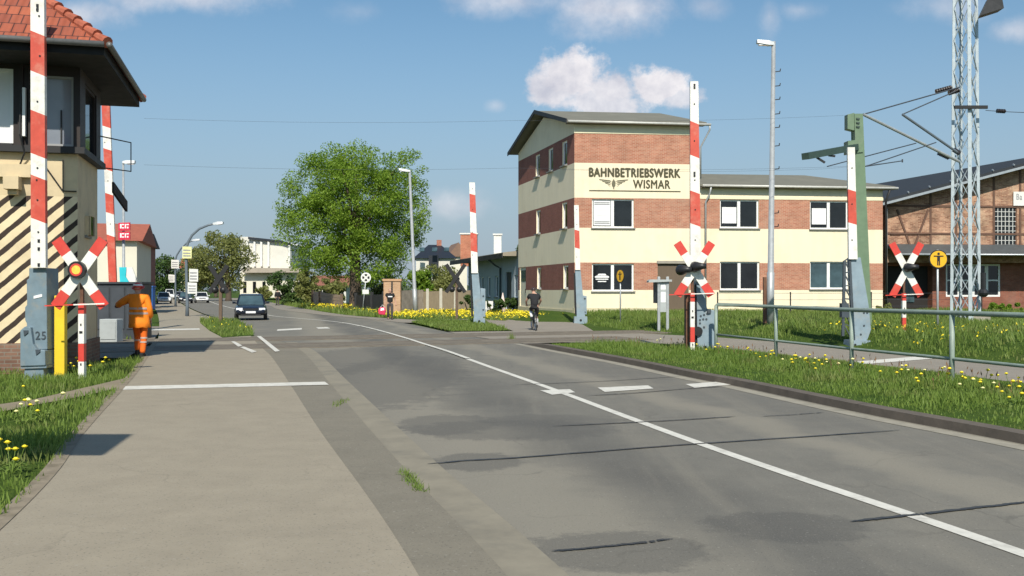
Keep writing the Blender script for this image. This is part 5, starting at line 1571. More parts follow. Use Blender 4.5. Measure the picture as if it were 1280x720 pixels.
# tubular railing along the path
RP = [G(895, 446), G(970, 452), G(1064.5, 468), G(1190, 489), Vector((8.0, 12.4, 0)), Vector((8.7, 9.0, 0))]
def rail_h(px, py, Y): return EYE - (py - HY) * Y / F
rl = thing("railing", "green-grey tubular steel railing along the side path", "railing", RP[0])
tops = [rail_h(896, 380.5, RP[0].y), rail_h(970, 383.5, RP[1].y), rail_h(1064.5, 387.3, RP[2].y), rail_h(1190, 391.2, RP[3].y)]
tops += [tops[-1], tops[-1]]
lows = [rail_h(896, 418, RP[0].y), rail_h(970, 426, RP[1].y), rail_h(1064.5, 436, RP[2].y), rail_h(1190, 448.5, RP[3].y)]; lows += [lows[-1], lows[-1]]
for i, p in enumerate(RP):
    mb = MB(); mb.tube([(p.x, p.y, -.05), (p.x, p.y, tops[i] - .03)], .042, 10); mb.build("post", railgreen, rl, smooth=True)
q0 = RP[0]
mb = MB(); mb.tube([(q0.x, q0.y, tops[0] - .10), (q0.x + .01, q0.y, tops[0] - .03)] + [(p.x + (.05 if i == 0 else 0), p.y - (.02 if i == 0 else 0), tops[i]) for i, p in enumerate(RP)], .042, 10); mb.build("top_rail", railgreen, rl, smooth=True)
mb = MB(); mb.tube([(p.x, p.y, lows[i]) for i, p in enumerate(RP)], .028, 8); mb.build("lower_rail", railgreen, rl, smooth=True)

# thin wire fence in front of the wing
wf = thing("wire_fence", "thin wire fence on dark stakes in front of the wing", "fence", GL(897, 398))
fp = []
for px, py in ((897, 399), (992, 397), (1100, 396), (1252, 395)):
    p = Vector(((px - 640) / F * 50.5, 50.5 + (px - 897) * .006, .45)); fp.append(p)
    mb = MB(); mb.tube([p + Vector((0, 0, -.2)), p + Vector((0, 0, 1.12))], .035, 6); mb.build("stake", fasciadark, wf)
for z in (.35, .7, 1.05):
    mb = MB(); mb.tube([p + Vector((0, 0, z)) for p in fp], .008, 4); mb.build("wire", wirem, wf)
# ------------------------------------------------------------------ cabinets by the far left barrier, blue booth, unseen panel added to cast the pavement shadow
def pbox(name, label, cat, px0, px1, y0, base_y, depth, m, parts=(), Y=None, group=None):
    b = G((px0 + px1) / 2, base_y)
    Y = b.y
    c = thing(name, label, cat, b)
    x0, x1 = (px0 - 640) / F * Y, (px1 - 640) / F * Y
    z1 = EYE - (y0 - HY) * Y / F
    mb = MB(); mb.box(x0, x1, Y, Y + depth, -.05, z1); mb.build("case", m, c, bevel=.02)
    return c, x0, x1, Y, z1
c, x0, x1, Y, z1 = pbox("equipment_cabinet", "charcoal equipment cabinet behind the orange-clad worker", "cabinet", 119, 176, 355, 424, 1.0, darkcab)
mb = MB(); mb.box(x0 - .05, x1 + .05, Y - .06, Y + 1.06, z1 + .003, z1 + .07); mb.build("lid", darkcab, c)
mb = MB(); s = (x1 - x0) / 3
for i in range(3): mb.box(x0 + s * i + .04, x0 + s * (i + 1) - .04, Y - .03, Y - .003, .35, z1 - .12)
mb.build("door", mat("charcoal_door", (.06, .068, .08), .45, .1, 3), c)
c, x0, x1, Y, z1 = pbox("relay_cabinet", "low pale grey cabinet below the charcoal cabinet", "cabinet", 124, 146, 399, 428, .5, palecab)
mb = MB(); mb.box(x0 + .04, x1 - .04, Y - .02, Y - .002, .1, z1 - .08); mb.build("door", palecab, c)
c, x0, x1, Y, z1 = pbox("blue_booth", "narrow blue plastic booth at the left edge of the far pavement", "booth", 182, 190.5, 359, 386.5, .7, bluep)
mb = MB(); mb.box(x0 - .06, x1 + .06, Y - .05, Y + .75, z1 + .003, z1 + .12); mb.build("roof", bluep, c)
mb = MB(); mb.box(x0 + .08, x1 - .08, Y - .03, Y - .003, .1, z1 - .15); mb.build("door", mat("blue_plastic_dark", (.025, .10, .34), .5, .1, 4), c)
bp_ = G(116, 452)
mb = MB(); mb.box(-.08, .08, -.05, .05, -.05, 1.35)
tag(mb.build("bollard", fasciadark, None, loc=bp_, bevel=.01, local=True), "black square bollard at the signal box corner right of the lit crossbuck", "bollard")
sb = thing("shadow_panel", "unseen panel on two posts added left of the camera to cast the pavement shadow", "sign", (-5.6, 4.5, 0))  # out of view; added, with a slanted edge, to shape the pavement shadow
mb = MB(); mb.prism([(-3.80, 4.5, 4.78), (-3.98, 4.5, 6.07), (-7.6, 4.5, 6.07), (-7.6, 4.5, 4.78)], (0, .06, 0)); mb.build("panel", galv, sb)
for x in (-5.9, -7.2):
    mb = MB(); mb.tube([(x, 4.62, -.1), (x, 4.62, 6.0)], .06, 8); mb.build("post", galv, sb)

# ------------------------------------------------------------------ people
def skin_mesh(name, J, rad, edges, rootk, m, parent, sub=1, extra=None, scale_r=1.0, add_r=0.0):
    keys = sorted({k for e in edges for k in e}, key=list(J.keys()).index)
    me = bpy.data.meshes.new(name)
    me.from_pydata([J[k] for k in keys], [(keys.index(a), keys.index(b)) for a, b in edges], [])
    o = bpy.data.objects.new(name, me); col.objects.link(o)
    o.modifiers.new("skin", 'SKIN').use_smooth_shade = True
    sv = me.skin_vertices[0].data
    for i, k in enumerate(keys):
        r = rad[k]
        r = r if isinstance(r, tuple) else (r, r)
        sv[i].radius = (r[0] * scale_r + add_r, r[1] * scale_r + add_r)
        sv[i].use_root = (k == rootk)
    sm_ = o.modifiers.new("sub", 'SUBSURF'); sm_.levels = sub; sm_.render_levels = sub
    dg = bpy.context.evaluated_depsgraph_get()
    nm = bpy.data.meshes.new_from_object(o.evaluated_get(dg))
    bpy.data.objects.remove(o); bpy.data.meshes.remove(me)
    nm.name = name
    if extra:
        bm = bmesh.new(); bm.from_mesh(nm)
        tmp = bpy.data.meshes.new("x"); tmp.from_pydata([tuple(v) for v in extra.v], [], extra.f); bm.from_mesh(tmp); bpy.data.meshes.remove(tmp)
        bmesh.ops.recalc_face_normals(bm, faces=bm.faces[:])
        bm.to_mesh(nm); bm.free()
    nm.materials.clear(); nm.materials.append(m)
    nm.polygons.foreach_set("use_smooth", [True] * len(nm.polygons))
    o = bpy.data.objects.new(name, nm); col.objects.link(o); o.parent = parent
    return o
BR = dict(pelvis=(.15, .11), spine=(.135, .10), chest=(.155, .11), neck=.055, head=.085, shL=.075, elL=.047, wrL=.033, haL=.038, shR=.075, elR=.047, wrR=.033, haR=.038,
          hipL=.09, knL=.058, anL=.042, toL=.036, hipR=.09, knR=.058, anR=.042, toR=.036)
BE = [("pelvis", "spine"), ("spine", "chest"), ("chest", "neck"), ("neck", "head"), ("chest", "shL"), ("shL", "elL"), ("elL", "wrL"), ("wrL", "haL"), ("chest", "shR"), ("shR", "elR"), ("elR", "wrR"), ("wrR", "haR"),
      ("pelvis", "hipL"), ("hipL", "knL"), ("knL", "anL"), ("anL", "toL"), ("pelvis", "hipR"), ("hipR", "knR"), ("knR", "anR"), ("anR", "toR")]
STAND = dict(pelvis=(0, 0, .96), spine=(0, 0, 1.14), chest=(0, .01, 1.34), neck=(0, .02, 1.50), head=(0, .04, 1.62), shL=(-.19, .0, 1.42), elL=(-.25, -.03, 1.15), wrL=(-.26, .06, .92), haL=(-.25, .09, .84),
             shR=(.19, .0, 1.42), elR=(.25, -.03, 1.15), wrR=(.26, .06, .92), haR=(.25, .09, .84), hipL=(-.10, 0, .88), knL=(-.11, .03, .49), anL=(-.11, -.02, .08), toL=(-.12, .15, .035), hipR=(.10, 0, .88), knR=(.11, .03, .49), anR=(.11, -.02, .08), toR=(.12, .15, .035))
def person(label, loc, yaw, J, top, bottom, sleeve, shoes, group=None):
    J = {**STAND, **J}; J = {k: Vector(v) for k, v in J.items()}
    root = thing("person", label, "person", loc, yaw, group)
    ex = MB()
    h = J["head"]
    ex.ball((h.x, h.y + .01, h.z + .015), (.078, .098, .118), 16, 12)
    ex.ball((h.x, h.y + .108, h.z - .012), (.014, .02, .026), 8, 6)              # nose
    ex.ball((h.x, h.y + .06, h.z - .075), (.05, .045, .04), 10, 6)                # jaw
    ex.ball((h.x, h.y + .098, h.z - .05), (.024, .010, .008), 8, 5)               # lips
    for s in (-1, 1): ex.ball((h.x + s * .08, h.y, h.z), (.012, .024, .034), 8, 6)
    for s, k in ((-1, "L"), (1, "R")):
        w_, a = J["wr" + k], J["ha" + k]
        d = (a - w_).normalized(); sd = d.cross(Vector((0, 1, 0)))
        sd = sd.normalized() if sd.length > .1 else Vector((1, 0, 0))
        nrm = d.cross(sd).normalized()
        for i, (off, ln) in enumerate(((-.026, .066), (-.009, .076), (.009, .072), (.026, .056))):
            p0 = a + sd * off; p1 = p0 + d * ln * .6 + nrm * .004; p2 = p1 + d * ln * .25 + nrm * .025; p3 = p2 + d * ln * .1 + nrm * .025
            ex.tube([p0, p1, p2, p3], [.0105, .0098, .009, .007], 6)
        t0 = w_.lerp(a, .6) + sd * (-s) * .02; ex.tube([t0, t0 + sd * (-s) * .025 + d * .03, t0 + sd * (-s) * .028 + d * .06 + nrm * .01], [.013, .011, .008], 6)
    body = skin_mesh("body", J, BR, BE, "pelvis", skin, root, 1, ex)
    for s in (-1, 1):
        m1 = MB(); m1.ball((h.x + s * .03, h.y + .095, h.z + .022), (.011, .008, .008), 8, 6); m1.build("eye", black, root, world=False, smooth=True)
    # trousers
    te = [e for e in BE if e[0][:3] in ("pel", "hip", "knL", "knR") and e[1] != "spine"] + [("pelvis", "spine")]
    J2 = dict(J); J2["spine"] = J["pelvis"].lerp(J["spine"], .35)
    if bottom.get("short"):
        for k in "LR": J2["an" + k] = J["hip" + k].lerp(J["kn" + k], .98) + (J["kn" + k] - J["hip" + k]) * .06; J2["kn" + k] = J["hip" + k].lerp(J["kn" + k], .75)
    rb = dict(BR)
    if not bottom.get("short"):
        for k in "LR": rb["an" + k] = .05
    else:
        for k in "LR": rb["kn" + k] = .07; rb["an" + k] = .062
    tro = skin_mesh("trousers", J2, rb, te, "pelvis", bottom["mat"], root, 1, None, 1.06, bottom.get("add", .014))
    J3 = dict(J)
    J3["hem"] = J["pelvis"] + Vector((0, 0, top.get("hem", -.04)))
    rt = dict(BR); rt["hem"] = top.get("hemr", (.165, .125)); rt["neck"] = .07
    te = [("hem", "spine"), ("spine", "chest"), ("chest", "neckb"), ("chest", "shL"), ("shL", "elL"), ("chest", "shR"), ("shR", "elR")]
    J3["neckb"] = J["chest"].lerp(J["neck"], .62); rt["neckb"] = .075
    for k in "LR":
        if sleeve == "long":
            te.append(("el" + k, "wr" + k)); rt["wr" + k] = .042
        else:
            J3["el" + k] = J["sh" + k].lerp(J["el" + k], .6); rt["el" + k] = .06
    jac = skin_mesh("jacket" if sleeve == "long" else "shirt", J3, rt, te, "chest", top["mat"], root, 1, top.get("extra"), 1.05, top.get("add", .02))
    for k in "LR":
        m1 = MB(); a, t_ = J["an" + k], J["to" + k]
        d = (t_ - a); d.z = 0; d = d.normalized() if d.length > .02 else Vector((0, 1, 0)); sd = Vector((-d.y, d.x, 0))
        zf = min(a.z - .08, t_.z - .035)
        m1.loft([[a + sd * q[0] - d * .085 + Vector((0, 0, zf - a.z + q[1])) for q in ((-.035, 0), (.035, 0), (.035, .10), (-.035, .10))],
                 [a + sd * q[0] + d * .03 + Vector((0, 0, zf - a.z + q[1])) for q in ((-.046, 0), (.046, 0), (.045, .12), (-.045, .12))],
                 [a + sd * q[0] + d * .13 + Vector((0, 0, t_.z - .035 - a.z + q[1])) for q in ((-.05, 0), (.05, 0), (.042, .07), (-.042, .07))],
                 [a + sd * q[0] + d * .20 + Vector((0, 0, t_.z - .035 - a.z + q[1])) for q in ((-.03, .005), (.03, .005), (.025, .045), (-.025, .045))]])
        m1.build("shoe", shoes, root, world=False, bevel=.01)
    return root, J
# railway worker in orange
sk_ = MB(); rings_ = []
for z_, rx_, ry_, cx_2, cy_2 in ((1.40, .20, .135, -.065, .02), (1.25, .225, .16, -.055, .01), (1.05, .235, .175, -.045, .0), (.88, .245, .185, -.035, .0), (.74, .262, .20, -.03, .0), (.73, .245, .185, -.03, .0), (.85, .20, .15, -.03, .0)):
    rings_.append([(cx_2 + rx_ * math.cos(q * math.pi / 14) * (1 + .02 * math.sin(q * 3.1)), cy_2 + ry_ * math.sin(q * math.pi / 14) * (1 + .03 * math.sin(q * 2.3 + z_ * 9)), z_ + .012 * math.sin(q * 1.7)) for q in range(28)])
sk_.loft(rings_)
wl = G(172.5, 446.5) + Vector((.07, 0, 0))
worker, JW = person("railway worker in orange hi-vis suit and helmet walking away with left arm out", wl, 0.10,
    dict(pelvis=(-.03, 0, .98), spine=(-.05, .0, 1.17), chest=(-.07, .01, 1.39), neck=(-.08, .02, 1.56), head=(-.09, .04, 1.68), shL=(-.27, .02, 1.46), elL=(-.50, .06, 1.34), wrL=(-.63, .26, 1.27), haL=(-.66, .33, 1.26),
         shR=(.13, .01, 1.46), elR=(.20, .0, 1.16), wrR=(.19, .14, .97), haR=(.18, .18, .90), hipL=(-.12, 0, .9), hipR=(.07, 0, .9), knL=(-.13, .18, .52), anL=(-.10, .06, .14), toL=(-.10, .22, .12), knR=(.07, .02, .48), anR=(.05, -.06, .08), toR=(.06, .11, .035)),
    dict(mat=orange, add=.045, hem=-.06, hemr=(.16, .12), extra=sk_), dict(mat=orange2, add=.022), "long", blackcloth)
h = JW["head"]
m1 = MB(); m1.ball((h.x, h.y + .01, h.z + .055), (.112, .135, .115), 18, 10, zmin=-.1); m1.tube([(h.x, h.y + .05, h.z + .055), (h.x, h.y + .055, h.z + .042)], [.15, .155], 18)
hm = m1.build("helmet", mat("helmet_red", (.62, .05, .03), .4, .05, 8), worker, world=False, smooth=True)
m1 = MB(); ring = [(math.cos(q * math.pi / 12), math.sin(q * math.pi / 12)) for q in range(24)]
for z0, z1, rr in ((.085, .125, 1.02),):
    for q in range(24):
        a, b = ring[q], ring[(q + 1) % 24]
        m1.quad((h.x + a[0] * .114 * rr, h.y + .01 + a[1] * .137 * rr, h.z + z0), (h.x + b[0] * .114 * rr, h.y + .01 + b[1] * .137 * rr, h.z + z0), (h.x + b[0] * .100 * rr, h.y + .01 + b[1] * .120 * rr, h.z + z1), (h.x + a[0] * .100 * rr, h.y + .01 + a[1] * .120 * rr, h.z + z1))
m1.build("helmet_band", paper, hm, world=False)
def tape(z, rx, ry, cx, cy, hgt=.05):
    m1 = MB()
    for q in range(24):
        a, b = ring[q], ring[(q + 1) % 24]
        m1.quad((cx + a[0] * rx, cy + a[1] * ry, z), (cx + b[0] * rx, cy + b[1] * ry, z), (cx + b[0] * rx, cy + b[1] * ry, z + hgt), (cx + a[0] * rx, cy + a[1] * ry, z + hgt))
    return m1
for z in (1.06, 1.18): tape(z, .241, .184, -.047, .004).build("reflective_band", reflect, worker, world=False)
for (k, zz) in (("R", .36), ("R", .46), ("L", .40)):
    p = JW["kn" + k].lerp(JW["an" + k], (JW["kn" + k].z - zz) / (JW["kn" + k].z - JW["an" + k].z))
    tape(p.z, .085, .085, p.x, p.y, .04).build("reflective_band", reflect, worker, world=False)
for a in (-.63,):
    m1 = MB(); p = JW["haL"]; m1.ball(p, (.055, .06, .05), 10, 8); m1.build("glove", mat("dark_red_glove", (.13, .03, .025), .8, .1, 9), worker, world=False, smooth=True)
# pedestrian with the red bag, walking towards the camera
pl_ = G(487.5, 399.5)
ped, JP = person("pedestrian in black printed shirt carrying a crimson bag by the brick pillar", pl_, math.pi + .2,
    dict(knL=(-.10, .16, .50), anL=(-.09, .22, .09), toL=(-.10, .39, .06), knR=(.10, .0, .49), anR=(.09, -.16, .11), toR=(.10, -.0, .035), elR=(.27, .02, 1.15), wrR=(.29, .10, .92), haR=(.29, .12, .84), elL=(-.28, -.06, 1.15), wrL=(-.32, -.02, .93), haL=(-.33, .0, .85)),
    dict(mat=blackcloth, add=.022, hem=-.08), dict(mat=greycloth, add=.016), "short", black)
h = JP["head"]
m1 = MB(); m1.ball((h.x, h.y - .012, h.z + .035), (.086, .100, .105), 16, 10, zmin=-.25); m1.build("hair", mat("short_fair_hair", (.25, .17, .11), .8, .2, 30), ped, world=False, smooth=True)
m1 = MB(); m1.box(-.12, .12, .152, .158, 1.27, 1.33); m1.build("shirt_print", paper, ped, world=False)
bg = pl_ + Vector((-.42, -.1, .78))
c = thing("carrier_bag", "crimson and white carrier bag in the pedestrian's hand", "bag", (bg.x, bg.y, .30))
m1 = MB(); m1.loft([[(bg.x - .20, bg.y - .07, .30), (bg.x + .16, bg.y - .07, .27), (bg.x + .16, bg.y + .07, .27), (bg.x - .20, bg.y + .07, .30)], [(bg.x - .24, bg.y - .09, .52), (bg.x + .20, bg.y - .09, .5), (bg.x + .20, bg.y + .09, .5), (bg.x - .24, bg.y + .09, .52)], [(bg.x - .14, bg.y - .04, .70), (bg.x + .16, bg.y - .04, .70), (bg.x + .16, bg.y + .04, .70), (bg.x - .14, bg.y + .04, .70)]]); m1.build("sack", redcloth, c, bevel=.03)
m1 = MB(); m1.prism([(bg.x - .1, bg.y - .098, .50), (bg.x + .12, bg.y - .098, .54), (bg.x + .10, bg.y - .07, .66), (bg.x - .06, bg.y - .07, .66)], (0, -.004, 0)); m1.build("print", paper, c)
m1 = MB(); m1.tube([(bg.x - .10, bg.y, .70), (bg.x + .02, bg.y, .84), (bg.x + .12, bg.y, .70)], .012, 6); m1.build("handle", paper, c)
# far pedestrian
pf = G(347, 381.8)
pfar, JF = person("distant pedestrian in dark clothes on the far pavement by the bushes", pf, .3,
    dict(knL=(-.10, .14, .50), anL=(-.09, .12, .09), knR=(.10, .0, .49), anR=(.09, -.16, .11), toR=(.10, -.0, .035)),
    dict(mat=blackcloth, add=.05, hem=-.10), dict(mat=greycloth, add=.02), "long", black)
h = JF["head"]; m1 = MB(); m1.ball((h.x, h.y - .012, h.z + .035), (.09, .105, .11), 12, 8, zmin=-.3); m1.build("hair", hairbrown, pfar, world=False, smooth=True)

# cyclist and bicycle
bl = G(667.5, 413)
by = .12
bike = thing("bicycle", "dark bicycle ridden away along the crossing path", "bicycle", bl, by)
def torus(mb, c, R0, r, n=32, k=8):
    vs, fs = [], []
    for i in range(n):
        a = 2 * math.pi * i / n
        for j in range(k):
            b = 2 * math.pi * j / k
            q = R0 + r * math.cos(b)
            vs.append((c[0] + r * math.sin(b), c[1] + q * math.cos(a), c[2] + q * math.sin(a)))
    for i in range(n):
        for j in range(k): fs.append((i * k + j, ((i + 1) % n) * k + j, ((i + 1) % n) * k + (j + 1) % k, i * k + (j + 1) % k))
    mb.add(vs, fs)
for y in (-.52, .53):
    m1 = MB(); torus(m1, (0, y, .345), .325, .022); wh = m1.build("wheel", darkrubber, bike, world=False, smooth=True)
    m1 = MB(); torus(m1, (0, y, .345), .295, .010, 32, 6)
    for q in range(18):
        a = q * math.pi / 9; m1.bar((.012 * (-1) ** q, y, .345), (0, y + .29 * math.cos(a), .345 + .29 * math.sin(a)), .004, .004)
    m1.build("rim", chrome, wh, world=False)
m1 = MB(); bbk = (0, -.05, .30)
for a, b, r_ in ((bbk, (0, -.2, .80), .016), (bbk, (0, .40, .78), .02), ((0, -.18, .74), (0, .39, .88), .017), ((0, .385, .94), (0, .42, .70), .02), ((.05, -.52, .345), (.03, -.06, .30), .011), ((-.05, -.52, .345), (-.03, -.06, .30), .011), ((.05, -.52, .345), (.02, -.19, .76), .010), ((-.05, -.52, .345), (-.02, -.19, .76), .010), ((.05, .42, .72), (.05, .53, .345), .012), ((-.05, .42, .72), (-.05, .53, .345), .012)):
    m1.tube([a, b], r_, 8)
m1.build("frame", mat("bike_frame", (.03, .035, .05), .3, .1, 5), bike, world=False, smooth=True)
m1 = MB(); m1.tube([(-.28, .38, 1.03), (-.2, .46, 1.04), (.2, .46, 1.04), (.28, .38, 1.03)], .013, 8); m1.tube([(0, .38, .94), (0, .45, 1.04)], .015, 8); m1.build("handlebar", black, bike, world=False, smooth=True)
m1 = MB(); m1.loft([[(-.075, -.36, .93), (.075, -.36, .93), (.07, -.36, .97), (-.07, -.36, .97)], [(-.06, -.2, .93), (.06, -.2, .93), (.05, -.2, .975), (-.05, -.2, .975)], [(-.02, -.06, .93), (.02, -.06, .93), (.018, -.06, .96), (-.018, -.06, .96)]]); m1.tube([(0, -.2, .78), (0, -.21, .94)], .014, 8); m1.build("saddle", black, bike, world=False)
m1 = MB(); m1.tube([(.05, -.05, .30), (.07, -.04, .135)], .010, 6); m1.box(.06, .15, -.08, .02, .12, .14); m1.tube([(-.05, -.05, .30), (-.07, -.06, .465)], .010, 6); m1.box(-.15, -.06, -.1, 0, .455, .475); m1.tube([(.035, -.05, .30), (.045, -.05, .30)], .09, 18); m1.build("crank", black, bike, world=False)
cyc, JC = person("cyclist in black jersey and shorts riding away along the crossing path", bl, by,
    dict(pelvis=(0, -.24, 1.02), spine=(0, -.16, 1.18), chest=(0, .0, 1.38), neck=(0, .10, 1.52), head=(0, .16, 1.63), shL=(-.19, .02, 1.43), elL=(-.30, .16, 1.22), wrL=(-.27, .36, 1.07), haL=(-.26, .40, 1.06),
         shR=(.19, .02, 1.43), elR=(.31, .16, 1.22), wrR=(.27, .36, 1.07), haR=(.26, .40, 1.06), hipL=(-.09, -.22, .95), hipR=(.09, -.22, .95), knL=(-.12, .17, .86), anL=(-.11, -.08, .55), toL=(-.11, .06, .50), knR=(.11, .03, .57), anR=(.10, -.12, .22), toR=(.11, .04, .165)),
    dict(mat=blackcloth, add=.028, hem=-.07, hemr=(.165, .14)), dict(mat=blackcloth, add=.012, short=True), "short", black)
h = JC["head"]
m1 = MB(); m1.ball((h.x, h.y + .0, h.z + .05), (.10, .13, .10), 16, 10, zmin=-.15); m1.build("helmet", mat("dark_helmet", (.05, .03, .03), .4, .2, 12), cyc, world=False, smooth=True)
for k in "LR":
    a, b = JC["kn" + k].lerp(JC["an" + k], .28), JC["an" + k]
    m1 = MB(); m1.tube([a, a.lerp(b, .35), b], [.066, .066, .05], 12); m1.build("sock", paper, cyc, world=False, smooth=True)
m1 = MB(); m1.prism([(.10, -.150, 1.12), (.135, -.150, 1.12), (.165, -.05, 1.38), (.13, -.05, 1.38)], (0, -.012, 0)); m1.build("jersey_stripe", paper, cyc, world=False)

# ------------------------------------------------------------------ cars
def make_car(label, loc, yaw, paint, L=4.3, Wd=1.72, H=1.42, van=False, group=None):
    c = thing("parked_car" if False else "car", label, "van" if van else "car", loc, yaw, group)
    h2 = L / 2
    def ring(y, w_, zb, zm, zt):
        return [(-w_ * .90, y, zb), (-w_, y, zb + .12), (-w_, y, zm), (-w_ * .93, y, zt), (w_ * .93, y, zt), (w_, y, zm), (w_, y, zb + .12), (w_ * .90, y, zb)]
    w_ = Wd / 2
    m1 = MB()
    hood = .80 if not van else 1.0
    m1.loft([ring(-h2, w_ * .86, .38, .62, .80), ring(-h2 + .12, w_ * .96, .28, .72, .93), ring(-h2 + .9, w_, .22, .74, .95), ring(.2, w_, .22, .72, .92), ring(.95, w_, .22, .70, hood + .09), ring(h2 - .45, w_ * .97, .24, .64, hood - .02), ring(h2 - .12, w_ * .92, .28, .56, hood - .12), ring(h2, w_ * .80, .36, .50, hood - .24)])
    body = m1.build("body", paint, c, world=False, smooth=True, bevel=0)
    md = body.modifiers.new("sub", 'SUBSURF'); md.levels = 1; md.render_levels = 2
    # cabin glass
    def cr(y, wb, zb, wt, zt): return [(-wb, y, zb), (wb, y, zb), (wt, y, zt), (-wt, y, zt)]
    r0 = -h2 + (.15 if van else .55)
    zt = H if not van else 1.85
    fr_ = .95 if not van else 1.3
    m1 = MB(); m1.loft([cr(r0, w_ * .84, .9, w_ * .80, .94), cr(r0 + .5, w_ * .9, .9, w_ * .68, zt - .03), cr(fr_ - .85, w_ * .9, .88, w_ * .68, zt - .02), cr(fr_, w_ * .84, .84, w_ * .80, .88)]); m1.build("window", glass2 if paint is carblack else glass, c, world=False)
    m1 = MB(); m1.loft([cr(r0 + .42, w_ * .70, zt - .05, w_ * .64, zt - .01), cr(r0 + .7, w_ * .71, zt - .04, w_ * .64, zt + .03), cr(fr_ - 1.05, w_ * .71, zt - .04, w_ * .64, zt + .025), cr(fr_ - .78, w_ * .71, zt - .06, w_ * .64, zt - .02)])
    for s in (-1, 1):
        m1.bar((s * w_ * .83, fr_ + .01, .88), (s * w_ * .69, fr_ - .83, zt - .02), .07, .06); m1.bar((s * w_ * .83, r0, .93), (s * w_ * .69, r0 + .5, zt - .03), .10, .07); m1.bar((s * w_ * .905, -.2, .88), (s * w_ * .69, -.2, zt - .02), .03, .08)
    m1.build("roof", paint, c, world=False, smooth=False)
    for s in (-1, 1):
        m1 = MB(); m1.loft([[(s * w_ * .88, h2 - .16, .56), (s * w_ * .50, h2 - .045, .56), (s * w_ * .50, h2 - .06, .69), (s * w_ * .88, h2 - .19, .69)], [(s * w_ * .90, h2 - .3, .56), (s * w_ * .50, h2 - .2, .56), (s * w_ * .50, h2 - .2, .69), (s * w_ * .88, h2 - .3, .69)]])
        for i in range(4): m1.v[i] = (m1.v[i][0], m1.v[i][1] + .045, m1.v[i][2])
        m1.build("headlight", lampglass, c, world=False)
        m1 = MB(); m1.loft([[(s * w_ * .92, .72, .90), (s * w_ * 1.16, .68, .90), (s * w_ * 1.16, .68, 1.03), (s * w_ * .95, .72, 1.03)], [(s * w_ * .94, .80, .92), (s * w_ * 1.14, .78, .92), (s * w_ * 1.14, .78, 1.01), (s * w_ * .96, .80, 1.01)]]); m1.build("mirror", paint, c, world=False)
        for y in (-h2 + .78, h2 - .82):
            m1 = MB(); m1.tube([(s * (w_ - .17), y, .31), (s * (w_ + .012), y, .31)], .31, 22); wl_ = m1.build("wheel", darkrubber, c, world=False)
            m1 = MB(); m1.tube([(s * (w_ + .005), y, .31), (s * (w_ + .02), y, .31)], .19, 16); m1.build("rim", carsilver, wl_, world=False)
    m1 = MB(); m1.box(-w_ * .46, w_ * .46, h2 - .08, h2 + .005, .57, .66); m1.build("grille", black, c, world=False)
    m1 = MB(); m1.box(-.26, .26, h2 + .006, h2 + .035, .40, .51); m1.build("number_plate", paper, c, world=False)
    m1 = MB(); m1.box(-w_ * .62, w_ * .62, h2 - .12, h2 - .0, .26, .35); m1.build("air_intake", black, c, world=False)
    return c
cl = G(314.5, 400.5)
make_car("black saloon car approaching on the road before the white hall", cl + Vector((-.55, 1.9, 0)), math.pi + .26, carblack, Wd=1.74, H=1.42)
yw = math.pi + .36
for (px, y, pm, van, lb) in ((252, 378.5, carwhite, False, "white car heading the distant queue beside the tree"), (231.5, 379, carblack, False, "dark car in the distant queue left of the white one"), (205, 379.5, carwhite, False, "white car farthest left beside the blue booth"),
                             (212, 373, carwhite, True, "tall white van at the back of the distant queue"), (224, 372.5, carsilver, False, "silver car at the back of the distant queue")):
    make_car(lb, G(px, y) if y > 375 else Vector(((px - 640) / F * (175 if van else 190), 175 if van else 190, 0)), yw, pm, van=van, group="cars queuing in the distant street")

# ------------------------------------------------------------------ vegetation
rng = np.random.default_rng(5)
def leaf_quads(P_, size, rng, up=.35):
    n = len(P_)
    a = rng.normal(size=(n, 3)); a /= np.linalg.norm(a, axis=1)[:, None]
    b = rng.normal(size=(n, 3)); b[:, 2] *= (1 - up); b -= a * (a * b).sum(1)[:, None]; b /= np.linalg.norm(b, axis=1)[:, None]
    s = size * rng.uniform(.6, 1.4, size=(n, 1))
    a *= s; b *= s * .55
    return np.stack([P_ - a, P_ + b * .9, P_ + a, P_ - b * .9], 1).reshape(-1, 3)
def crown_clumps(lobes, nclump, rclump, rng, rmin=.45):
    vol = np.array([l[3] * l[4] * l[5] for l in lobes]); vol = vol / vol.sum()
    out = []
    while len(out) < nclump:
        l = lobes[rng.choice(len(lobes), p=vol)]
        d = rng.normal(size=3); d /= np.linalg.norm(d)
        r = rng.uniform(rmin, 1.0) ** .6
        p = np.array(l[:3]) + d * r * np.array(l[3:6])
        out.append((p, rclump * rng.uniform(.6, 1.25)))
    return out
def foliage(name, lobes, nclump, rclump, nleaf, size, m, seed, parent=None, off=(0, 0, 0), loc=None, rmin=.45, squash=.75):
    r_ = np.random.default_rng(seed)
    cl_ = crown_clumps(lobes, nclump, rclump, r_, rmin)
    pts = []
    for (c_, rad) in cl_:
        k = max(6, int(nleaf / nclump * (rad / rclump) ** 2))
        d = r_.normal(size=(k, 3)); d /= np.linalg.norm(d, axis=1)[:, None]
        rr = r_.uniform(.15, 1.0, size=(k, 1)) ** .5
        q = d * rr * rad; q[:, 2] *= squash
        q[:, 2] -= .12 * (q[:, 0] ** 2 + q[:, 1] ** 2) / max(rad, .1)
        pts.append(q + c_)
    pts = np.concatenate(pts)
    return fastmesh(name, leaf_quads(pts, size, r_), 4, m, parent, off, loc), cl_
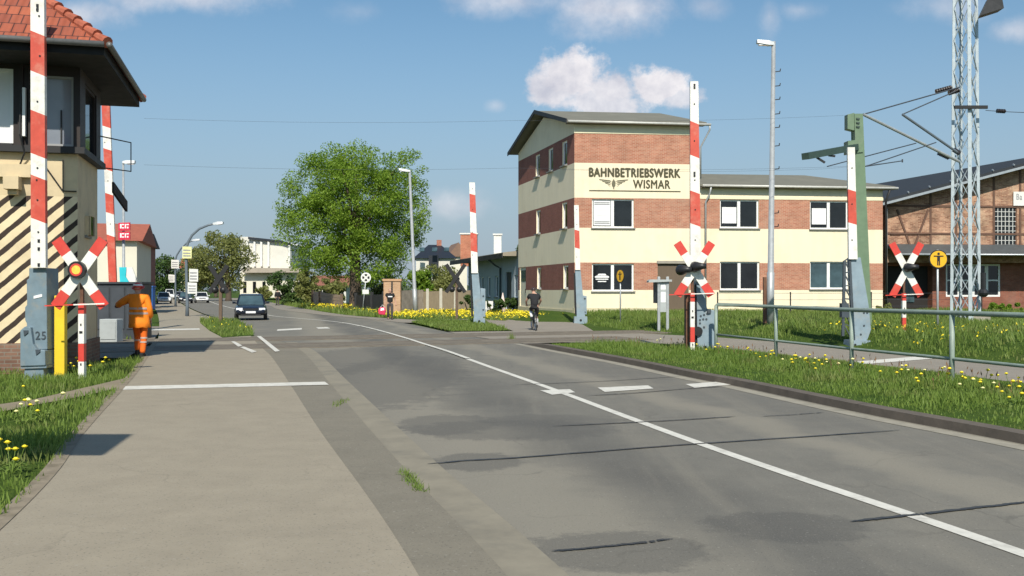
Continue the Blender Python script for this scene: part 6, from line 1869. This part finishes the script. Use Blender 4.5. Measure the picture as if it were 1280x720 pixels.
def tree(label, base, lobes, trunk_r, trunk_h, nclump, rclump, nleaf, size, m, seed, group=None, limbs=14, name="tree"):
    base = Vector(base)
    c = thing(name, label, "tree", base, 0, group)
    o, cl_ = foliage("crown", [(base.x + l[0], base.y + l[1], base.z + l[2], *l[3:]) for l in lobes], nclump, rclump, nleaf, size, m, seed, c, base)
    r_ = random.Random(seed)
    m1 = MB()
    top = base + Vector((r_.uniform(-.2, .2), 0, trunk_h))
    zt = max(p[0][2] for p in cl_)
    mid = Vector((base.x + lobes[0][0] * .5, base.y + lobes[0][1] * .5, lerp(top.z, zt, .75)))
    m1.tube([base + Vector((0, 0, -.2)), base + Vector((0, 0, .35)), base.lerp(top, .5) + Vector((.05, 0, 0)), top, top.lerp(mid, .5) + Vector((.2, .1, 0)), mid], [trunk_r * 1.45, trunk_r * 1.1, trunk_r * .95, trunk_r * .85, trunk_r * .5, trunk_r * .12], 10)
    sel = r_.sample(range(len(cl_)), min(limbs, len(cl_)))
    for i in sel:
        q = Vector(cl_[i][0])
        t = r_.uniform(-.25, .55)
        s = top.lerp(mid, t) if t > 0 else top.lerp(base, -t * .8)
        if q.z < s.z - 1.0: s = top.lerp(base, .2)
        k = s.lerp(q, .5) + Vector((0, 0, .12 * (q - s).length))
        m1.tube([s, k, q], [trunk_r * .38, trunk_r * .22, trunk_r * .06], 7)
    m1.build("trunk", bark, c, smooth=True)
    return c
bt = P(444, 386.5, 82); bt.z = 0
k82 = 82 / F
def lobe(px, py, rx, ry, rd=None, Y=82, base=bt, dy=0):
    p = P(px, py, Y); return (p.x - base.x, dy, p.z - base.z, rx * Y / F, rd if rd else rx * Y / F * .9, ry * Y / F)
tree("big lime-green spreading tree in full leaf behind the round white sign", bt,
     [lobe(445, 252, 64, 60), lobe(402, 232, 42, 38), lobe(398, 285, 50, 46), lobe(402, 318, 40, 22), lobe(490, 262, 46, 58), lobe(440, 210, 52, 30), lobe(380, 265, 34, 32), lobe(505, 215, 34, 26), lobe(450, 325, 54, 32), lobe(490, 325, 34, 26)], .50, 4.4, 460, .95, 92000, .098, leaf_big, 11, limbs=14)
b_ = Vector((-44.3, 150, 0))
tree("mid-height olive-green tree before the white hall across the street", b_, [lobe(270, 322, 36, 34, Y=150, base=b_), lobe(255, 335, 28, 26, Y=150, base=b_), lobe(292, 328, 22, 34, Y=150, base=b_)], .45, 3.0, 110, 1.3, 12000, .20, leaf_mid, 12)
b_ = Vector((-77, 215, 0))
tree("dark tree closing the far end of the street on the left", b_, [lobe(203, 345, 20, 24, Y=215, base=b_), lobe(192, 352, 14, 16, Y=215, base=b_)], .4, 3, 60, 1.6, 5000, .3, leaf_dark, 13)
b_ = Vector((-74, 240, 0))
tree("hazy tree above the white van in the distant street", b_, [lobe(232, 350, 24, 18, Y=240, base=b_), lobe(250, 345, 18, 20, Y=240, base=b_)], .4, 3, 60, 1.8, 4500, .32, leaf_soft, 14)
def bush(label, base, lobes, n, rc, nl, size, m, seed, group=None, name="bush"):
    base = Vector(base)
    c = thing(name, label, "bush", base, 0, group)
    foliage("foliage", [(base.x + l[0], base.y + l[1], base.z + l[2], *l[3:]) for l in lobes], n, rc, nl, size, m, seed, c, base, rmin=.2)
    m1 = MB()
    for i in range(5):
        a = i * 1.3; m1.tube([base + Vector((.1 * math.cos(a), .1 * math.sin(a), -.1)), base + Vector((.5 * math.cos(a), .5 * math.sin(a), max(.4, lobes[0][2] * .9)))], [.05, .02], 6)
    m1.build("stem", bark, c)
def bushpx(label, px, py, rx, ry, Y, m, seed, size=.12, nl=3500, n=36, dy=0, nm="bush"):
    b0 = Vector(((px - 640) / F * Y, Y, 0)); k = Y / F
    zc = EYE - (py - HY) * k
    bush(label, b0, [(0, 0, zc, rx * k, rx * k * .8, ry * k), (rx * k * .35, -.3, zc * .6, rx * k * .7, rx * k * .6, max(.2, zc * .6))], n, min(rx, ry) * k * .42, nl, size, m, seed, name=nm)
bushpx("rounded dark green bush between the black car and the white hall", 356, 355, 22, 17, 108, leaf_dark, 21, .16)
bushpx("brownish green bush left of the weathered plank fence", 383, 356, 14, 20, 104, leaf_mid, 22, .16)
bushpx("loose bush left of the big tree's trunk above the plank fence", 414, 358, 20, 14, 100, leaf_mid, 23, .15)
bushpx("low bush under the big tree right of its trunk", 476, 352, 24, 18, 92, leaf_mid, 24, .13)
bushpx("pale green bush in front of the black-roofed house", 545, 352, 30, 20, 100, leaf_mid, 25, .15, 6000, 50)
bushpx("green bush right of the slim pale lamp post", 526, 350, 14, 22, 96, leaf_big, 26, .14)
bushpx("dark hedge bush at the foot of the workshop left of the pale barrier", 588, 376, 14, 7, 66, leaf_dark, 27, .07)
bushpx("dark hedge bush at the foot of the workshop right of the pale barrier", 618, 378, 14, 5.5, 63, leaf_dark, 28, .07)
bushpx("dark low bush at the depot's far gable corner", 640, 378, 11, 6, 68.5, leaf_dark, 29, .07)
bushpx("low shrub by the wire fence in front of the brick wing", 1000, 388, 8, 6, 53, leaf_mid, 30, .07, 1200, 14)
bushpx("shrub growing at the wing's right corner", 1105, 386, 10, 8, 54, leaf_mid, 31, .08, 1500, 16)
bushpx("shrub under the hall's white window", 1255, 384, 26, 6, 54, leaf_big, 32, .08, 2500, 24)
bushpx("distant bush at the roadside below the white hall", 330, 366, 10, 9, 128, leaf_mid, 33, .18, 1500, 20)
bushpx("distant green bush showing above the workshop roof beside the depot gable", 660, 312, 22, 12, 130, leaf_soft, 34, .2)

# far wood along the horizon
pts = []
r_ = np.random.default_rng(9)
for i in range(700):
    x = r_.uniform(-700, 900); y = r_.uniform(480, 620); h = r_.uniform(4, 11)
    k = 26
    q = r_.normal(size=(k, 3)) * np.array([3.5, 3.5, h * .28]); q[:, 2] = np.abs(q[:, 2] + h * .5)
    pts.append(q + np.array([x, y, 0]))
wd_ = fastmesh("far_wood", leaf_quads(np.concatenate(pts), 1.3, r_), 4, leaf_soft)
tag(wd_, "distant wood closing the horizon behind the houses", "wood", kind="stuff")

# ------------------------------------------------------------------ walls, fences, pillar beyond the road
def plank_wall(name, label, cat, px0, px1, yt0, yt1, base, Y0, Y1, m, rows=5, thick=.15, posts=None, pm=None):
    p0 = Vector(((px0 - 640) / F * Y0, Y0, 0)); p1 = Vector(((px1 - 640) / F * Y1, Y1, 0))
    z0 = EYE - (yt0 - HY) * Y0 / F; z1 = EYE - (yt1 - HY) * Y1 / F
    c = thing(name, label, cat, p0)
    d = (p1 - p0).normalized(); n = Vector((-d.y, d.x, 0)) * thick
    for i in range(rows):
        m1 = MB(); a, b = i / rows, (i + .93) / rows
        m1.prism([p0 + Vector((0, 0, z0 * a)), p1 + Vector((0, 0, z1 * a)), p1 + Vector((0, 0, z1 * b)), p0 + Vector((0, 0, z0 * b))], n); m1.build("board" if rows > 1 else "panel", m, c)
    for px in (posts or []):
        t = (px - px0) / (px1 - px0); p = p0.lerp(p1, t); zz = lerp(z0, z1, t)
        m1 = MB(); m1.box(p.x - .12, p.x + .12, p.y - .12, p.y + .12, -.1, zz + .12); m1.build("post", pm or oldwood, c)
    return c
plank_wall("plank_fence", "weathered brown plank fence with yellow flowers in front left of the big tree", "fence", 391, 426, 364, 369, 0, 92, 80, fencewood, 5, posts=(391, 401, 427), pm=oldwood)
plank_wall("dark_wall", "low dark wall behind the round white sign", "wall", 445, 480, 368, 366, 0, 80, 70, mat("dark_board", (.03, .027, .025), .8, .3, 3), 1, posts=(445, 466, 480), pm=fasciadark)
plank_wall("stone_wall", "grey-brown rubble wall between the brick pillar and lamp post", "wall", 501, 523, 361, 360, 0, 68, 66, mat("rubble_stone", (.26, .22, .175), .9, .25, 2.5, c2=(.16, .13, .1), c2scale=1.5, bmp=.6), 1, thick=.4)
plank_wall("garden_fence", "pale dry garden fence behind the yellow flower bed", "fence", 520, 588, 363, 361, 0, 84, 80, hedgebrown, 1, posts=(535, 552, 570), pm=MATS["fence_post_pale"] if "fence_post_pale" in MATS else mat("fence_post_pale", (.5, .47, .4), .8, .1, 4))
bp_ = G(490, 396); Y = 62.5
bp_ = Vector(((490 - 640) / F * Y, Y, 0))
pil = thing("brick_pillar", "ochre brick gate pillar behind the pedestrian with the crimson bag", "pillar", bp_)
m1 = MB(); m1.box(-.55 + bp_.x, .55 + bp_.x, Y, Y + .6, -.1, 2.25); m1.build("shaft", ochre, pil)
m1 = MB(); m1.box(-.62 + bp_.x, .62 + bp_.x, Y - .06, Y + .66, 2.254, 2.4); m1.build("cap", mat("pillar_cap", (.50, .30, .17), .8, .1, 4), pil)
m1 = MB(); m1.box(bp_.x - .05, bp_.x + .05, Y - .012, Y - .002, 1.3, 2.25); m1.build("crack", black, pil)
for i, px in enumerate((604, 612, 628.5)):
    Y = 62 + i; p = Vector(((px - 640) / F * Y, Y, 0))
    m1 = MB()
    if i < 2:
        m1.box(-.22, .22, -.2, .2, .40, .46); m1.box(-.22, .22, .17, .22, .46, .95)
        for a in (-.19, .19):
            for b in (-.17, .17): m1.box(a - .025, a + .025, b - .025, b + .025, 0, .4)
        tag(m1.build("garden_chair", white, None, loc=p, local=True), ("white garden chair nearer the pale barrier outside the workshop", "white garden chair left of the folded parasol outside the workshop")[i], "chair", "white garden chairs by the workshop")
    else:
        m1.tube([(0, 0, 0), (0, 0, .12), (0, 0, .7), (0, 0, 1.5)], [.05, .22, .18, .02], 12)
        tag(m1.build("folded_parasol", mat("parasol_pale_pink", (.68, .55, .52), .8, .06, 5), None, loc=p, smooth=True, local=True), "folded pale pink parasol outside the workshop's dark door", "parasol")

# ------------------------------------------------------------------ houses
def house(label, px0, px1, Y, y_eave, y_ridge, wall, roof, depth=9, ridge_x=True, yaw=0.0, wins=(3, 2), base=0, chimney=None, wm=None, side_wins=3, name="house", cat="house", hip=0):
    k = Y / F
    p0 = Vector(((px0 - 640) * k, Y, base)); wdt = (px1 - px0) * k
    he = EYE - (y_eave - HY) * k; hr = EYE - (y_ridge - HY) * k
    cs, sn = math.cos(yaw), math.sin(yaw)
    def xf(a, b, z): return Vector((p0.x + a * cs - b * sn, p0.y + a * sn + b * cs, z))
    c = thing(name, label, cat, p0)
    m1 = MB(xf)
    nx_, nz_ = wins
    hs_l = []
    for j in range(nz_):
        for i in range(nx_):
            s = wdt * (i + .5) / nx_; z0 = .9 + j * (he - .3) / max(1, nz_)
            ww_ = min(.55, wdt / nx_ * .33); hs_l.append((s - ww_, s + ww_, z0, min(z0 + 1.4, he - .25)))
    wall_holes(m1, front, 0, wdt, base - .2, he, hs_l, depth=.12)
    sw_ = []
    for j in range(max(1, nz_)):
        for i in range(side_wins):
            s = depth * (i + .5) / max(1, side_wins); z0 = .9 + j * (he - .3) / max(1, nz_); sw_.append((s - .5, s + .5, z0, min(z0 + 1.4, he - .25)))
    wall_holes(m1, lambda s, d, z: (wdt - d, s, z), 0, depth, base - .2, he, sw_, depth=.12)
    m1.quad((0, 0, base - .2), (0, depth, base - .2), (0, depth, he), (0, 0, he)); m1.quad((0, depth, base - .2), (wdt, depth, base - .2), (wdt, depth, he), (0, depth, he))
    if not ridge_x:
        m1.add([(0, 0, he), (wdt, 0, he), (wdt / 2, 0, hr - .05)], [(0, 1, 2)])
    m1.build("wall", wall, c)
    for h_ in hs_l: window(c, xf, front, *h_, panes=2, fw=.06, sill=False)
    for h_ in sw_: window(c, xf, lambda s, d, z: (wdt - d, s, z), *h_, panes=1, fw=.09, sill=False)
    m1 = MB(xf); e = .4
    if ridge_x:
        hp = hip
        up_ = [(-e, -e, he - .1), (wdt + e, -e, he - .1), (wdt + e, depth + e, he - .1), (-e, depth + e, he - .1), (-e + hp, depth / 2, hr), (wdt + e - hp, depth / 2, hr)]
        m1.add(up_, [(0, 1, 5, 4), (1, 2, 5), (2, 3, 4, 5), (3, 0, 4), (3, 2, 1, 0)])
    else:
        up_ = [(-e, -e, he - .1), (wdt + e, -e, he - .1), (wdt + e, depth + e, he - .1), (-e, depth + e, he - .1), (wdt / 2, -e, hr), (wdt / 2, depth + e, hr)]
        m1.add(up_, [(0, 4, 5, 3), (1, 2, 5, 4), (0, 1, 4), (3, 5, 2), (3, 2, 1, 0)])
    rf_ = m1.build("roof", roof, c)
    if chimney:
        for fx in chimney:
            m1 = MB(xf); m1.box(wdt * fx - .35, wdt * fx + .35, depth / 2 - .3, depth / 2 + .3, hr - .6, hr + .7); m1.build("chimney", brickred, rf_)
    return c, xf, wdt, he, hr
creamfar = mat("far_cream_render", (.70, .66, .55), .9, .04, 1, c2=(.55, .5, .4), c2scale=.3, c2amt=.3)
house("cream building with red roof behind the far left barrier", 60, 164, 64, 298, 272, creamfar, roofred, 10, True, .27, (0, 0), side_wins=2, name="cream_building", cat="building")
house("brick house coloured dark for shade right of the cream building down the street", 168, 178, 86, 304, 288, brickdark, roofdark, 10, True, .25, (0, 0), side_wins=4)  # dark wall colour stands in for shade on this street side
house("terraced house coloured dark for shade with white window frames farther down the street", 172, 184, 108, 314, 298, brickdark, roofdark, 14, True, .36, (1, 2), side_wins=5)  # shade carried by the dark wall colour here too
house("last narrow terraced house before the dark street-end tree", 180, 189, 140, 326, 312, brickred, roofdark, 14, True, .36, (1, 2), side_wins=5)
house("pale yellow house deep in the street behind the advertising boards", 226, 236, 260, 335, 322, mat("far_yellow_render", (.7, .62, .36), .9, .05, 1), roofred, 10, True, .2, (2, 3), side_wins=2)
house("white house with black hipped roof and skylights behind the crossbuck", 520, 568, 135, 322, 304, offwhite, roofslate, 9, True, .1, (4, 1), chimney=(.62,), side_wins=1, hip=2.2)
hh = [o for o in bpy.data.objects if o.get("label", "").startswith("white house with black")][0]
for px in (524, 540, 555):
    m1 = MB(); p = P(px, 314.5, 132.5); m1.prism([p, p + Vector((.7, 0, 0)), p + Vector((.7, .5, .5)), p + Vector((0, .5, .5))], (0, -.05, .1)); m1.build("skylight", glass2, hh)
m1 = MB(); q0, q1 = P(536, 336, 134.2), P(548, 322, 134.2); m1.box(q0.x, q1.x, 134.0, 134.6, q0.z, q1.z + .3); m1.build("dark_bay", roofslate, hh)
house("low house with red-brown roof left of the big tree trunk", 392, 432, 128, 356, 344, offwhite, mat("brown_red_tiles", (.25, .10, .065), .8, .15, 2), 8, True, .1, (3, 1), side_wins=1)
house("tan gabled house behind the brick chimney", 562, 584, 150, 320, 303, creamfar, mat("brown_tiles", (.22, .13, .09), .8, .15, 2), 8, False, .2, (1, 1), side_wins=1)
# white hall down the street
Y = 172; k = Y / F
wh_ = thing("white_hall", "white box-shaped hall with vertical piers behind the olive tree", "building", Vector(((335 - 640) * k, Y, 0)))
def wp(x, y): return P(x, y, Y)
m1 = MB(); m1.prism([wp(300, 372), wp(364, 372), wp(364, 305.5), wp(352, 301), wp(312, 296), wp(300, 296)], (0, 16, 0)); m1.build("wall", MATS["off_white_render"], wh_)
for x in (309, 318, 326.5, 335.5, 361.5):
    m1 = MB(); m1.plate([(x - 1.2, 302), (x + 1.2, 302.5), (x + 1.2, 333), (x - 1.2, 333)], Y - .6, .59); m1.build("pier", white, wh_)
m1 = MB(); m1.plate([(310, 296), (352, 300.5), (364.5, 305), (364.5, 307), (352, 303), (310, 299)], Y - .7, .69); m1.build("roof_edge", roofslate, wh_)
m1 = MB(); m1.plate([(303, 334.5), (376, 335.5), (376, 340.5), (303, 341)], Y - 3, 4); m1.build("canopy", mat("canopy_tan", (.38, .33, .27), .8, .1, 1), wh_)
m1 = MB(); m1.plate([(300, 341.5), (374, 341.5), (374, 372), (300, 372)], Y - 1.5, 1.4); lo_ = m1.build("lower_wall", creamfar, wh_)
for x in (306, 318, 330):
    m1 = MB(); m1.plate([(x - 2, 352), (x + 2, 352), (x + 2, 366), (x - 2, 366)], Y - 1.56, .05); m1.build("window", glass, wh_)

# ------------------------------------------------------------------ grass blades and flowers
def scatter(poly, n, rng, clear=()):
    poly = [(p[0], p[1]) for p in poly]
    xs = [p[0] for p in poly]; ys_ = [p[1] for p in poly]
    X = np.zeros(0); Yq = np.zeros(0)
    while len(X) < n:
        x = rng.uniform(min(xs), max(xs), n * 2); y = rng.uniform(min(ys_), max(ys_), n * 2)
        ok = inpoly(x, y, poly)
        for c_ in clear: ok &= ~inpoly(x, y, c_)
        X = np.concatenate([X, x[ok]]); Yq = np.concatenate([Yq, y[ok]])
    return X[:n], Yq[:n]
def lumps(x, y, s=1.0):
    return .5 + .25 * np.sin(x * 2.3 * s + 1.7 * np.sin(y * 1.1 * s)) + .25 * np.sin(y * 2.9 * s + 1.3 * np.sin(x * 1.9 * s + 2))
def blades(name, poly, n, hh_, wd_, hfn, m, seed, clear=(), label="", dens=None, lump=1.0, hmod=None):
    rg = np.random.default_rng(seed)
    x, y = scatter(poly, int(n * 1.6), rg, clear)
    L = lumps(x, y, lump)
    keep = rg.uniform(size=len(x)) < (.35 + .65 * L)
    if dens is not None: keep &= rg.uniform(size=len(x)) < dens(x, y)
    x, y, L = x[keep], y[keep], L[keep]
    k = len(x)
    z = hfn(x, y) if callable(hfn) else np.full(k, hfn)
    h = (hh_[0] + (hh_[1] - hh_[0]) * rg.uniform(size=k) ** 1.6) * (.35 + 1.0 * L) * (hmod(x, y) if hmod else 1)
    a = rg.uniform(0, 2 * np.pi, k); lean = rg.uniform(.1, .75, k) * h; la = rg.uniform(0, 2 * np.pi, k)
    w2 = wd_ * rg.uniform(.6, 1.3, k) / 2
    b0 = np.stack([x - np.cos(a) * w2, y - np.sin(a) * w2, z - .02], 1); b1 = np.stack([x + np.cos(a) * w2, y + np.sin(a) * w2, z - .02], 1)
    tp = np.stack([x + np.cos(la) * lean, y + np.sin(la) * lean, z + h], 1)
    md = (b0 + b1) / 2 * .45 + tp * .55; md[:, 2] += h * .10
    md0 = md + np.stack([-np.cos(a) * w2 * .8, -np.sin(a) * w2 * .8, 0 * a], 1); md1 = md + np.stack([np.cos(a) * w2 * .8, np.sin(a) * w2 * .8, 0 * a], 1)
    V_ = np.stack([b0, b1, md1, md0, md0, md1, tp, tp], 1).reshape(-1, 3)
    # lower quad plus upper tip (a quad folded to a point)
    o = fastmesh(name, V_, 4, m)
    return tag(o, label, "grass", kind="stuff")
vf = lambda x, y: verge_h(x, y)
vpoly = list(zip(xl + .05, ys)) + list(zip(xr - .05, ys))[::-1]
vpoly = [p for p in vpoly if True]
vp_near = [(x, y) for x, y in zip(xl + .03, ys) if y > 7] + [(x, y) for x, y in zip(xr - .02, ys) if y > 7][::-1]
blades("verge_grass", vp_near, 74000, (.035, .17), .015, vf, bladem, 31, dens=lambda x, y: .30 + .7 * np.clip(verge_t(x, y) * 3.0, 0, 1), hmod=lambda x, y: .40 + .80 * np.sin(np.pi * np.clip(verge_t(x, y) * 1.05, 0, 1) ** 1.1), label="rough spring grass on the verge right of the road", lump=1.2)
wx_, wy_ = scatter([(p[0], p[1]) for p in vp_near], 900, np.random.default_rng(77))
ok_ = (verge_t(wx_, wy_) > .35) & (verge_t(wx_, wy_) < .9) & (lumps(wx_, wy_, 1.2) > .5); wx_, wy_ = wx_[ok_], wy_[ok_]
rg = np.random.default_rng(78); k = len(wx_); wz_ = verge_h(wx_, wy_); hh = rg.uniform(.16, .34, k); lx, ly = rg.normal(0, .05, k), rg.normal(0, .05, k); a = rg.uniform(0, 6.28, k); cs, sn = np.cos(a), np.sin(a)
def st_(f, w): return np.stack([wx_ + lx * f + cs * w, wy_ + ly * f + sn * w, wz_ + hh * f], 1)
V_ = np.concatenate([np.stack([st_(0, -.003), st_(0, .003), st_(.75, .002), st_(.75, -.002)], 1), np.stack([st_(.7, 0), st_(.82, .014), st_(1, 0), st_(.82, -.014)], 1), np.stack([st_(.35, 0), st_(.45, .03), st_(.52, .045), st_(.42, .012)], 1)]).reshape(-1, 3)
tag(fastmesh("weed_stalks", V_, 4, mat("dry_stalk", (.20, .115, .06), .9, .3, 8)), "thin red-brown weed stalks rising from the verge grass", "weeds", kind="stuff")
lg = [(p[0], p[1]) for p in zip(at_y(WALK_L, np.arange(4, 23.5, .5)) - .02, np.arange(4, 23.5, .5))] + [(-11.0, 19.3), (-16, 18), (-16, 4)]
dtrack = [(p.x, p.y) for p in DTF] + [(p.x, p.y) for p in reversed(DTB)]
blades("left_grass", lg, 52000, (.04, .20), .014, 0.0, bladem, 32, hmod=lambda x, y: .75, clear=(dtrack,), label="short spring grass left of the pavement", lump=.9)
lot = [(9.5, 29.8), (10.4, 24.6), (11.3, 21), (14, 16), (24, 20), (34, 57.5), (26, 57.5), (3.6, 53.6), (3.6, 47), (5.3, 38.2), (7.6, 34.6)]
blades("lawn_grass", lot, 95000, (.06, .26), .026, lambda x, y: lot_h(x, y) - .02, bladem2, 33, label="tall meadow grass on the lawn before the depot", lump=.55)
isl = [(p.x, p.y) for p in ISL]
blades("island_grass", isl, 5000, (.06, .30), .03, .06, bladem2, 34, label="tufty grass on the island beyond the tracks", lump=.8)
bed = [(-6.8, 56.5), (-3.2, 56.0), (-1.4, 53.0), (-.4, 51.8), (-.1, 54), (.5, 54), (.45, 66), (-8.5, 72), (-8.2, 60)]
blades("flower_bed_grass", bed, 9000, (.10, .35), .04, 0.0, bladem2, 35, label="green undergrowth between yellow flowers by the workshop")
bank = [(-8.0, 58.5), (-11.2, 65.0), (-18, 84), (-24.5, 104), (-32, 128), (-26, 128), (-14, 92), (-8.6, 72)]
blades("bank_grass", bank, 14000, (.12, .45), .06, 0.0, bladem2, 36, label="roadside grass along the far pavement under the big tree")
tip = [(-2.4, 38.4), (-.05, 39.2), (-1.5, 50.5), (-4.4, 53.6), (-5.2, 49.5)]
flat("corner_grass", tip, .02, grass_m)
blades("corner_grass_blades", tip, 8000, (.05, .20), .03, 0.0, bladem2, 37, label="short grass round the far barrier on the corner")
lw_ = [(-10.5, 24.2), (-12.5, 31.5), (-22.7, 60), (-39.5, 104), (-46, 104), (-30, 60), (-20, 40), (-14, 30)]
blades("street_grass", lw_[1:], 9000, (.06, .25), .04, 0.0, bladem2, 38, label="grass strip left of the far pavement")
def flowers(name, poly, n, r_, z, seed, label, hfn=None):
    rg = np.random.default_rng(seed)
    x, y = scatter(poly, n * 2, rg)
    keep = rg.uniform(size=len(x)) < lumps(x, y, .8) ** 1.5
    x, y = x[keep], y[keep]
    k = len(x); zz = rg.uniform(z[0], z[1], k) + (hfn(x, y) if hfn else 0)
    c_ = np.stack([x, y, zz], 1)
    V_ = leaf_quads(c_, r_, rg, 0.0)
    V2 = leaf_quads(c_, r_, rg, 0.0)
    o = fastmesh(name, np.concatenate([V_, V2]), 4, petal)
    return tag(o, label, "flowers", kind="stuff")
flowers("yellow_flowers", bed, 3400, .058, (.06, .36), 41, "dense bed of yellow flowers by the workshop")
flowers("yellow_flowers", [(-15.5, 79), (-13, 79), (-17.5, 90), (-20, 90)], 700, .08, (.05, .5), 42, "yellow flowers in front of the weathered plank fence")
flowers("yellow_flowers", [(-11.5, 68), (-8.2, 62), (-8.0, 64), (-12, 74)], 130, .05, (.1, .4), 43, "scattered yellow flowers under the round white sign")
flowers("yellow_flowers", [(.4, 53.8), (3.2, 53.3), (.3, 65.5), (.2, 65)], 700, .06, (.1, .35), 44, "yellow flowers along the depot's gable foot")
flowers("yellow_flowers", isl, 60, .03, (.12, .35), 45, "yellow flowers in the island's tufty grass")
flowers("yellow_flowers", [(9.6, 30), (10.5, 25), (14, 18), (17, 24), (12, 34)], 260, .035, (.10, .25), 46, "yellow flowers scattered in the lawn behind the railing", lambda x, y: lot_h(x, y))

# single dandelions near the camera
def make_dandelion(mat_, nheads, seed, name):
    r_ = random.Random(seed)
    m1 = MB()
    for i in range(nheads):
        x, y = r_.uniform(-.10, .10), r_.uniform(-.10, .10); h = r_.uniform(.10, .24)
        tp = Vector((x * 1.5, y * 1.5, h))
        m1.tube([(x * .3, y * .3, 0), (x, y, h * .6), tp], .0035, 5, 1)
        for k in range(9):
            a = k * 2 * math.pi / 9; d = Vector((math.cos(a), math.sin(a), .25)); sd = Vector((-math.sin(a), math.cos(a), 0)) * .008
            m1.add([tp + d * .004 - sd, tp + d * .026 - sd, tp + d * .029, tp + d * .026 + sd, tp + d * .004 + sd], [(0, 1, 2, 3, 4)], 0)
        m1.ball(tp + Vector((0, 0, .005)), (.021, .021, .017), 8, 5, 0)
    for k in range(8):
        a = k * .8; d = Vector((math.cos(a), math.sin(a), 0)); sd = Vector((-d.y, d.x, 0)) * .014
        m1.add([d * .01, d * .08 + sd + Vector((0, 0, .05)), d * .17 + Vector((0, 0, .035)), d * .08 - sd + Vector((0, 0, .05))], [(0, 1, 2, 3)], 1)
    return m1.build(name, [mat_, bladem], None, world=False, recalc=False)
protos = {}
rd = random.Random(4)
vspots = [G(x, y) for x, y in ((930, 452), (941, 455), (985, 470), (993, 473), (1003, 470), (1009, 466), (1012, 474), (1020, 479), (1022, 472), (1031, 470), (1060, 478), (1069, 472), (1126, 486), (1137, 481), (1167, 480), (1210, 502), (1217, 500), (1228, 494), (1246, 489), (1212, 507), (1185, 484), (1265, 500), (1272, 517), (1276, 494), (905, 447), (913, 455), (955, 462), (1150, 500), (1095, 490), (1240, 512), (1255, 520), (870, 448), (888, 452), (820, 436), (960, 459), (1200, 496), (1262, 488))]
lspots = [G(x, y) for x, y in ((20, 585), (8, 582), (34, 523), (40, 527), (30, 530), (52, 520), (95, 470), (88, 466), (14, 592), (120, 468), (140, 463), (25, 500))]
lab = {"v": "yellow dandelion in the verge grass by the railing", "l": "yellow dandelion in the grass left of the pavement"}
for key, spots in (("v", vspots), ("l", lspots)):
    kinds = [make_dandelion(petal if i < 2 else petalw, n_, 50 + i, "dandelion") for i, n_ in enumerate((1, 3, 2))]
    used = set()
    for i, s in enumerate(spots):
        kd = rd.choice((0, 1, 1, 2)) if i >= 3 else i
        o = kinds[kd] if kd not in used else kinds[kd].copy()
        if kd in used: col.objects.link(o)
        used.add(kd)
        z = float(verge_h(s.x, s.y)) if key == "v" else 0.0
        if key == "v":                                    # keep them on the raised verge
            z = max(z, 0)
        o.location = (s.x, s.y, z); o.rotation_euler = (0, 0, rd.uniform(0, 6)); o.scale = (lambda q: (q, q, q))(rd.uniform(1.0, 1.4))
        tag(o, lab[key], "dandelion", "dandelions in the verge" if key == "v" else "dandelions left of the pavement")
# small plants growing in the gutter seam
for i, (x, y, lb_) in enumerate(((515, 603, "small weed in the gutter seam nearest the camera"), (425, 505, "small weed in the gutter seam near the pavement line"), (640, 424, "dry grass tuft at the verge tip by the tracks"))):
    s = G(x, y)
    rg = np.random.default_rng(70 + i)
    o = None
    k = 260 if i == 0 else 120
    xx = s.x + rg.normal(0, .05, k) - rg.uniform(-.5, .5, k) * .25 * (i == 0); yy = s.y + rg.uniform(-.45, .45, k) * (1 if i < 2 else .3)
    if i == 0: xx = s.x - (yy - s.y) * .3 + rg.normal(0, .03, k)
    hgt = rg.uniform(.02, .07 if i < 2 else .3, k)
    a = rg.uniform(0, 6.28, k)
    V_ = np.stack([np.stack([xx - .006 * np.cos(a), yy - .006 * np.sin(a), 0 * a], 1), np.stack([xx + .006 * np.cos(a), yy + .006 * np.sin(a), 0 * a], 1), np.stack([xx + rg.normal(0, .03, k), yy + rg.normal(0, .03, k), hgt], 1)], 1).reshape(-1, 3)
    tag(fastmesh("weed", V_, 3, bladem2, None, tuple(s), loc=s), lb_, "weed")
